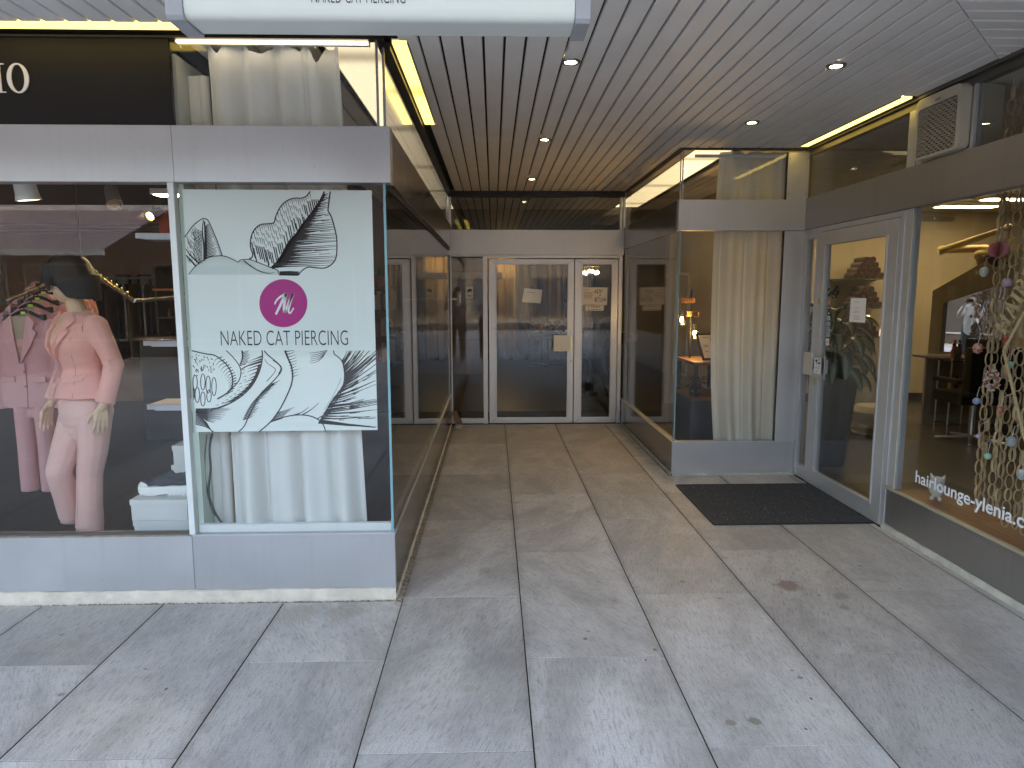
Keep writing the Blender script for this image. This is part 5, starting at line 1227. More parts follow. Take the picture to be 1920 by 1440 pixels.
# ------------------------------------------------------------------ shoe boxes, sneakers, shelves
BOXM = M('grey_card', (.66,.65,.63), .7, vs=3, var=.03)
def shoebox(loc, label, w_=.30, d=.19, h=.113, rz=0):
    t = thing('shoe_box', label, 'shoe box', loc, rz, 'pale shoe boxes piled in the window')
    MB().cbox(-w_/2+.004, w_/2-.004, -d/2+.004, d/2-.004, 0, h-.001, .002).build('tray', BOXM, t, local=True)
    MB().cbox(-w_/2, w_/2, -d/2, d/2, h-.030, h, .002).build('lid', BOXM, t, local=True)
    return t
bx0 = -1.755
shoebox((bx0, 3.64, .1415), 'pale shoe box at the bottom of the front pile')
shoebox((bx0+.003, 3.642, .2555), 'pale shoe box in the middle of the front pile', rz=.01)
shoebox((bx0-.003, 3.638, .3695), 'pale shoe box on top of the front pile under the black sneaker', rz=-.01)
for i, lb_ in enumerate(('pale shoe box at the foot of the rear pile', 'second pale shoe box of the rear pile', 'third pale shoe box of the rear pile', 'fourth pale shoe box of the rear pile', 'topmost pale shoe box of the rear pile under the small sneaker')):
    shoebox((-1.675+.008*((i*7) % 3), 3.93+.004*i, .1415+i*.112), lb_, rz=.02*((i*5) % 3-1))
def sneaker():
    t = thing('sneaker', '', 'sneaker', (0, 0, 0), 0, 'black platform sneakers on boxes')
    SOLE = M('white_rubber', (.80,.79,.76), .5, var=.02); UP = M('black_canvas', (.045,.045,.052), .85, vs=90, var=.3, bump=.3, bs=400)
    L_ = .275
    out = smooth_curve([(0, .0), (.01, .032), (.07, .046), (.15, .040), (.22, .036), (.265, .028), (.275, 0), (.265, -.028), (.22, -.034), (.15, -.034), (.07, -.044), (.01, -.034), (0, 0)], 5)[:-1]
    m_ = MB(); n = len(out)
    lv = [(0, .93, .004), (.006, 1.0, 0), (.030, 1.02, 0), (.046, 1.0, 0), (.048, .96, 0)]
    def toe(x_): return .012*max(0, 1-x_/.06)**2
    vs = []
    for z, k, _ in lv:
        for x_, y_ in out: vs.append(((x_-.137)*k+.137, y_*k, z+toe(x_)*(1 if z > .01 else .9)+(.008 if .10 < x_ < .16 and z < .005 else 0)))
    m_.add(vs, [(i*n+j, i*n+(j+1) % n, (i+1)*n+(j+1) % n, (i+1)*n+j) for i in range(4) for j in range(n)]+[tuple(range(n-1, -1, -1)), tuple(4*n+j for j in range(n))])
    so_ = m_.build('sole', SOLE, t, smooth=True, local=True)
    tr = MB()
    for k in range(11):
        if 4 <= k <= 5: continue
        tr.cbox(.012+k*.0235, .026+k*.0235, -.036, .038, -.004+toe(.012+k*.0235), .004, .002)
    tr.build('tread', SOLE, so_, local=True)
    b = Blob(); b.ell((.055, .001, .058), .052, .037, .026); b.ell((.12, 0, .066), .065, .034, .032); b.ell((.215, 0, .075), .050, .031, .040); b.ell((.175, 0, .078), .05, .030, .034); b.chain([(.13, 0, .082), (.165, 0, .112)], [.024, .018]); b.chain([(.235, 0, .085), (.258, 0, .122)], [.024, .012])
    up = b.build('upper', UP, t, .005, 3)
    b = Blob(); b.ell((.042, .001, .056), .044, .0385, .022); b.build('toe_cap', SOLE, t, .005, 2)
    lc = MB()
    for k in range(5): x_ = .085+.017*k; z = .088+.0075*k; lc.tube([(x_, -.020, z-.006), (x_+.004, 0, z+.007), (x_+.002, .020, z-.006)], .0022, 5)
    lc.build('lace', M('dark_lace', (.10,.10,.11), .9), t, local=True)
    MB().tube(smooth_curve([(.15,-.03,.10),(.20,-.033,.085),(.245,-.026,.10),(.262,0,.122)], 4), .0035, 6).build('collar_piping', BLACKP, t, local=True)
    MB().ball((.268, 0, .072), .008, .013, .022, 10, 8).build('heel_tab', SOLE, t, local=True)
    return t
sn_ = sneaker(); sn_['label'] = 'black platform sneaker with white sole on the front pile of boxes'; sn_.location = (-1.895, 3.63, .4875); sn_.rotation_euler.z = math.radians(4)
s2 = copy_tree(sn_); s2['label'] = 'black sneaker half hidden behind the window post on the rear pile'; s2.location = (-1.74, 3.92, .7055); s2.rotation_euler.z = math.radians(-12)
WSH = M('white_shelf', (.62,.64,.70), .3, var=.02)
BOOT = M('orange_suede', (.60,.22,.05), .8, var=.1, vs=20)
def wshelf(px0, py0, py1, y, lbl, dark=False):
    a = PX(px0, py0, y); z0 = PX(px0, py1, y).z
    t = thing('wall_shelf', lbl, 'shelf', (-1.7, y, z0), 0, 'white shelves on the side panel of the clothing window')
    MB().cbox(a.x, -1.583, y, y+.24, z0+.006, a.z, .003).build('board', WSH, t)
    MB().add([(a.x, y-.002, a.z), (-1.583, y-.002, a.z), (-1.583, y-.002, z0), (a.x+.05, y-.002, z0), (a.x, y+.02, a.z), (-1.583, y+.02, a.z), (-1.583, y+.02, z0), (a.x+.05, y+.02, z0)], [(0,1,2,3),(7,6,5,4),(0,4,5,1),(1,5,6,2),(2,6,7,3),(3,7,4,0)]).build('front_edge', WSH, t)
    if dark: MB().cbox(a.x-.055, -1.583, y-.02, y+.25, a.z+.001, a.z+.008, .002).build('glass_top', M('smoked_glass', (.10,.07,.055), .15), t)
wshelf(253, 437, 449, 4.0, 'white shelf near the ceiling of the clothing window, highest of three')
wshelf(268, 639, 650, 4.0, 'white shelf with a smoked glass top in the clothing window', True)
wshelf(275, 759, 770, 4.0, 'white shelf carrying an orange boot, lowest of three')
z_ = PX(330, 758, 4.0).z
bt_ = thing('ankle_boot', 'orange suede boot at the end of the lowest white shelf', 'boot', (-1.70, 4.1, z_))
b = Blob(); b.chain([(-1.66, 4.1, z_+.19), (-1.665, 4.1, z_+.05)], [.045, .042]); b.chain([(-1.66, 4.1, z_+.045), (-1.745, 4.09, z_+.032)], [.040, .028]); b.build('upper', BOOT, bt_, .007, 3)
MB().cbox(-1.775, -1.62, 4.06, 4.14, z_+.001, z_+.014, .004).build('sole', M('tan_sole', (.3,.15,.06), .6), bt_)
# deep furniture of the clothing shop
def block(name, label, cat, x0, x1, y0, y1, z0, z1, mt, shelves=0, stock=None, group=None):
    t = thing(name, label, cat, ((x0+x1)/2, (y0+y1)/2, z0), 0, group)
    th = .025
    MB().box(x0, x0+th, y0, y1, z0, z1).box(x1-th, x1, y0, y1, z0, z1).box(x0+th, x1-th, y0, y1, z1-th, z1).box(x0+th, x1-th, y1-.01, y1, z0, z1-th).build('case', mt, t)
    for k in range(shelves):
        z = z0+(z1-z0)*k/shelves+.02; MB().box(x0+th+.001, x1-th-.001, y0+.01, y1-.011, z, z+.02).build('shelf', mt, t)
    return t
a, b = PX(286, 497, 7.2), PX(329, 640, 7.2)
cab = block('shoe_cabinet', 'dark open shoe cabinet behind the white shelves of the clothing shop', 'cabinet', a.x, a.x+.55, 7.2, 7.5, .145, a.z, DARKWOOD, 6)
rs_ = random.Random(21)
acc = [M('bead_gold', (.6,.4,.12), .3, .7), M('bead_amber', (.5,.2,.05), .3), M('bead_silver', (.6,.6,.6), .3, .8)]
for i in range(8):
    x_ = a.x+.05+.055*i; zz = .145+(a.z-.145)*(4 if i % 2 else 3)/6+.0405
    t = thing('trinket', ('small gilt trinket glinting on the dark shoe cabinet', 'small amber trinket on the dark shoe cabinet', 'small silver trinket on the dark shoe cabinet')[i % 3], 'trinket', (x_, 7.28, zz), 0, 'trinkets on the dark shoe cabinet')
    MB().lathe([(.001, 0), (.016, .002), (.010, .02), (.018, .04), (.012, .065), (.001, .075)], (0,0,0), 12).build('body', acc[i % 3], t, smooth=True, local=True); MB().ball((0, 0, .082), .009, n=10, m=8).build('knob', acc[i % 3], t, local=True)
a = PX(285, 541, 6.6)
t = thing('wooden_shelf', 'thin orange wooden shelf in front of the dark shoe cabinet', 'shelf', a); MB().cbox(a.x, -1.59, 6.6, 6.85, a.z-.02, a.z, .003).build('board', M('orange_wood', (.50,.18,.05), .5), t); MB().tube([(a.x+.05, 6.84, a.z-.02), (a.x+.05, 6.84, a.z-.14)], .008).build('bracket', BLACKP, t)
for (x0_, x1_, y0_, y1_, col, lbl) in ((216,248,515,578,(.30,.31,.27),'pale green framed picture on the far wall of the clothing shop'), (257,284,515,545,(.34,.31,.26),'cream framed picture on the far wall of the clothing shop'), (259,286,546,577,(.36,.37,.36),'grey framed board under the cream picture')):
    p0, p1 = PX(x0_, y0_, 9.17), PX(x1_, y1_, 9.17); t = thing('wall_picture', lbl, 'picture', (p0.x, 9.17, p1.z), 0, 'pictures on the brown wall')
    MB().cbox(p0.x, p1.x, 9.165, 9.198, p1.z, p0.z, .004).build('frame', DARKWOOD, t); MB().box(p0.x+.02, p1.x-.02, 9.160, 9.1645, p1.z+.02, p0.z-.02).build('print', M('picture_'+lbl.split()[1], col, .6, vs=8, var=.25), t)
t = thing('counter', 'black counter in the depth of the clothing shop', 'counter', (-3, 6.3, .14)); MB().cbox(-3.35, -2.55, 6.6, 7.1, .15, 1.12, .01).build('body', M('black_laminate', (.02,.02,.022), .35), t); MB().cbox(-3.4, -2.5, 6.55, 7.15, 1.122, 1.15, .004).build('top', M('black_top', (.03,.03,.032), .3), t)
t = thing('hanging_coats', 'dark coats hanging on a rail by the brown wall', 'clothes rail', (-4.5, 8.6, 1.7)); MB().tube([(-5.6, 8.7, 1.75), (-3.6, 8.7, 1.75)], .014).build('bar', CHROME, t)
for i in range(14):
    b = Blob(); x_ = -5.5+i*.135; b.rings([(x_, 8.7, .75, .05, .2), (x_, 8.7, 1.2, .045, .2), (x_, 8.7, 1.58, .04, .2), (x_, 8.7, 1.68, .02, .08)], 16)
    cl_ = b.build('coat', M('coat_cloth_%d' % (i % 5), ((.05,.04,.05),(.16,.10,.08),(.03,.03,.04),(.25,.19,.13),(.09,.08,.10))[i % 5], .9), None, .018, 2); tag(cl_, ('charcoal','brown','black','beige','dark grey')[i % 5]+' coat on the rail in the depth of the clothing shop', 'coat', 'coats on the far rail')
# spotlights of the clothing shop
def spot(px, py, y, dirv, lbl, lit, sc_=1.0, mt=None):
    p_ = PX(px, py, y); t = thing('track_spotlight', lbl, 'spotlight', p_, 0, 'spotlights in the clothing shop')
    d = Vector(dirv).normalized(); R_ = d.to_track_quat('Z', 'Y').to_matrix()
    MB().lathe([(.022*sc_, -.10*sc_), (.040*sc_, -.09*sc_), (.046*sc_, .03*sc_), (.052*sc_, .06*sc_), (.044*sc_, .06*sc_), (.038*sc_, .04*sc_)], (0,0,0), 20, 1, 1, R_).build('head', mt or WHITEP, t, smooth=True, local=True)
    MB().lathe([(.036*sc_, .045*sc_), (.036*sc_, .049*sc_)], (0,0,0), 20, 1, 1, R_).build('lens', lit, t, local=True)
    top = 2.69-p_.z
    MB().tube([(0, 0, .03), (0, .0, top)], .010).build('stem', mt or WHITEP, t, local=True)
spot(47, 350, 3.60, (.1, .12, -1), 'white spotlight hanging lit under the fascia of the clothing window', emis('spot_glow', (1,.75,.4), 2), 1.1)
for nm_, p0_, p1_, en_ in (('spotlight_beam', PX(47, 358, 3.60), Vector((-2.28, 3.75, 1.15)), 6.0), ('spotlight_beam', PX(288, 402, 6.2)+Vector((-.05, -.12, -.05)), Vector((-2.4, 4.0, 1.3)), 1.5)):
    sl_ = bpy.data.lights.new(nm_, 'SPOT'); sl_.energy = en_; sl_.color = (1, .78, .52); sl_.spot_size = .9; sl_.spot_blend = .5; sl_.shadow_soft_size = .04
    so2 = bpy.data.objects.new(nm_, sl_); COL.objects.link(so2); so2.location = p0_; so2.rotation_euler = (p0_-p1_).to_track_quat('Z', 'Y').to_euler()
spot(212, 372, 5.2, (.4, -.5, -.8), 'unlit grey spotlight tilted over the mannequin', M('dull_lens', (.3,.27,.22), .2), 1.1, M('grey_lamp_paint', (.25,.24,.23), .5))
spot(288, 402, 6.2, (-.3, -1, -.5), 'small glowing spotlight by a red tag in the clothing shop', emis('amber_glow', (1,.6,.2), 5), .9, BLACKP)
p_ = PX(308, 415, 6.3); t = thing('hanging_tag', 'red swing tag hanging beside the glowing spotlight', 'tag', p_); MB().cbox(-.045, .045, -.003, .003, -.16, .10, .002).build('card', M('red_card', (.55,.16,.12), .7), t, local=True); MB().tube([(0, 0, .1), (0, 0, 2.69-p_.z)], .002).build('thread', BLACKP, t, local=True)
for (pxa, pya, pxb, pyb, ya, yb, lbl) in ((280,358,335,362,5.0,5.0,'lit cream lamp bar by the post of the clothing window'),):
    q_ = PX(pxa, pya, ya); t = thing('lamp_bar', lbl, 'lamp', q_); MB().cbox(q_.x, q_.x+.5, ya, ya+.12, q_.z-.02, q_.z+.02, .004).build('housing', CREAMP, t); MB().box(q_.x+.02, q_.x+.48, ya+.01, ya+.11, q_.z-.024, q_.z-.0205).build('diffuser', emis('lamp_bar_glow', (1,.8,.45), 10), t)
t = thing('ceiling_track', 'grey ceiling track crossing the clothing shop', 'track', (-3, 6, 2.3)); 
for k, zz in enumerate((420, 428, 433)):
    q_ = PX(200, zz, 6.4); MB().box(-4.6, -1.6, 6.4+.05*k, 6.43+.05*k, q_.z-.008, q_.z+.008).build('rail', M('track_grey', (.14,.13,.12), .4), t)
# cable and plug bar in the corner display
cb = thing('power_cable', 'black cable trailing down to a plug bar in the corner display', 'cable', PX(395, 990, 3.6))
pts = smooth_curve([tuple(PX(*q)) for q in ((398,812,3.45),(393,840,3.45),(395,880,3.45),(391,920,3.45),(398,950,3.45),(412,975,3.445),(428,990,3.44),(440,1000,3.44))], 6)
MB().tube(pts, .006, 8).build('cable', BLACKP, cb)
MB().tube(smooth_curve([tuple(PX(*q)) for q in ((388,815,3.47),(384,860,3.47),(386,905,3.47),(394,945,3.47),(404,968,3.47))], 6), .0035, 6).build('thin_cable', M('grey_cable', (.10,.12,.11), .6), cb)
q_ = PX(393, 985, 3.5); MB().cbox(q_.x-.055, q_.x+.045, 3.47, 3.53, q_.z-.06, q_.z-.005, .004).build('plug_bar', M('grey_plug_bar', (.12,.13,.14), .5), cb)
tag(MB().box(-1.47, -.56, 3.44, 3.95, .02, .17).build('display_floor', M('display_floor_grey', (.38,.38,.40), .6)), kind='structure')
# ------------------------------------------------------------------ window fan of the salon
fn = thing('window_fan', 'cream extractor fan with a slotted grille set in the salon transom', 'fan', (XS, 4.05, 2.5))
FCR = M('aged_cream_plastic', (.55,.50,.39), .42, vs=4, var=.05)
fy0, fy1, fz0, fz1 = 3.822, 4.232, 2.335, 2.698
def rrect(y0, y1, z0, z1, r, n=6, bow=0):
    pts = []
    for cy_, cz_, a0 in ((y1-r, z1-r, 0), (y0+r, z1-r, 90), (y0+r, z0+r, 180), (y1-r, z0+r, 270)):
        for k in range(n+1): a = math.radians(a0+90*k/n); pts.append((cy_+r*math.cos(a), cz_+r*math.sin(a)))
    return pts
def bow(y_): return .022*(1-((y_-4.04)/.205)**2)      # the front plate bulges and its top edge is arched
gy0, gy1, gz0, gz1 = 3.850, 4.204, 2.350, 2.625
out_ = rrect(fy0, fy1, fz0, fz1-.02, .035); inn = rrect(gy0, gy1, gz0, gz1, .022)
out_ = [(a, b+(.020*(1-((a-4.04)/.205)**2) if b > 2.5 else 0)) for a, b in out_]
n_ = len(out_); xf = XS-.040
vs = [(xf-.010, a, b) for a, b in out_]+[(xf-.014, a, b) for a, b in inn]+[(xf+.020, a, b) for a, b in inn]+[(XS+.006, 4.04+(a-4.04)*1.02, 2.5+(b-2.5)*1.02) for a, b in out_]
fs = []
for i in range(n_):
    j = (i+1) % n_; fs += [(i, j, n_+j, n_+i), (n_+i, n_+j, 2*n_+j, 2*n_+i), (j, i, 3*n_+i, 3*n_+j)]
MB().add(vs, fs).build('housing', FCR, fn, smooth=True)
g = MB(); rows = 19; dz = (gz1-gz0)/rows; cols = 8; dy = (gy1-gy0)/cols
for r in range(1, rows): g.box(xf-.010, xf+.006, gy0, gy1, gz0+r*dz-.0013, gz0+r*dz+.0013)
for r in range(rows):
    for c_ in range(cols+1):
        y_ = gy0+dy*(c_+(.5 if r % 2 else 0))
        if gy0+.01 < y_ < gy1-.01: g.box(xf-.009, xf+.006, y_-.0013, y_+.0013, gz0+r*dz+.0013, gz0+(r+1)*dz-.0013)
g.build('grille', FCR, fn)
MB().box(xf+.055, xf+.06, gy0-.01, gy1+.01, gz0-.01, gz1+.01).build('inner_back', M('fan_dark', (.004,.003,.003), .7), fn)
bl_ = MB()
for k in range(5):
    a = 2*PI*k/5; c0 = Vector((xf+.035, 4.04+.02*math.cos(a), 2.48+.02*math.sin(a))); d = Vector((0, math.cos(a), math.sin(a))); tq = Vector((.5, -math.sin(a)*.85, math.cos(a)*.85))
    bl_.obox(c0+d*.06, d*.055, tq*.032, d.cross(tq)*.0015)
bl_.lathe([(.0, -.012), (.026, -.012), (.026, .012), (0, .014)], (xf+.03, 4.04, 2.48), 16, 1, 1, Matrix.Rotation(PI/2, 4, 'Y'))
bl_.build('rotor', M('brown_rotor', (.22,.10,.05), .5), fn)
MB().box(xf-.0145, xf-.0125, 4.0, 4.05, 2.640, 2.650).build('badge', INKGREY, fn)
MB().add([(XS+.025, fy0-.01, fz0), (XS+.025, fy1+.01, fz0), (XS+.20, fy1-.02, fz0+.01), (XS+.20, fy0+.02, fz0+.01), (XS+.025, fy0-.01, fz1-.01), (XS+.025, fy1+.01, fz1-.01), (XS+.20, fy1-.02, fz1-.03), (XS+.20, fy0+.02, fz1-.03)], [(3,2,1,0),(4,5,6,7),(0,1,5,4),(1,2,6,5),(2,3,7,6),(3,0,4,7)]).build('rear_case', FCR, fn, bevel=.006)
MB().box(XS+.005, XS+.018, 3.802, 4.288, 2.3225, 2.334).box(XS+.005, XS+.018, 4.236, 4.288, 2.334, 2.66).build('mounting_strip', FCR, fn)
# ------------------------------------------------------------------ salon: towels, planter, stool
TOW = M('maroon_towel', (.075,.030,.028), .95, vs=60, var=.3, bump=.6, bs=260, sheen=.3)
def towel_roll():
    t = thing('rolled_towel', '', 'towel', (0, 0, 0), 0, 'dark rolled towels on glass shelves')
    b = MB(); r = .042; n = 18
    b.tube([(0, -.14, 0), (0, -.135, 0), (0, .135, 0), (0, .14, 0)], [r*.86, r, r, r*.86], n)
    b.build('roll', TOW, t, smooth=True, local=True)
    sp = [(.006+r*.86*q/40, q*.42) for q in range(41)]
    MB().tube([(rr*math.cos(a), -.1425, rr*math.sin(a)) for rr, a in sp], .004, 5).build('fold', M('towel_fold', (.035,.014,.014), .95), t, smooth=True, local=True)
    return t
tw0 = None; yS = 9.45
GSH = M('shelf_glass', (.10,.12,.10), .1, var=.05)
sh = ((1563, 1657, 523, 'glass wall shelf with the upper pile of towels', 'upper'), (1560, 1654, 577, 'glass wall shelf with the middle pile of towels', 'middle'), (1560, 1652, 630, 'glass wall shelf behind the plant leaves', 'lower'))
for xa, xb, py, lbl, wd_ in sh:
    a, b_ = PX(xa, py, yS), PX(xb, py, yS)
    t = thing('glass_shelf', lbl, 'shelf', a, 0, 'glass shelves on the salon wall'); MB().cbox(a.x, b_.x, yS-.2, 9.70, a.z-.012, a.z, .002).build('board', GSH, t)
    for x_ in (a.x+.1, b_.x-.1): MB().tube([(x_, 9.69, a.z-.02), (x_, yS, a.z-.02)], .007).build('bracket', STEEL, t)
    mid = (a.x+b_.x)/2+.04; k = 0
    for row, cnt in enumerate((5, 4, 3, 2) if wd_ != 'lower' else (4, 3, 2)):
        for j in range(cnt):
            k += 1
            t = towel_roll() if tw0 is None else copy_tree(tw0)
            if tw0 is None: tw0 = t
            t['label'] = 'dark rolled towel in row %s of the %s pile, %s from its left end' % (('one', 'two', 'three', 'four')[row], wd_, ('first', 'second', 'third', 'fourth', 'fifth')[j])
            t.location = (mid+(j-(cnt-1)/2)*.082+.004*((k*7) % 3-1), yS-.05, a.z+.0425+row*.070); t.rotation_euler.y = k*1.3
q = P(1580, 884, 'z', .006)
pt = thing('planter', 'tall tapered dark grey planter behind the salon door glass', 'planter', (q.x, 6.05, .007))
def sq_ring(h, r, z): return [((abs(math.cos(a))**.6)*math.copysign(r, math.cos(a)), (abs(math.sin(a))**.6)*math.copysign(r, math.sin(a)), z) for a in [2*PI*k/28 for k in range(28)]]
rings = [sq_ring(0, .115, 0), sq_ring(0, .12, .01), sq_ring(0, .165, .55), sq_ring(0, .192, .86), sq_ring(0, .192, .88), sq_ring(0, .178, .88), sq_ring(0, .17, .80)]
vs = [v for r in rings for v in r]; fs = [(i*28+j, i*28+(j+1) % 28, (i+1)*28+(j+1) % 28, (i+1)*28+j) for i in range(6) for j in range(28)]+[tuple(range(27, -1, -1)), tuple(6*28+j for j in range(28))]
MB().add(vs, fs).build('pot', M('anthracite_pot', (.035,.036,.037), .45, vs=6, var=.15), pt, smooth=True, local=True)
LEAF = nodes('variegated_leaf')
mt_l, nt_l, out_l = LEAF; bs_l = N(nt_l, 'ShaderNodeBsdfPrincipled', Roughness=.35); L(nt_l, bs_l.outputs[0], out_l.inputs[0])
uvl = N(nt_l, 'ShaderNodeUVMap', uv_map='leaf'); spl = N(nt_l, 'ShaderNodeSeparateXYZ'); L(nt_l, uvl.outputs[0], spl.inputs[0])
nzl = N(nt_l, 'ShaderNodeTexNoise', Scale=9, Detail=4); L(nt_l, uvl.outputs[0], nzl.inputs['Vector'])
edge_ = math_(nt_l, 'ABSOLUTE', spl.outputs[0]); vein = math_(nt_l, 'MULTIPLY_ADD', math_(nt_l, 'SINE', math_(nt_l, 'MULTIPLY_ADD', spl.outputs[1], 60, math_(nt_l, 'MULTIPLY', edge_, -22))), .12, math_(nt_l, 'ADD', edge_, math_(nt_l, 'MULTIPLY_ADD', nzl.outputs[0], .5, -.25)))
mrl = N(nt_l, 'ShaderNodeMapRange', From_Min=.22, From_Max=.55); L(nt_l, vein, mrl.inputs[0])
L(nt_l, mixc(nt_l, mrl.outputs[0], (.34,.38,.26), (.03,.06,.025)), bs_l.inputs['Base Color'])
def leaves(name, parent, specs, mat):
    bm = bmesh.new(); uv = bm.loops.layers.uv.new('leaf')
    for base, d, ln, wdt, droop in specs:
        base = Vector(base); d = Vector(d).normalized(); sd = d.cross(Vector((0, 0, 1))).normalized(); nseg = 9; rows_ = []
        p_ = base.copy(); dd = d.copy()
        for i in range(nseg+1):
            t = i/nseg; w_ = wdt*math.sin(PI*min(1, t*.94+.03))**.75*(1-.25*t); up = sd.cross(dd).normalized()
            rows_.append([bm.verts.new(p_+sd*w_*q+up*(abs(q)*w_*.35)) for q in (-1, -.5, 0, .5, 1)]); dd = (dd+Vector((0, 0, -droop/nseg))).normalized(); p_ = p_+dd*(ln/nseg)
        for i in range(nseg):
            for j in range(4):
                f = bm.faces.new((rows_[i][j], rows_[i][j+1], rows_[i+1][j+1], rows_[i+1][j])); f.smooth = True
                for lp, (u_, v_) in zip(f.loops, ((j, i), (j+1, i), (j+1, i+1), (j, i+1))): lp[uv].uv = (u_/2-1, v_/nseg)
    me = bpy.data.meshes.new(name); bm.to_mesh(me); bm.free(); me.materials.append(mat); o = bpy.data.objects.new(name, me); COL.objects.link(o); o.parent = parent; return o
rl_ = random.Random(31); plt_ = thing('potted_plant', 'large dieffenbachia with pale blotched leaves growing in the dark planter', 'plant', (q.x, 6.05, .80))
stm = MB(); specs = []
for k in range(44):
    a = k*2.4; h = .05+.42*(k/44); r = .02+.02*rl_.random(); b0 = (r*math.cos(a), r*math.sin(a), h)
    el = 1.1-.9*(1-k/44)+rl_.uniform(-.2, .2); d = (math.cos(a)*math.cos(el), math.sin(a)*math.cos(el), math.sin(el)); ps = .10+.06*rl_.random(); tip = Vector(b0)+Vector(d)*ps
    stm.tube([b0, tip], .006, 6); specs.append((tip, d, rl_.uniform(.22, .34), rl_.uniform(.055, .082), rl_.uniform(1.6, 3.2)))
for k in range(4): stm.tube([(.03*math.cos(k*1.6), .03*math.sin(k*1.6), -.05), (.02*math.cos(k*1.6), .02*math.sin(k*1.6), .5)], .013, 8)
leaves('foliage', plt_, specs, mt_l); stm.build('stem', M('plant_stem', (.12,.17,.06), .5), plt_, local=True)
MB().lathe([(.0, -.02), (.15, -.02), (.15, .0), (.0, .01)], (0,0,0), 24).build('soil', M('potting_soil', (.03,.02,.015), .95, bump=1), plt_, local=True)
q = P(1640, 812, 'z', .006)
st_ = thing('swivel_stool', 'cream bowl shaped stool behind the planter', 'stool', (q.x, q.y, .007))
MB().lathe([(.0, 0), (.23, 0), (.235, .012), (.22, .03), (.05, .05), (.045, .10), (.0, .10)], (0,0,0), 32).build('foot', STEEL, st_, smooth=True, local=True)
MB().lathe([(.0, .10), (.18, .11), (.245, .18), (.255, .25), (.20, .31), (.14, .315), (.0, .30)], (0,0,0), 32).build('seat', CREAMP, st_, smooth=True, local=True)
MB().grid(lambda u, v: ((.25+.02*v)*math.cos(PI*(.05+.9*u)), (.25+.02*v)*math.sin(PI*(.05+.9*u)), .26+.22*v*math.sin(PI*u)**.5), 24, 6).build('backrest', CREAMP, st_, smooth='all', local=True)
# ------------------------------------------------------------------ salon window
MB().cbox(2.605, 2.86, .2, 4.25, .262, .292, .004).build('window_board', M('oiled_oak', (.30,.115,.045), .45, vs=4, var=.3, stretch=(14,1,1)), None)
tag(SC.objects['window_board'], 'oiled brown board inside the salon window under the owl', 'window board')
t0 = P(1716, 903, 'x', XS+.0110); t1 = P(1920, 986, 'x', XS+.0110)
full_w = None
vs_t, _ = text_mesh('hairlounge-ylenia.ch', 1, 1, .018); vs_c, _ = text_mesh('hairlounge-ylenia.', 1, 1, .018)
wc_ = max(v[0] for v in vs_c)-min(v[0] for v in vs_c); wt_ = max(v[0] for v in vs_t)-min(v[0] for v in vs_t)
vis = abs(P(1904, 983, 'x', XS+.011).y-t0.y)
hgt = abs(P(1717, 881, 'x', XS+.011).z-P(1717, 903, 'x', XS+.011).z)
zt0 = t0.z; zt1 = P(1904, 984, 'x', XS+.011).z
lt = MB(); add_text(lt, 'hairlounge-ylenia.ch', lambda a, b, c_: (XS+.0105, t0.y-a, zt0+(zt1-zt0)*a/vis+b), width=vis*wt_/wc_, height=hgt, offset=.018)
lt.build('lettering', M('white_window_vinyl', (.80,.82,.88), .5, var=.02, emit=(.8,.85,1), es=0.0), sf)
# owl
q = P(1756, 928, 'z', .293)
ow = thing('owl_figurine', 'white glazed owl figurine on the brown window board', 'figurine', (2.72, P(1756, 926, 'x', 2.72).y, .2925))
PORC = M('white_glaze', (.66,.63,.57), .22, var=.03, coat=.4)
b = Blob(); oz = ow.location.z; ox, oy = ow.location.x, ow.location.y
fdir = Vector((-.62, -.78, 0)); sdv = Vector((.78, -.62, 0))
def ov(a, b_, c_): v = sdv*a+fdir*b_; return (ox+v.x, oy+v.y, oz+c_)
RO = Matrix((sdv, -fdir, Vector((0,0,1)))).transposed()
b.ell(ov(0, 0, .062), .042, .036, .050, RO); b.ell(ov(0, .002, .115), .041, .034, .030, RO)
for s_ in (-1, 1):
    b.limb(ov(s_*.028, 0, .132), ov(s_*.038, -.002, .158), .013, .004); b.limb(ov(s_*.020, .022, .010), ov(s_*.022, .034, .008), .014, .012)
    b.limb(ov(s_*.038, 0, .085), ov(s_*.036, -.008, .045), .012, .008)
b.ell(ov(0, .03, .103), .007, .010, .009, RO)
b.build('body', PORC, ow, .0035, 3)
for s_ in (-1, 1):
    MB().loop([ov(s_*.019+.016*math.cos(a), .034+.004*math.cos(a)*s_*-1, .115+.016*math.sin(a)) for a in [2*PI*k/20 for k in range(20)]], .003, 6).build('eye_ring', PORC, ow, smooth='all')
    MB().ball(ov(s_*.019, .031, .115), .009, n=12, m=8).build('eye', PORC, ow, smooth='all')
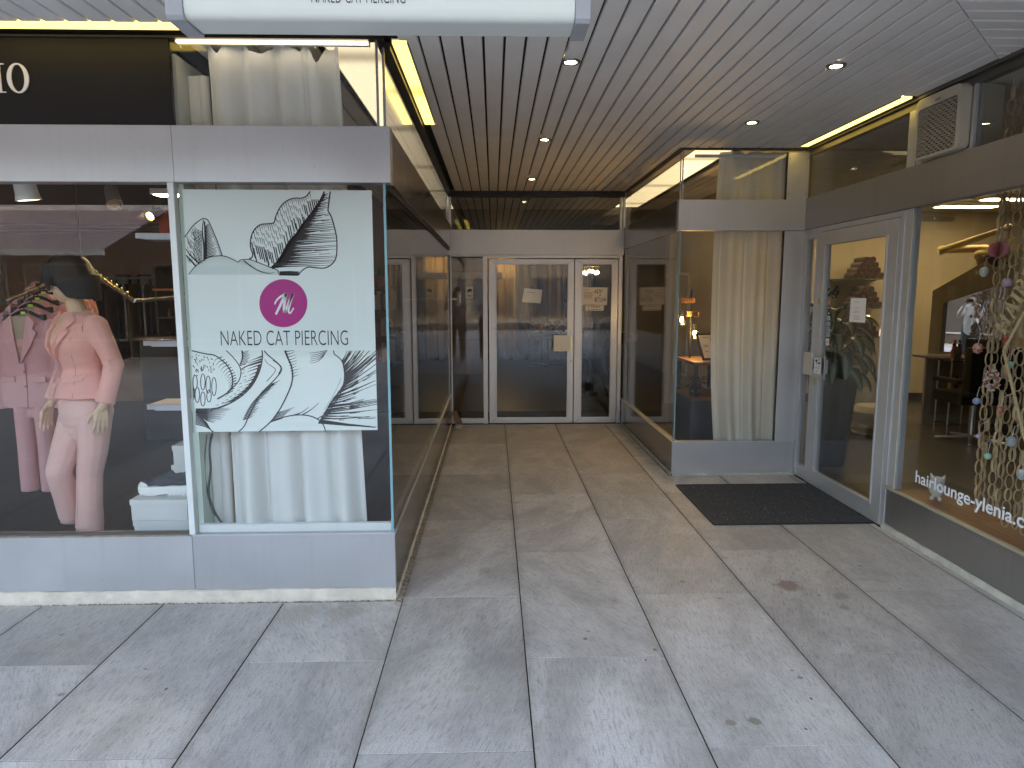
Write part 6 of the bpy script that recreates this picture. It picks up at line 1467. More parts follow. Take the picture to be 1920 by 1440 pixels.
# paper chains
PCH = M('kraft_paper', (.52,.37,.22), .85, vs=20, var=.12)
rc = random.Random(17); xcH = 2.74
lab = ['first paper chain from the window post, hanging beside the owl','second paper chain, close against the first','third paper chain, bearing the little wreath','fourth paper chain, ending short of the y of the lettering','fifth paper chain, under the silver grey ball','sixth paper chain, behind the point of the wooden frame','seventh paper chain, behind the slatted white egg','eighth paper chain, at the rim of the photo']
bots = [(1829, 955), (1838, 950), (1856, 968), (1868, 972), (1884, 985), (1901, 1000), (1918, 1000), (1938, 1010)]
for i, (bx_, by_) in enumerate(bots):
    x_ = xcH+(.03 if i % 2 else 0); pb_ = P(bx_, by_, 'x', x_); ytop = pb_.y; ztop = 2.05; zbot = max(.30, pb_.z)
    t = thing('paper_chain', lab[i], 'paper chain', (x_, ytop, ztop), 0, 'kraft paper chains in the salon window')
    m_ = MB(); z = 2.64; k = 0
    while z > zbot+.06:
        hgt_ = rc.uniform(.074, .090); wd_ = rc.uniform(.034, .044); a = (k % 2)*PI/2+rc.uniform(-.5, .5); sw = .004*math.sin(z*5+i)
        ca, sa = math.cos(a), math.sin(a); ring = []
        for q_ in range(16):
            th = 2*PI*q_/16; lx, lz = wd_/2*math.cos(th), hgt_/2*math.sin(th); ring.append((lx, lz))
        bw = .007
        vs = []
        for lx, lz in ring:
            for e in (-bw, bw): vs.append((x_+(lx*sa+e*ca)+sw, ytop+(lx*ca-e*sa), z-hgt_/2+lz))
            kx, kz = lx*.90, lz*.95
            for e in (-bw, bw): vs.append((x_+(kx*sa+e*ca)+sw, ytop+(kx*ca-e*sa), z-hgt_/2+kz))
        fs = []
        for q_ in range(16):
            i0, j0 = 4*q_, 4*((q_+1) % 16); fs += [(i0, i0+1, j0+1, j0), (i0+3, i0+2, j0+2, j0+3), (i0+2, i0, j0, j0+2), (i0+1, i0+3, j0+3, j0+1)]
        m_.add(vs, fs); z -= hgt_-.008; k += 1
    m_.build('links', PCH, t)
    MB().tube([(x_, ytop, 2.62), (x_, ytop, 2.68)], .0015, 5).build('thread', WHITEP, t)
# hanging eggs and balls
def egg(px, py, r, col, lbl, kind='egg', rough=.5, name='hanging_egg'):
    c_ = P(px, py, 'x', 2.68); t = thing(name, lbl, 'decoration', c_, 0, 'trinkets hung among the paper chains')
    mm = M(lbl.split()[0]+'_egg_%d' % px, col, rough, vs=30, var=.12)
    if kind == 'ball': MB().ball((0,0,0), r, n=18, m=12).build('body', mm, t, smooth='all', local=True)
    elif kind == 'honeycomb':
        m_ = MB()
        for k in range(26):
            a = 2*PI*k/26; m_.grid(lambda u, v: (r*math.sin(PI*v)*(.15+.85*u)*math.cos(a)*1.0, r*math.sin(PI*v)*(.15+.85*u)*math.sin(a), r*.85*math.cos(PI*v)), 2, 8)
        m_.build('body', mm, t, local=True)
    else:
        m_ = MB(); m_.lathe([(max(.0005, r*math.sin(PI*k/12)*(1+.12*math.cos(PI*k/12)*-1)), -r*1.28*math.cos(PI*k/12)) for k in range(13)], (0,0,0), 20); m_.build('body', mm, t, smooth='all', local=True)
        if kind == 'striped':
            s_ = MB()
            for z in (-.7, -.42, -.14, .14, .42, .7): rr = r*math.sqrt(max(.05, 1-(z/1.28)**2))*1.01; s_.loop([(rr*math.cos(2*PI*k/20), rr*math.sin(2*PI*k/20), z*r) for k in range(20)], .0022, 5)
            s_.build('stripe', M('egg_stripe', (.35,.40,.42), .6), t, local=True)
        if kind == 'speckled':
            s_ = MB(); rr_ = random.Random(px)
            for k in range(26):
                th, ph = rr_.uniform(0, 2*PI), rr_.uniform(.4, 2.7); s_.ball((r*.97*math.sin(ph)*math.cos(th), r*.97*math.sin(ph)*math.sin(th), -r*1.2*math.cos(ph)), .006, n=6, m=4)
            s_.build('speckle', M('speckle_%d' % px, (.45,.12,.10), .6, var=.5, vs=90), t, local=True)
    MB().tube([(0, 0, r*1.15), (.012, .004, r*1.15+.05), (.055, .006, r*1.15+.07)], .0012, 5).build('thread', WHITEP, t, local=True)
egg(1845, 510, .021, (.66,.70,.68), 'white ribbed egg hanging below the pink honeycomb ball', 'striped')
egg(1889, 530, .027, (.42,.30,.38), 'iridescent lilac ball beside the wooden capital H', 'ball', .15)
egg(1841, 590, .013, (.70,.45,.50), 'small pink egg before the mirror')
egg(1833, 653, .023, (.58,.36,.30), 'terracotta speckled egg at the foot of the mirror', 'speckled')
egg(1893, 684, .020, (.30,.46,.38), 'dull green egg below the point of the wooden frame', 'ball')
egg(1831, 752, .020, (.28,.36,.58), 'blue egg hanging left of the first chain', 'ball')
egg(1876, 768, .012, (.50,.30,.15), 'tiny ochre flower egg between two chains', 'speckled')
egg(1834, 818, .013, (.55,.38,.60), 'lilac knotted egg on the first chain', 'ball')
egg(1897, 828, .024, (.36,.40,.42), 'silver grey ball wound with thread', 'striped')
egg(1852, 855, .019, (.30,.62,.45), 'mint green egg low between the chains', 'ball')
egg(1916, 890, .022, (.66,.70,.70), 'white slatted egg low at the rim of the photo', 'striped')
egg(1872, 468, .048, (.60,.22,.24), 'pink paper honeycomb ball under the dryer arm', 'honeycomb', .8, 'paper_ball')
c_ = P(1860, 713, 'x', 2.68); t = thing('wreath', 'small wreath of pale and red dried flowers on a paper chain', 'wreath', c_)
m_ = MB(); m2 = MB(); rw2 = random.Random(5)
for k in range(110):
    a = rw2.uniform(0, 2*PI); rr = .042+rw2.uniform(-.012, .014); c0 = Vector((rw2.uniform(-.012, .012), rr*math.cos(a), rr*math.sin(a))); d = Vector((rw2.uniform(-1, 1), rw2.uniform(-1, 1), rw2.uniform(-1, 1))).normalized()*.014; e = d.cross(Vector((1, .3, .2))).normalized()*.005
    (m_ if k % 3 else m2).add([c0-d, c0+e, c0+d, c0-e], [(0,1,2,3)])
m_.build('pale_petals', M('pale_petal', (.60,.52,.48), .8, var=.3, vs=60), t, local=True); m2.build('red_petals', M('red_petal', (.45,.10,.08), .8, var=.4, vs=60), t, local=True)
MB().loop([(0, .042*math.cos(2*PI*k/24), .042*math.sin(2*PI*k/24)) for k in range(24)], .006).build('ring', WOODB, t, local=True)
t = thing('starfish', 'small red star tucked behind the wooden frame', 'decoration', P(1886, 634, 'x', 2.67)); pts = [((.028 if k % 2 == 0 else .010)*math.cos(PI/2+PI*k/5) for k in range(10))]
MB().prism([((.030 if k % 2 == 0 else .011)*math.cos(PI/2+PI*k/5), (.030 if k % 2 == 0 else .011)*math.sin(PI/2+PI*k/5)) for k in range(10)], lambda a, b_, k: (-.004+.008*k, a, b_)).build('body', M('red_felt', (.55,.06,.05), .9), t, local=True)
# wooden frame with capitals
xw = 2.655; Lp, Up, Dp = P(1882, 658, 'x', xw), P(1921, 585, 'x', xw), P(1919, 812, 'x', xw)
fr_ = thing('wooden_sign', 'pale plywood diamond frame with capital letters in the salon window', 'sign', Lp)
def bar(a, b_, w_, th=.006):
    a, b_ = Vector(a), Vector(b_); d = (b_-a); n = Vector((0, -d.z, d.y)).normalized()*w_/2; m_ = MB()
    q_ = [a+n, b_+n, b_-n, a-n]; return m_.add([v+Vector((-th/2, 0, 0)) for v in q_]+[v+Vector((th/2, 0, 0)) for v in q_], [(0,1,2,3),(7,6,5,4),(0,4,5,1),(1,5,6,2),(2,6,7,3),(3,7,4,0)])
dU = (Up-Lp).normalized(); dD = (Dp-Lp).normalized(); Ue = Lp+dU*.95; De = Lp+dD*.50
bar(Lp, Ue, .016).build('frame_bar', PALEWOOD, fr_); bar(Lp-dD*.006, De, .016).build('frame_bar', PALEWOOD, fr_); bar(Ue, Ue+(De-Lp), .016).build('frame_bar', PALEWOOD, fr_); bar(De, De+(Ue-Lp), .016).build('frame_bar', PALEWOOD, fr_)
nU = Vector((0, -dU.z, dU.y)); nU = nU if nU.z > 0 else -nU
def serif_word(word, h, fn):
    m_ = MB(); x_ = 0; tk, tn, sr = .20*h, .10*h, .055*h
    def st(pts, w_):
        for (a, b_), (c__, d) in zip(pts, pts[1:]):
            L_ = math.hypot(c__-a, d-b_); nx_, ny_ = -(d-b_)/L_*w_/2, (c__-a)/L_*w_/2; q_ = [(a+nx_, b_+ny_), (c__+nx_, d+ny_), (c__-nx_, d-ny_), (a-nx_, b_-ny_)]
            m_.add([fn(u_, v_, 0) for u_, v_ in q_]+[fn(u_, v_, 1) for u_, v_ in q_], [(0,1,2,3),(7,6,5,4),(0,4,5,1),(1,5,6,2),(2,6,7,3),(3,7,4,0)])
    def serif(x0, y_): st([(x0-.17*h, y_), (x0+.17*h, y_)], sr)
    for ch in word:
        if ch == 'H': st([(x_+.15*h, 0), (x_+.15*h, h)], tk); st([(x_+.70*h, 0), (x_+.70*h, h)], tk); st([(x_+.15*h, .5*h), (x_+.7*h, .5*h)], tn); [serif(x_+q_*h, y_) for q_ in (.15, .70) for y_ in (sr/2, h-sr/2)]; w_ = .92
        elif ch == 'A': st([(x_+.12*h, 0), (x_+.42*h, h)], tn); st([(x_+.42*h, h), (x_+.74*h, 0)], tk); st([(x_+.24*h, .34*h), (x_+.62*h, .34*h)], tn); serif(x_+.12*h, sr/2); serif(x_+.74*h, sr/2); w_ = .92
        elif ch == 'I': st([(x_+.17*h, 0), (x_+.17*h, h)], tk); serif(x_+.17*h, sr/2); serif(x_+.17*h, h-sr/2); w_ = .42
        elif ch in 'RB':
            st([(x_+.17*h, 0), (x_+.17*h, h)], tk); serif(x_+.17*h, sr/2); serif(x_+.17*h, h-sr/2)
            arc = [(x_+(.3+.28*math.sin(PI*k/8))*h, (.76+.22*math.cos(PI*k/8))*h) for k in range(9)]; st([(x_+.17*h, .98*h-.02*h)]+arc+[(x_+.17*h, .53*h)], tn*1.2)
            if ch == 'R': st([(x_+.38*h, .52*h), (x_+.74*h, 0)], tk)
            w_ = .82
        elif ch == 'L': st([(x_+.17*h, 0), (x_+.17*h, h)], tk); serif(x_+.17*h, h-sr/2); st([(x_+.05*h, sr), (x_+.62*h, sr)], tn); st([(x_+.62*h, sr/2), (x_+.62*h, .24*h)], sr); w_ = .72
        elif ch == 'O': st([(x_+(.42+.33*math.cos(2*PI*k/20))*h, (.5+.46*math.sin(2*PI*k/20))*h) for k in range(21)], tn*1.5); w_ = .9
        elif ch == 'U': st([(x_+.15*h, h), (x_+.15*h, .3*h)]+[(x_+(.42-.27*math.cos(PI*k/8))*h, (.28-.24*math.sin(PI*k/8))*h) for k in range(9)]+[(x_+.69*h, h)], tn*1.5); w_ = .88
        elif ch == 'N': st([(x_+.13*h, 0), (x_+.13*h, h)], tn); st([(x_+.13*h, h), (x_+.72*h, 0)], tk); st([(x_+.72*h, 0), (x_+.72*h, h)], tn); w_ = .88
        elif ch == 'G': st([(x_+(.42+.33*math.cos(PI*.2+1.65*PI*k/18))*h, (.5+.46*math.sin(PI*.2+1.65*PI*k/18))*h) for k in range(19)], tn*1.5); st([(x_+.72*h, .1*h), (x_+.72*h, .42*h)], tk); w_ = .9
        else: st([(x_+.17*h, 0), (x_+.17*h, h)], tk); [st([(x_+.17*h, y_*h), (x_+.6*h, y_*h)], tn) for y_ in (.06, .5, .94)]; w_ = .72
        x_ += w_*h
    return m_
s0_ = Lp+nU*.030+dU*.068
serif_word('HAIRLOUNGE', .105, lambda a, b_, k: s0_+dU*a*.95+nU*b_+Vector((-.004+.008*k, 0, 0))).build('lettering', PALEWOOD, fr_)
MB().tube([De, De+Vector((0, -.015, -.12))], .002, 5).tube([De+Vector((0, -.02, 0)), De+Vector((0, -.005, -.11))], .002, 5).tube([Ue, (Ue.x, Ue.y, 2.66)], .0015, 5).build('cord', PCH, fr_)
# ------------------------------------------------------------------ depth of the salon
yM = 8.1
CREAMD = M('yellowed_plastic', (.62,.48,.20), .4, vs=3, var=.05)
dr = thing('dryer_arm', 'yellowed folding arm with a brown hair dryer hood on the salon wall', 'hair dryer', PX(1760, 476, yM))
e0, e1, e2, e3 = PX(1760, 472, yM), PX(1890, 427, yM-.3), PX(1886, 448, yM-.35), PX(1875, 478, yM-.4)
e4, e5 = PX(1762, 468, yM), PX(1850, 466, yM)
MB().tube([e4, e5], .045, 10).build('wall_arm', CREAMD, dr, smooth=True)
MB().tube([e0, e0.lerp(e1, .3), e1], [.045, .038, .030], 10).ball(e1, .045).build('upper_arm', CREAMD, dr, smooth=True)
MB().tube([e1, e2], .03, 10).build('lower_arm', CREAMD, dr, smooth=True)
hb_ = Blob(); hb_.ell(PX(1868, 490, yM-.45), .20, .20, .15, Matrix.Rotation(.5, 3, 'Y')); hb_.build('hood', M('brown_hood', (.07,.035,.025), .35), dr, .02, 2)
MB().loop([PX(1868, 490, yM-.45)+Matrix.Rotation(.5, 3, 'Y') @ Vector((.205*math.cos(2*PI*k/28), .205*math.sin(2*PI*k/28), .0)) for k in range(28)], .03, 8).build('band', CREAMD, dr, smooth='all')
# mirror turned towards the passage
mc = PX(1822, 606, 7.6); nv = (Vector((-.03, -.14, 1.30))-mc).normalized(); hv = Vector((0, 0, 1)).cross(nv).normalized(); uv_ = nv.cross(hv)
mr_ = thing('salon_mirror', 'slant topped salon mirror showing the photographer', 'mirror', mc)
pol = [(-.285, -.33), (.285, -.33), (.285, .40), (.17, .40), (-.285, .22)]
MB().prism(pol, lambda a, b_, k: mc+hv*a+uv_*b_-nv*(.012*k)).build('glass', M('mirror_silver', (.9,.9,.9), .01, 1, .0), mr_)
pol2 = [(-.40, -.36), (.40, -.36), (.40, .80), (.24, .80), (-.40, .36)]
MB().prism(pol2, lambda a, b_, k: mc+hv*a+uv_*b_-nv*(.016+.05*k)).build('back_panel', M('mirror_back_panel', (.80,.62,.30), .6), mr_)
MB().obox(mc-uv_*.44-nv*.04, hv*.03, nv*.03, uv_*.07).build('neck', M('mirror_neck', (.2,.17,.13), .5), mr_)
a, b_ = PX(1735, 668, 7.7), PX(1922, 668, 7.7)
sl_ = thing('styling_shelf', 'thin dark styling shelf below the mirror', 'shelf', a); MB().cbox(a.x, b_.x+.6, 7.45, 7.95, a.z-.022, a.z, .003).build('top', M('dark_shelf', (.06,.05,.04), .3), sl_); MB().box(a.x+.15, b_.x+.5, 7.90, 7.94, .006, a.z-.022).build('back_board', M('tan_board', (.30,.24,.16), .7), sl_)
ch = thing('salon_chair', 'black salon chair on a chrome star foot', 'chair', (PX(1830, 700, 7.0).x, 7.0, .007))
CHB = M('black_leather', (.010,.010,.011), .4, bump=.1); cxx = ch.location.x
MB().cbox(-.27, .27, -.30, -.18, .50, 1.00, .03).build('backrest', CHB, ch, local=True, smooth=True); MB().cbox(-.27, .27, -.2, .28, .40, .52, .03).build('seat', CHB, ch, local=True, smooth=True)
for s_ in (-1, 1): MB().cbox(s_*.30-.03, s_*.30+.03, -.2, .2, .62, .67, .015).build('armrest', CHB, ch, local=True)
MB().tube([(0, 0, .03), (0, 0, .40)], .03, 12).build('column', CHROME, ch, local=True, smooth=True)
for k in range(5): a_ = 2*PI*k/5+.3; MB().tube([(0, 0, .05), (.33*math.cos(a_), .33*math.sin(a_), .015)], [.022, .012], 8).build('foot_spoke', CHROME, ch, local=True)
for i, (px0_, py_, ln_) in enumerate(((1764, 386, .80), (1853, 372, 1.2))):
    a = P(px0_, py_, 'z', 2.632); t = thing('salon_lamp', ('cream lamp bar on the salon ceiling', 'second cream lamp bar on the salon ceiling nearer the window')[i], 'lamp', a, 0, 'lamp bars of the salon')
    MB().cbox(a.x, a.x+ln_, a.y, a.y+.20, 2.635, 2.679, .01).build('housing', CREAMP, t); MB().box(a.x+.03, a.x+ln_-.03, a.y+.02, a.y+.18, 2.628, 2.634).build('diffuser', emis('salon_tube', (1,.80,.45), 2.2), t)
t = thing('salon_lamp', 'lamp panel over the towel shelves of the salon', 'lamp', (4.6, 8.6, 2.66), 0, 'lamp bars of the salon'); MB().cbox(4.0, 5.2, 8.3, 8.6, 2.64, 2.679, .01).build('housing', CREAMP, t); MB().box(4.04, 5.16, 8.33, 8.57, 2.633, 2.639).build('diffuser', emis('salon_tube_b', (1,.80,.45), 2.2), t)
t = thing('bottle_trolley', 'slim trolley with bottles beside the salon chair', 'trolley', (PX(1782, 720, 7.4).x, 7.4, .007))
for z in (.1, .45, .8): MB().cbox(-.08, .08, -.12, .12, z, z+.015, .003).build('tray', BLACKP, t, local=True)
for s_ in (-1, 1): MB().tube([(s_*.075, .11, 0), (s_*.075, .11, .85)], .008).tube([(s_*.075, -.11, 0), (s_*.075, -.11, .85)], .008).build('post', CHROME, t, local=True)
for k, (zz, col) in enumerate(((.815, (.4,.12,.05)), (.815, (.1,.1,.1)), (.465, (.5,.3,.1)), (.465, (.05,.05,.06)))):
    bo = thing('bottle', ('brown', 'black', 'amber', 'dark')[k]+' bottle on the slim salon trolley', 'bottle', (t.location.x-.03+.06*(k % 2), 7.4-.05, .007+zz+.0005), 0, 'bottles of the trolley'); MB().lathe([(0, 0), (.026, 0), (.028, .1), (.012, .13), (.012, .16), (0, .16)], (0,0,0), 14).build('body', M('bottle_%d' % k, col, .3), bo, smooth=True, local=True); MB().lathe([(0, .1605), (.014, .1605), (.014, .185), (0, .185)], (0,0,0), 12).build('cap', BLACKP, bo, local=True)
MB().box(3.3, 3.36, 9.0, 9.7, .006, 2.7).build('wall_pier', CREAMW, None); tag(SC.objects['wall_pier'], kind='structure')
q_ = PX(1722, 410, 9.66); t = thing('wall_rail', 'short grey rail high on the salon wall', 'rail', q_); MB().cbox(q_.x, q_.x+.5, 9.64, 9.69, q_.z-.03, q_.z+.03, .006).build('bar', M('rail_grey', (.2,.18,.15), .5), t); MB().box(q_.x+.2, q_.x+.22, 9.63, 9.6395, q_.z-.02, q_.z+.02).build('hook', STEEL, t)

for i, (px_, py_) in enumerate(((1627, 597), (1653, 623))):
    q_ = PX(px_, py_, 9.66); t = thing('wall_light', ('small cream wall light by the middle pile of towels', 'small brighter wall light right of the plant leaves')[i], 'wall light', q_, 0, 'wall lights of the salon')
    MB().cbox(-.03, .03, 0, .03, -.05, .05, .004).build('body', CREAMP, t, local=True); MB().box(-.024, .024, -.003, -.0005, -.044, .044).build('diffuser', emis('wall_light_glow_%d' % i, (1,.80,.42), .4+.5*i), t, local=True)  # small wall boxes whose glowing fronts make the bright spots
# ------------------------------------------------------------------ right corner display: lamp, frames, shelf, cabinet
yL = 6.85
BLK = M('black_steel', (.015,.015,.016), .45, .4)
for px0_, py0_ in ((1278, 599), (1302, 625)):
    c_ = PX(px0_, py0_, yL-.06); pl_ = bpy.data.lights.new('bulb_light', 'POINT'); pl_.energy = .8; pl_.color = (1, .68, .28); pl_.shadow_soft_size = .02; po_ = bpy.data.objects.new('bulb_light', pl_); COL.objects.link(po_); po_.location = c_+Vector((0, -.03, 0))
lp = thing('pendant_stand', 'black rod with two wooden blocks and two glowing faceted bulbs', 'lamp', PX(1296, 700, yL))
r0, r1 = PX(1297, 543, yL), PX(1293, 672, yL)
MB().tube([(r0.x, yL, r0.z), (r0.x, yL, r1.z-.02)], .010, 10).build('rod', BLK, lp)
WB = M('lamp_wood', (.34,.16,.06), .5, vs=30, var=.2)
GLB = glass_mat('bulb_glass', (1,.93,.8), 1.5, .06)
FIL = emis('filament', (1,.66,.26), 26)
for (xa, xb, ya, yb_, bx_, by_) in ((1275, 1301, 558, 568, 1278, 599), (1289, 1308, 584, 593, 1302, 625)):
    a, b_ = PX(xa, ya, yL), PX(xb, yb_, yL); dz = 0
    o = MB().cbox(a.x, b_.x, yL-.04, yL+.03, b_.z, a.z, .003).build('block', WB, lp)
    gr_ = MB()
    for k in range(4): x_ = a.x+(b_.x-a.x)*(.3+.15*k); gr_.tube([(x_, yL-.043, b_.z), (x_, yL-.043, a.z)], .003, 5)
    gr_.build('cord_winding', BLK, o)
    c_ = PX(bx_, by_, yL-.06); r = .050
    MB().tube([(c_.x, yL-.06, b_.z), (c_.x, yL-.06, c_.z+.085)], .004, 6).lathe([(0, .048), (.018, .05), (.02, .09), (0, .095)], c_, 12).build('socket', BLK, lp)
    g_ = MB(); g_.lathe([(.012, .055), (.052, .024), (.060, -.006), (.034, -.052), (.004, -.060)], c_, 8); bo = g_.build('bulb', GLB, lp)
    MB().ball(c_, .012, .012, .026, 10, 8).build('filament', FIL, bo, smooth='all')
za = PX(1300, 671, yL).z; xa = PX(1277, 671, yL).x; x1 = 2.58
ty0, ty1 = 6.40, 7.05
sh_ = thing('shelf_unit', 'black steel shelf unit with wooden boards behind the cream curtain', 'shelf', (2.1, 6.7, .007))
MB().cbox(xa, x1, ty0, ty1, za-.03, za, .006).build('board', M('walnut_board', (.16,.085,.04), .4, vs=6, var=.3, stretch=(1,8,1)), sh_)
zl = PX(1300, 733, yL).z; MB().cbox(xa, x1, ty0+.02, ty1, zl-.03, zl, .006).build('board', M('walnut_board_low', (.20,.10,.045), .4, vs=6, var=.3, stretch=(1,8,1)), sh_)
for x_ in (xa+.02, xa+.33, x1-.04):
    for y_ in (ty0+.03, ty1-.03): MB().cbox(x_, x_+.028, y_-.014, y_+.014, zl+.001, za-.031, .002).build('leg', BLK, sh_)
cbn = thing('sideboard', 'dark blue sideboard with perforated doors under the shelf boards', 'sideboard', (2.1, 6.7, .007))
NAVY = M('navy_laquer', (.045,.055,.095), .45, var=.08)
MB().cbox(xa-.01, x1, ty0+.02, ty1, .06, zl-.032, .004).build('case', NAVY, cbn)
pf = MB()
for i in range(34):
    for j in range(20):
        y_ = ty0+.06+.0165*i; z = .14+.0165*j+.008*(i % 2)
        if z < zl-.07: pf.add([(xa-.0115, y_, z-.004), (xa-.0115, y_+.004, z), (xa-.0115, y_, z+.004), (xa-.0115, y_-.004, z)], [(0,1,2,3)])
for i in range(30):
    for j in range(20):
        x_ = xa+.05+.0165*i; z = .14+.0165*j+.008*(i % 2)
        if z < zl-.07: pf.add([(x_, ty0+.0185, z-.004), (x_+.004, ty0+.0185, z), (x_, ty0+.0185, z+.004), (x_-.004, ty0+.0185, z)], [(0,1,2,3)])
pf.build('perforated_door', GASKET, cbn); MB().box(xa, x1, ty0+.03, ty1, .007, .06).build('plinth', BLK, cbn)
def frame(px0, lbl, dx):
    t = thing('certificate', lbl, 'framed sheet', (xa+.17+dx, 6.62, za+.001), math.radians(18), 'framed sheets leaning on the wooden shelf')
    tl = Matrix.Rotation(math.radians(-28), 4, 'X'); w_, h = .21, .28
    def bxx(x0, x1_, y0, y1_, z0, z1_, mt, nm):
        m_ = MB().cbox(x0, x1_, y0, y1_, z0, z1_, .002); m_.v = [tuple(tl @ Vector(v)) for v in m_.v]; return m_.build(nm, mt, t, local=True)
    bxx(-w_/2, w_/2, -.008, .008, 0, h, BLK, 'frame'); bxx(-w_/2+.018, w_/2-.018, -.0105, -.0085, .018, h-.018, PAPER, 'sheet')
    m_ = MB()
    for z, a, b_ in ((.23, -.05, .02), (.15, -.06, .0), (.135, -.06, -.01), (.08, -.06, -.02)): m_.box(a, b_, -.0118, -.0108, z, z+.006)
    for k in range(5): m_.box(.035, .075, -.0118, -.0108, .04+k*.04, .07+k*.04)
    m_.v = [tuple(tl @ Vector(v)) for v in m_.v]; m_.build('print', INKGREY, t, local=True)
frame(0, 'framed price sheet leaning at the left end of the wooden shelf', .07); frame(1, 'second framed sheet, partly behind the cream curtain', .29)
vp = thing('trailing_plant', 'small dark trailing plant in a lettered tin on the lower shelf board', 'plant', (PX(1303, 730, 6.55).x, 6.55, zl+.001))
MB().lathe([(0, 0), (.052, 0), (.058, .11), (.05, .11), (.05, .09), (0, .09)], (0,0,0), 22).build('tin', M('dark_tin', (.05,.055,.06), .4, .5), vp, smooth=True, local=True)
rv = random.Random(7); sp_ = []
for k in range(70):
    a, el = rv.uniform(0, 2*PI), rv.uniform(-.5, 1.3); r = rv.uniform(.02, .12); sp_.append(((r*math.cos(a), r*math.sin(a)*.7, .10+rv.uniform(0, .09)-max(0, r-.07)*1.2), (math.cos(a), math.sin(a), math.sin(el)*.6), rv.uniform(.03, .05), .011, 1.2))
leaves('foliage', vp, sp_, M('ivy_leaf', (.025,.045,.018), .45, var=.4, vs=30))
add_text(MB(), 'FAVORITES', lambda a, b_, c_: (-.048+a, -.0575+abs(-.048+a)**2*7, .035+b_), width=.096, height=.026, offset=.01).build('lettering', M('pale_tin_print', (.4,.42,.45), .5), vp, local=True)
wm = thing('wall_mirror', 'tall narrow mirror in a grey frame on the tan wall', 'mirror', PX(1279, 600, 9.0)); a, b_ = PX(1272, 516, 8.6), PX(1284, 700, 8.6)
MB().cbox(a.x-.03, b_.x+.03, 8.60, 8.63, b_.z-.03, a.z+.03, .004).build('frame', M('grey_mirror_frame', (.30,.30,.30), .4), wm); MB().box(a.x, b_.x, 8.596, 8.5995, b_.z, a.z).build('glass', M('dark_mirror', (.35,.36,.36), .03, 1, .0), wm)
MB().tube([(a.x+.05, 8.64, a.z), (a.x+.05, 9.61, a.z)], .006).build('hanger', STEEL, wm)
# warm glow on the tan wall comes from the two bulbs and the cream strip
# ------------------------------------------------------------------ studio behind the doors
def cur2(x0, x1_, y, lbl, mt, ph):
    t = thing('curtain', lbl, 'curtain', ((x0+x1_)/2, y, 0), 0, 'curtains in the depth of the studio')
    curtain('cloth', x0, x1_, y, .03, [(0, 2.62), (1, 2.62)], [(max(2, (x1_-x0)*5.2), ph, 1), ((x1_-x0)*9, .3, .4)], mt, t, .05, nu=110, nv=10, hem=.03)
CB2 = M('dark_taupe_curtain', (.06,.05,.04), .9, var=.1); CB3 = M('sand_curtain', (.40,.29,.15), .9, var=.08)
cur2(-.15, .52, 15.9, 'sand coloured curtain lit from above in the depth of the studio', CB3, .1)
cur2(.52, 1.05, 15.85, 'taupe curtain beside the lit sand curtain of the studio', CB2, .4)
cur2(1.05, 1.62, 15.95, 'brown curtain behind the couch of the studio', CURTB, .2)
cur2(1.62, 2.3, 15.9, 'taupe curtain right of the couch of the studio', CB2, .6)
t = thing('studio_lamp', 'warm lamp bar above the lit sand curtain', 'lamp', (.2, 15.4, 2.6)); MB().cbox(-.1, .6, 15.35, 15.5, 2.60, 2.70, .01).build('housing', CREAMP, t); MB().box(-.07, .57, 15.37, 15.48, 2.593, 2.599).build('diffuser', emis('studio_tube', (1,.72,.3), 4), t)
BW = M('tan_tiles', (.40,.25,.14), .6, vs=1.5, var=.2)
t = thing('tan_screen', 'tan panel screen with paper notices left of the curtains', 'screen', (-1, 13.2, 0)); MB().cbox(-1.53, -.18, 13.2, 13.26, .02, 2.6, .006).build('panel', BW, t)
for k in range(1, 4): MB().box(-1.52, -.19, 13.196, 13.1995, .02+k*.65, .026+k*.65).build('joint', GASKET, t)
p0 = PX(884, 575, 13.19); t = thing('wall_sheet', 'small pale sheet on the tan panel screen', 'notice', p0); MB().box(-.09, .09, 0, .004, -.12, .12).build('sheet', M('grey_sheet', (.5,.42,.33), .8), t, local=True); MB().box(-.05, .05, -.0015, -.0005, .05, .06).build('print', INKGREY, t, local=True)
p0 = PX(861, 561, 9.2); t = thing('dispenser', 'steel soap dispenser on the wall left of the tan screen', 'dispenser', p0); MB().cbox(-.03, .03, -.05, .05, -.09, .10, .01).build('body', M('tan_dispenser', (.4,.3,.2), .4), t, local=True); MB().cbox(.005, .025, -.06, -.0505, -.05, .07, .004).build('front', STEEL, t, local=True); MB().box(-1.0+0, -.03, -.01, .01, -.01, .01).build('arm', STEEL, t, local=True)
p0, p1 = PX(864, 511, 11.0), PX(906, 524, 11.0); t = thing('hanging_board', 'white hanging board with an orange mark inside the studio', 'sign', p0); MB().cbox(p0.x, p1.x+.3, 11, 11.03, p1.z, p0.z, .004).build('board', M('offwhite_board', (.45,.42,.42), .6), t); MB().lathe([(0, 0), (.055, 0), (.055, .002), (0, .002)], (PX(890, 517, 11).x, 10.997, (p0.z+p1.z)/2), 20, 1, 1, Matrix.Rotation(PI/2, 4, 'X')).build('mark', M('orange_mark', (.6,.18,.06), .6), t)
for x_ in (p0.x+.05, p1.x+.2): MB().tube([(x_, 11.015, p0.z), (x_, 11.015, 2.72)], .003).build('cord', BLK, t)
struct('matting', MB().box(-.5, 1.9, 8.25, 8.95, .0065, .012), M('dark_matting', (.012,.011,.010), .95, vs=80, var=.4))
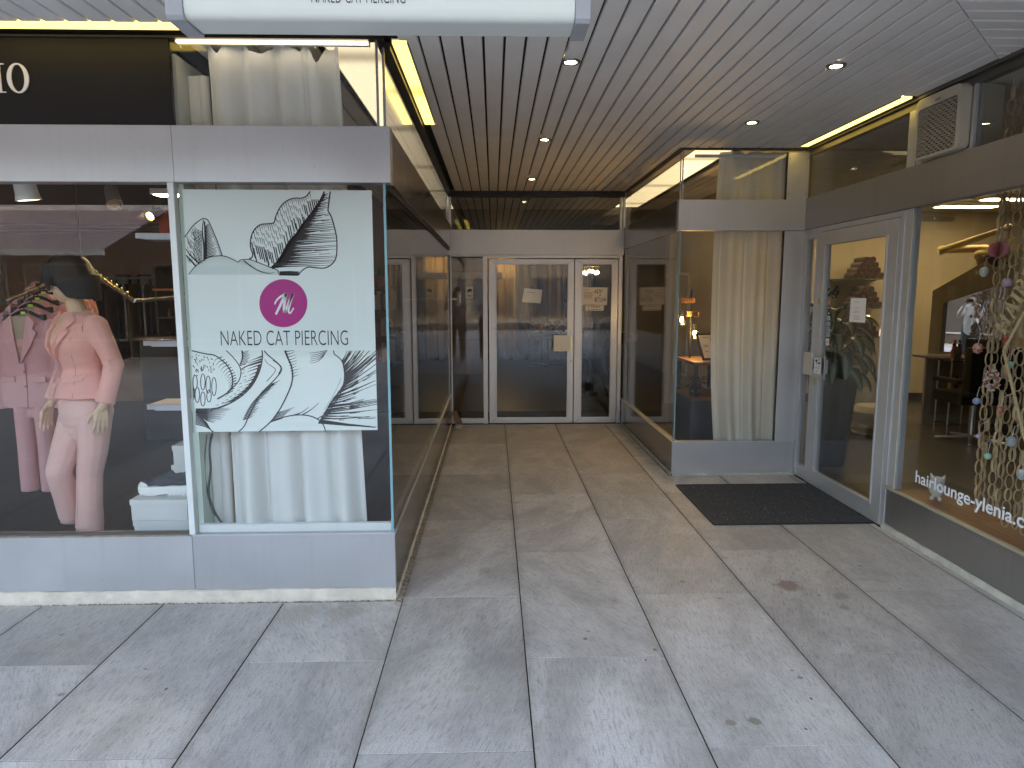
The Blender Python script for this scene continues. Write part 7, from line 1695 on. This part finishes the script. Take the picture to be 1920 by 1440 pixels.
# chandelier
cp_ = PX(1108, 512, 11.2); t = thing('chandelier', 'cluster of small glowing bulbs hanging in the studio', 'chandelier', cp_)
MB().tube([cp_+Vector((0, 0, .12)), (cp_.x, cp_.y, 2.72)], .008).lathe([(0, .10), (.14, .10), (.15, .12), (0, .14)], cp_, 20).build('stem', BRASS, t)
for k in range(6):
    a_ = 2*PI*k/6+.2; c_ = cp_+Vector((.11*math.cos(a_), .07*math.sin(a_), .01+.02*math.sin(k*2))); MB().ball(c_, .028, n=12, m=8).build('bulb', emis('bulb_glow', (1,.80,.45), 1.6), t, smooth='all'); MB().tube([c_+Vector((0, 0, .028)), (c_.x, c_.y, cp_.z+.105)], .006, 6).build('socket', BRASS, t)
# bookcase seen through the corner glass
pA, pB = PX(700, 537, 8.6), PX(752, 537, 8.6)
bkc = block('bookcase', 'dark bookcase with a spiky plant on it behind the corner glass', 'bookcase', -1.54, PX(751, 600, 8.6).x, 8.6, 8.9, .007, pA.z, M('black_brown_wood', (.03,.022,.02), .4), 5)
rb_ = random.Random(3); bi = 0
for row in range(2, 5):
    x_ = -1.49; z = .007+(pA.z-.007)*row/5+.0405
    while x_ < PX(748, 600, 8.6).x-.07:
        w_ = rb_.uniform(.025, .05); h = rb_.uniform(.16, .24); colr = rb_.choice(((.25,.05,.06),(.30,.24,.16),(.06,.06,.10),(.35,.30,.26)))
        nm = {(.25,.05,.06):'maroon',(.30,.24,.16):'buff',(.06,.06,.10):'navy',(.35,.30,.26):'pale'}[colr]; bi += 1
        bo = thing('book', nm+' book standing in the dark bookcase', 'book', (x_+w_/2, 8.68, z), 0, nm+' books of the bookcase'); mm = bpy.data.materials.get('cover_'+nm) or M('cover_'+nm, colr, .6)
        MB().cbox(-w_/2, w_/2, 0, .16, 0, h, .002).build('cover', mm, bo, local=True); x_ += w_+.003
sp = thing('spiky_plant', 'spiky green plant in a pot on the dark bookcase', 'plant', (PX(711, 535, 8.7).x, 8.75, pA.z+.001)); MB().lathe([(0, 0), (.06, 0), (.08, .12), (.07, .12), (0, .10)], (0,0,0), 18).build('pot', M('clay_pot', (.3,.13,.07), .7), sp, smooth=True, local=True)
rq = random.Random(4); leaves('foliage', sp, [((0, 0, .11), (math.cos(k*2.4)*.8, math.sin(k*2.4)*.8, rq.uniform(.3, 1.4)), rq.uniform(.22, .36), .012, rq.uniform(.4, 1.6)) for k in range(26)], M('aloe_leaf', (.07,.11,.05), .5, var=.2))
# treatment couch
q_ = P(1022, 686, 'z', .006)
tc_ = thing('treatment_couch', 'black treatment couch on a gas lift foot', 'couch', (q_.x, q_.y, .007)); yT = q_.y; xT0, xT1 = PX(992, 630, yT).x, PX(1066, 630, yT).x+.9
BLK2 = M('black_vinyl', (.014,.014,.016), .35, bump=.08)
MB().cbox(xT0, xT0+.50, yT-.28, yT+.28, .60, .70, .03).build('cushion', BLK2, tc_, smooth=True); MB().cbox(xT0+.52, xT0+1.10, yT-.28, yT+.28, .58, .68, .03).build('cushion', BLK2, tc_, smooth=True); MB().cbox(xT0+1.12, xT1, yT-.28, yT+.28, .60, .70, .03).build('cushion', BLK2, tc_, smooth=True)
MB().tube([(q_.x, yT, .05), (q_.x, yT, .35)], .05, 12).tube([(q_.x, yT, .35), (q_.x, yT, .6)], .035, 12).build('lift', STEEL, tc_)
MB().cbox(q_.x-.38, q_.x+.45, yT-.05, yT+.05, .007, .06, .01).build('foot', BLK2, tc_); MB().cbox(q_.x-.06, q_.x+.06, yT-.3, yT+.3, .007, .05, .01).build('cross_foot', BLK2, tc_)
sc2 = MB()
for a, b_ in (((-.40, .58), (-.15, .30)), ((-.15, .58), (-.40, .30)), ((.12, .40), (.35, .56)), ((.12, .56), (.35, .40))): sc2.tube([(q_.x+a[0], yT-.2, a[1]), (q_.x+b_[0], yT-.2, b_[1])], .012, 6)
sc2.build('linkage', BLK, tc_)
# ------------------------------------------------------------------ people
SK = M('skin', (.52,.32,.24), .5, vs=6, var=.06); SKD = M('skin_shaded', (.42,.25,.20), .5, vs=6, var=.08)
def person(name, label, J, cloth, hair, skin=SK, vox=.011, hands=True, thumb=None):
    """J: joints; cloth = list of (part, material, list of limbs)"""
    t = thing(name, label, 'person', J['base']); b = Blob()
    at, R_ = head(b, J['head'], J['face'], 1.0, J.get('up', (0,0,1)))
    b.chain([J['head']+Vector(J.get('nape', (0, .02, -.08))), J['neck']], [.052, .058])
    b.chain([J['neck'], J['chest'], J['pelvis']], [.085, .135, .135]); b.chain([J['sl'], J['neck'], J['sr']], [.06, .07, .06])
    for s in 'lr':
        b.chain([J['s'+s], J['e'+s], J['w'+s]], [.052, .038, .027]); b.chain([J['h'+s], J['k'+s], J['a'+s], J['t'+s]], [.088, .056, .042, .032])
        hand(b, J['w'+s], J['hd'+s], J['th'+s], 1.0, None, J.get('curl', .35))
    b.build('body', skin, t, vox, 3); eyes(at, R_, t)
    for nm, mt, limbs in cloth:
        b = Blob()
        for pts, rs_ in limbs: b.chain([Vector(q) for q in pts], rs_)
        b.build(nm, mt, t, vox, 4)
    if hair:
        b = Blob(); hm, long_ = hair; f = Vector(J['face']).normalized(); u = Vector(J.get('up', (0,0,1))); u = (u-f*u.dot(f)).normalized(); s = f.cross(u); RR = Matrix((s, f, u)).transposed()
        b.ell(J['head']+u*.045-f*.022, .082, .098, .080, RR); b.ell(J['head']+u*.0-f*.055, .078, .06, .085, RR)
        if long_: b.chain([J['head']-f*.06, J['head']-f*.075-u*.14, J['head']-f*.05-u*.30], [.07, .065, .03])
        b.build('hair', hm, t, .009, 2)
    return t
V = Vector
def shoe(t, a, toe, mt, nm='shoe'):
    b = Blob(); a, toe = V(a), V(toe); b.chain([a+V((0, 0, -.03)), (a+toe)/2+V((0, 0, -.018)), toe+V((0, 0, .0))], [.050, .048, .042]); o = b.build(nm, mt, t, .009, 3)
    for v in o.data.vertices:
        w_ = WL(o).z+v.co.z
        if w_ < .004: v.co.z = .004-WL(o).z
# photographer, standing at the camera with a phone held up
px_, py_ = -.15, -.40
SHIRT = M('white_tshirt', (.74,.72,.70), .85, vs=5, var=.05); JEAN = M('dark_grey_trousers', (.07,.075,.09), .85, vs=60, var=.15); RED = M('red_leather', (.35,.05,.05), .5)
J = dict(base=(px_, py_, 0), head=V((px_, py_-.02, 1.60)), face=(0, 1, -.05), neck=V((px_, py_-.03, 1.44)), chest=V((px_, py_-.02, 1.20)), pelvis=V((px_, py_, .94)),
  sl=V((px_-.19, py_-.01, 1.38)), sr=V((px_+.19, py_-.01, 1.38)), el=V((px_-.19, py_+.18, 1.20)), er=V((px_+.27, py_+.16, 1.18)), wl=V((px_+.02, -.105, 1.46)), wr=V((px_+.24, -.105, 1.46)),
  hl=V((px_-.10, py_, .90)), hr=V((px_+.10, py_, .90)), kl=V((px_-.11, py_+.02, .50)), kr=V((px_+.12, py_+.01, .50)), al=V((px_-.12, py_-.02, .09)), ar=V((px_+.13, py_-.02, .09)), tl=V((px_-.14, py_+.13, .035)), tr=V((px_+.16, py_+.13, .035)),
  hdl=(.25, .25, .9), hdr=(-.25, .25, .9), thl=(1, .1, 0), thr=(-1, .1, 0), curl=.5)
ph = person('person', 'photographer in a white T-shirt holding up a phone, seen only in the mirrors', J, [
  ('shirt', SHIRT, [([J['neck']+V((0,0,-.02)), J['chest'], J['pelvis']+V((0,0,-.02))], [.10, .155, .165]), ([J['sl'], J['neck']+V((0,0,-.03)), J['sr']], [.075, .085, .075]), ([J['sl'], J['sl'].lerp(J['el'], .62)], [.078, .072]), ([J['sr'], J['sr'].lerp(J['er'], .62)], [.078, .072])]),
  ('trousers', JEAN, [([J['pelvis']+V((-.05,0,.0)), J['pelvis']+V((.05,0,.0))], [.148, .148]), ([J['hl'], J['kl'], J['al']+V((0,0,.02))], [.108, .082, .072]), ([J['hr'], J['kr'], J['ar']+V((0,0,.02))], [.108, .082, .072])])],
  (M('brown_short_hair', (.05,.03,.02), .6), False))
shoe(ph, J['al'], J['tl'], RED); shoe(ph, J['ar'], J['tr'], RED)
pho = thing('phone', 'dark phone held up by the photographer', 'phone', (0, -.06, 1.55)); MB().cbox(-.078, .078, -.066, -.058, 1.512, 1.588, .003).build('body', BLACKP, pho); MB().box(-.074, .074, -.0672, -.0662, 1.516, 1.584).build('screen', M('phone_glass', (.02,.02,.025), .08), pho)
# client lying on the couch
zc_ = .71; hx_ = PX(999, 620, yT).x
J = dict(base=(hx_+.3, yT, .71), head=V((hx_+.04, yT, zc_+.13)), face=(-.10, -.15, 1), up=(-1, 0, .05), nape=(.09, 0, -.03), neck=V((hx_+.20, yT, zc_+.10)), chest=V((hx_+.42, yT, zc_+.14)), pelvis=V((hx_+.75, yT, zc_+.12)),
  sl=V((hx_+.27, yT-.18, zc_+.10)), sr=V((hx_+.27, yT+.18, zc_+.10)), el=V((hx_+.50, yT-.24, zc_+.09)), er=V((hx_+.50, yT+.24, zc_+.09)), wl=V((hx_+.62, yT-.14, zc_+.22)), wr=V((hx_+.62, yT+.12, zc_+.24)),
  hl=V((hx_+.80, yT-.09, zc_+.11)), hr=V((hx_+.80, yT+.09, zc_+.11)), kl=V((hx_+1.2, yT-.10, zc_+.14)), kr=V((hx_+1.2, yT+.10, zc_+.14)), al=V((hx_+1.6, yT-.11, zc_+.07)), ar=V((hx_+1.6, yT+.11, zc_+.07)), tl=V((hx_+1.63, yT-.13, zc_+.20)), tr=V((hx_+1.63, yT+.13, zc_+.20)),
  hdl=(.5, .7, .05), hdr=(.4, -.8, .0), thl=(-1, 0, .2), thr=(-1, 0, .2), curl=.2)
CAMO = nodes('patterned_shirt'); mtc, ntc, otc = CAMO; bc_ = N(ntc, 'ShaderNodeBsdfPrincipled', Roughness=.85); L(ntc, bc_.outputs[0], otc.inputs[0]); tcc = N(ntc, 'ShaderNodeTexCoord'); nc_ = N(ntc, 'ShaderNodeTexNoise', Scale=14, Detail=1); L(ntc, tcc.outputs['Object'], nc_.inputs['Vector']); rcc = N(ntc, 'ShaderNodeMapRange', From_Min=.47, From_Max=.53); L(ntc, nc_.outputs[0], rcc.inputs[0]); L(ntc, mixc(ntc, rcc.outputs[0], (.50,.40,.30), (.09,.06,.05)), bc_.inputs['Base Color'])
person('person', 'client in a patterned shirt and jeans lying on the black couch', J, [
  ('shirt', mtc, [([J['neck']+V((.03,0,0)), J['chest'], J['pelvis']], [.10, .155, .15]), ([J['sl'], J['neck']+V((.05,0,0)), J['sr']], [.08, .09, .08]), ([J['sl'], J['el']], [.075, .058]), ([J['sr'], J['er']], [.075, .058])]),
  ('jeans', M('blue_denim', (.06,.09,.15), .85, vs=60, var=.2), [([J['hl'], J['kl'], J['al']], [.11, .08, .07]), ([J['hr'], J['kr'], J['ar']], [.11, .08, .07]), ([J['hl'], J['hr']], [.12, .12])]),
  ('shoe', BLACKP, [([J['al'], J['tl']], [.06, .045])]), ('shoe', BLACKP, [([J['ar'], J['tr']], [.06, .045])])], (M('fair_hair', (.10,.06,.04), .6), False), M('pink_skin', (.62,.34,.27), .5, var=.05))
# person in black bending over by the right door leaf
q_ = P(1118, 746, 'z', .006); bx, by = q_.x+.06, q_.y
KB = M('black_sweater', (.014,.014,.016), .9, var=.1)
J = dict(base=(bx, by, 0), head=V((bx+.21, by+.05, 1.10)), face=(.65, .55, -.6), up=(.4, .3, .8), neck=V((bx+.10, by+.02, 1.10)), chest=V((bx-.02, by, .95)), pelvis=V((bx-.10, by-.02, .72)), nape=(-.05, -.02, -.02),
  sl=V((bx+.03, by+.16, 1.08)), sr=V((bx+.06, by-.16, 1.08)), el=V((bx+.22, by+.20, .90)), er=V((bx+.20, by-.18, .86)), wl=V((bx+.42, by+.16, .92)), wr=V((bx+.40, by-.10, .90)),
  hl=V((bx-.12, by+.10, .72)), hr=V((bx-.10, by-.10, .72)), kl=V((bx-.10, by+.09, .42)), kr=V((bx+.02, by-.10, .42)), al=V((bx-.16, by+.08, .08)), ar=V((bx+.14, by-.12, .08)), tl=V((bx-.05, by+.14, .04)), tr=V((bx+.28, by-.08, .04)),
  hdl=(1, .1, -.1), hdr=(1, .1, -.1), thl=(0, 0, 1), thr=(0, 0, 1), curl=.5)
pk = person('person', 'piercer in black clothes bending over behind the narrow door leaf', J, [
  ('sweater', KB, [([J['neck'], J['chest'], J['pelvis']], [.11, .17, .165]), ([J['sl'], J['neck'], J['sr']], [.085, .095, .085]), ([J['sl'], J['el'], J['wl']], [.078, .06, .05]), ([J['sr'], J['er'], J['wr']], [.078, .06, .05])]),
  ('trousers', KB, [([J['hl'], J['kl'], J['al']+V((0,0,.01))], [.12, .085, .07]), ([J['hr'], J['kr'], J['ar']+V((0,0,.01))], [.12, .085, .07]), ([J['hl'], J['hr']], [.14, .14])])], (M('brown_long_hair', (.14,.055,.025), .55, vs=30, var=.3, stretch=(4,4,1)), True), SKD)
shoe(pk, J['al'], J['tl'], KB); shoe(pk, J['ar'], J['tr'], KB)
# person half hidden by the door stile, arm hanging
hx, hy = PX(1079, 600, 10.6).x, 10.6
J = dict(base=(hx, hy, 0), head=V((hx, hy, 1.66)), face=(-.2, -1, -.1), neck=V((hx, hy+.01, 1.49)), chest=V((hx, hy, 1.25)), pelvis=V((hx, hy, .97)), sl=V((hx+.13, hy, 1.42)), sr=V((hx-.13, hy, 1.42)), el=V((hx+.17, hy+.01, 1.13)), er=V((hx-.13, hy+.06, 1.13)), wl=V((hx+.185, hy-.05, .90)), wr=V((hx-.08, hy-.16, 1.02)),
  hl=V((hx+.07, hy, .92)), hr=V((hx-.07, hy, .92)), kl=V((hx+.07, hy, .50)), kr=V((hx-.07, hy, .50)), al=V((hx+.07, hy+.02, .09)), ar=V((hx-.07, hy+.02, .09)), tl=V((hx+.08, hy-.14, .04)), tr=V((hx-.08, hy-.14, .04)), hdl=(0, -.1, -1), hdr=(.6, -.4, .1), thl=(-.3, -1, 0), thr=(0, 0, 1), curl=1.0)
PLM = M('plum_shirt', (.10,.06,.08), .9)
p3 = person('person', 'person mostly hidden by the door stile with one bare arm hanging', J, [
  ('shirt', PLM, [([J['neck']+V((0,0,-.02)), J['chest'], J['pelvis']], [.09, .13, .13]), ([J['sl'], J['neck']+V((0,0,-.03)), J['sr']], [.07, .08, .07]), ([J['sl'], J['sl'].lerp(J['el'], .7)], [.068, .06]), ([J['sr'], J['sr'].lerp(J['er'], .7)], [.068, .06])]),
  ('trousers', KB, [([J['hl'], J['kl'], J['al']], [.095, .072, .06]), ([J['hr'], J['kr'], J['ar']], [.095, .072, .06]), ([J['hl'], J['hr']], [.11, .11])])], (BLACKHAIR, False), SKD)
shoe(p3, J['al'], J['tl'], KB); shoe(p3, J['ar'], J['tr'], KB)
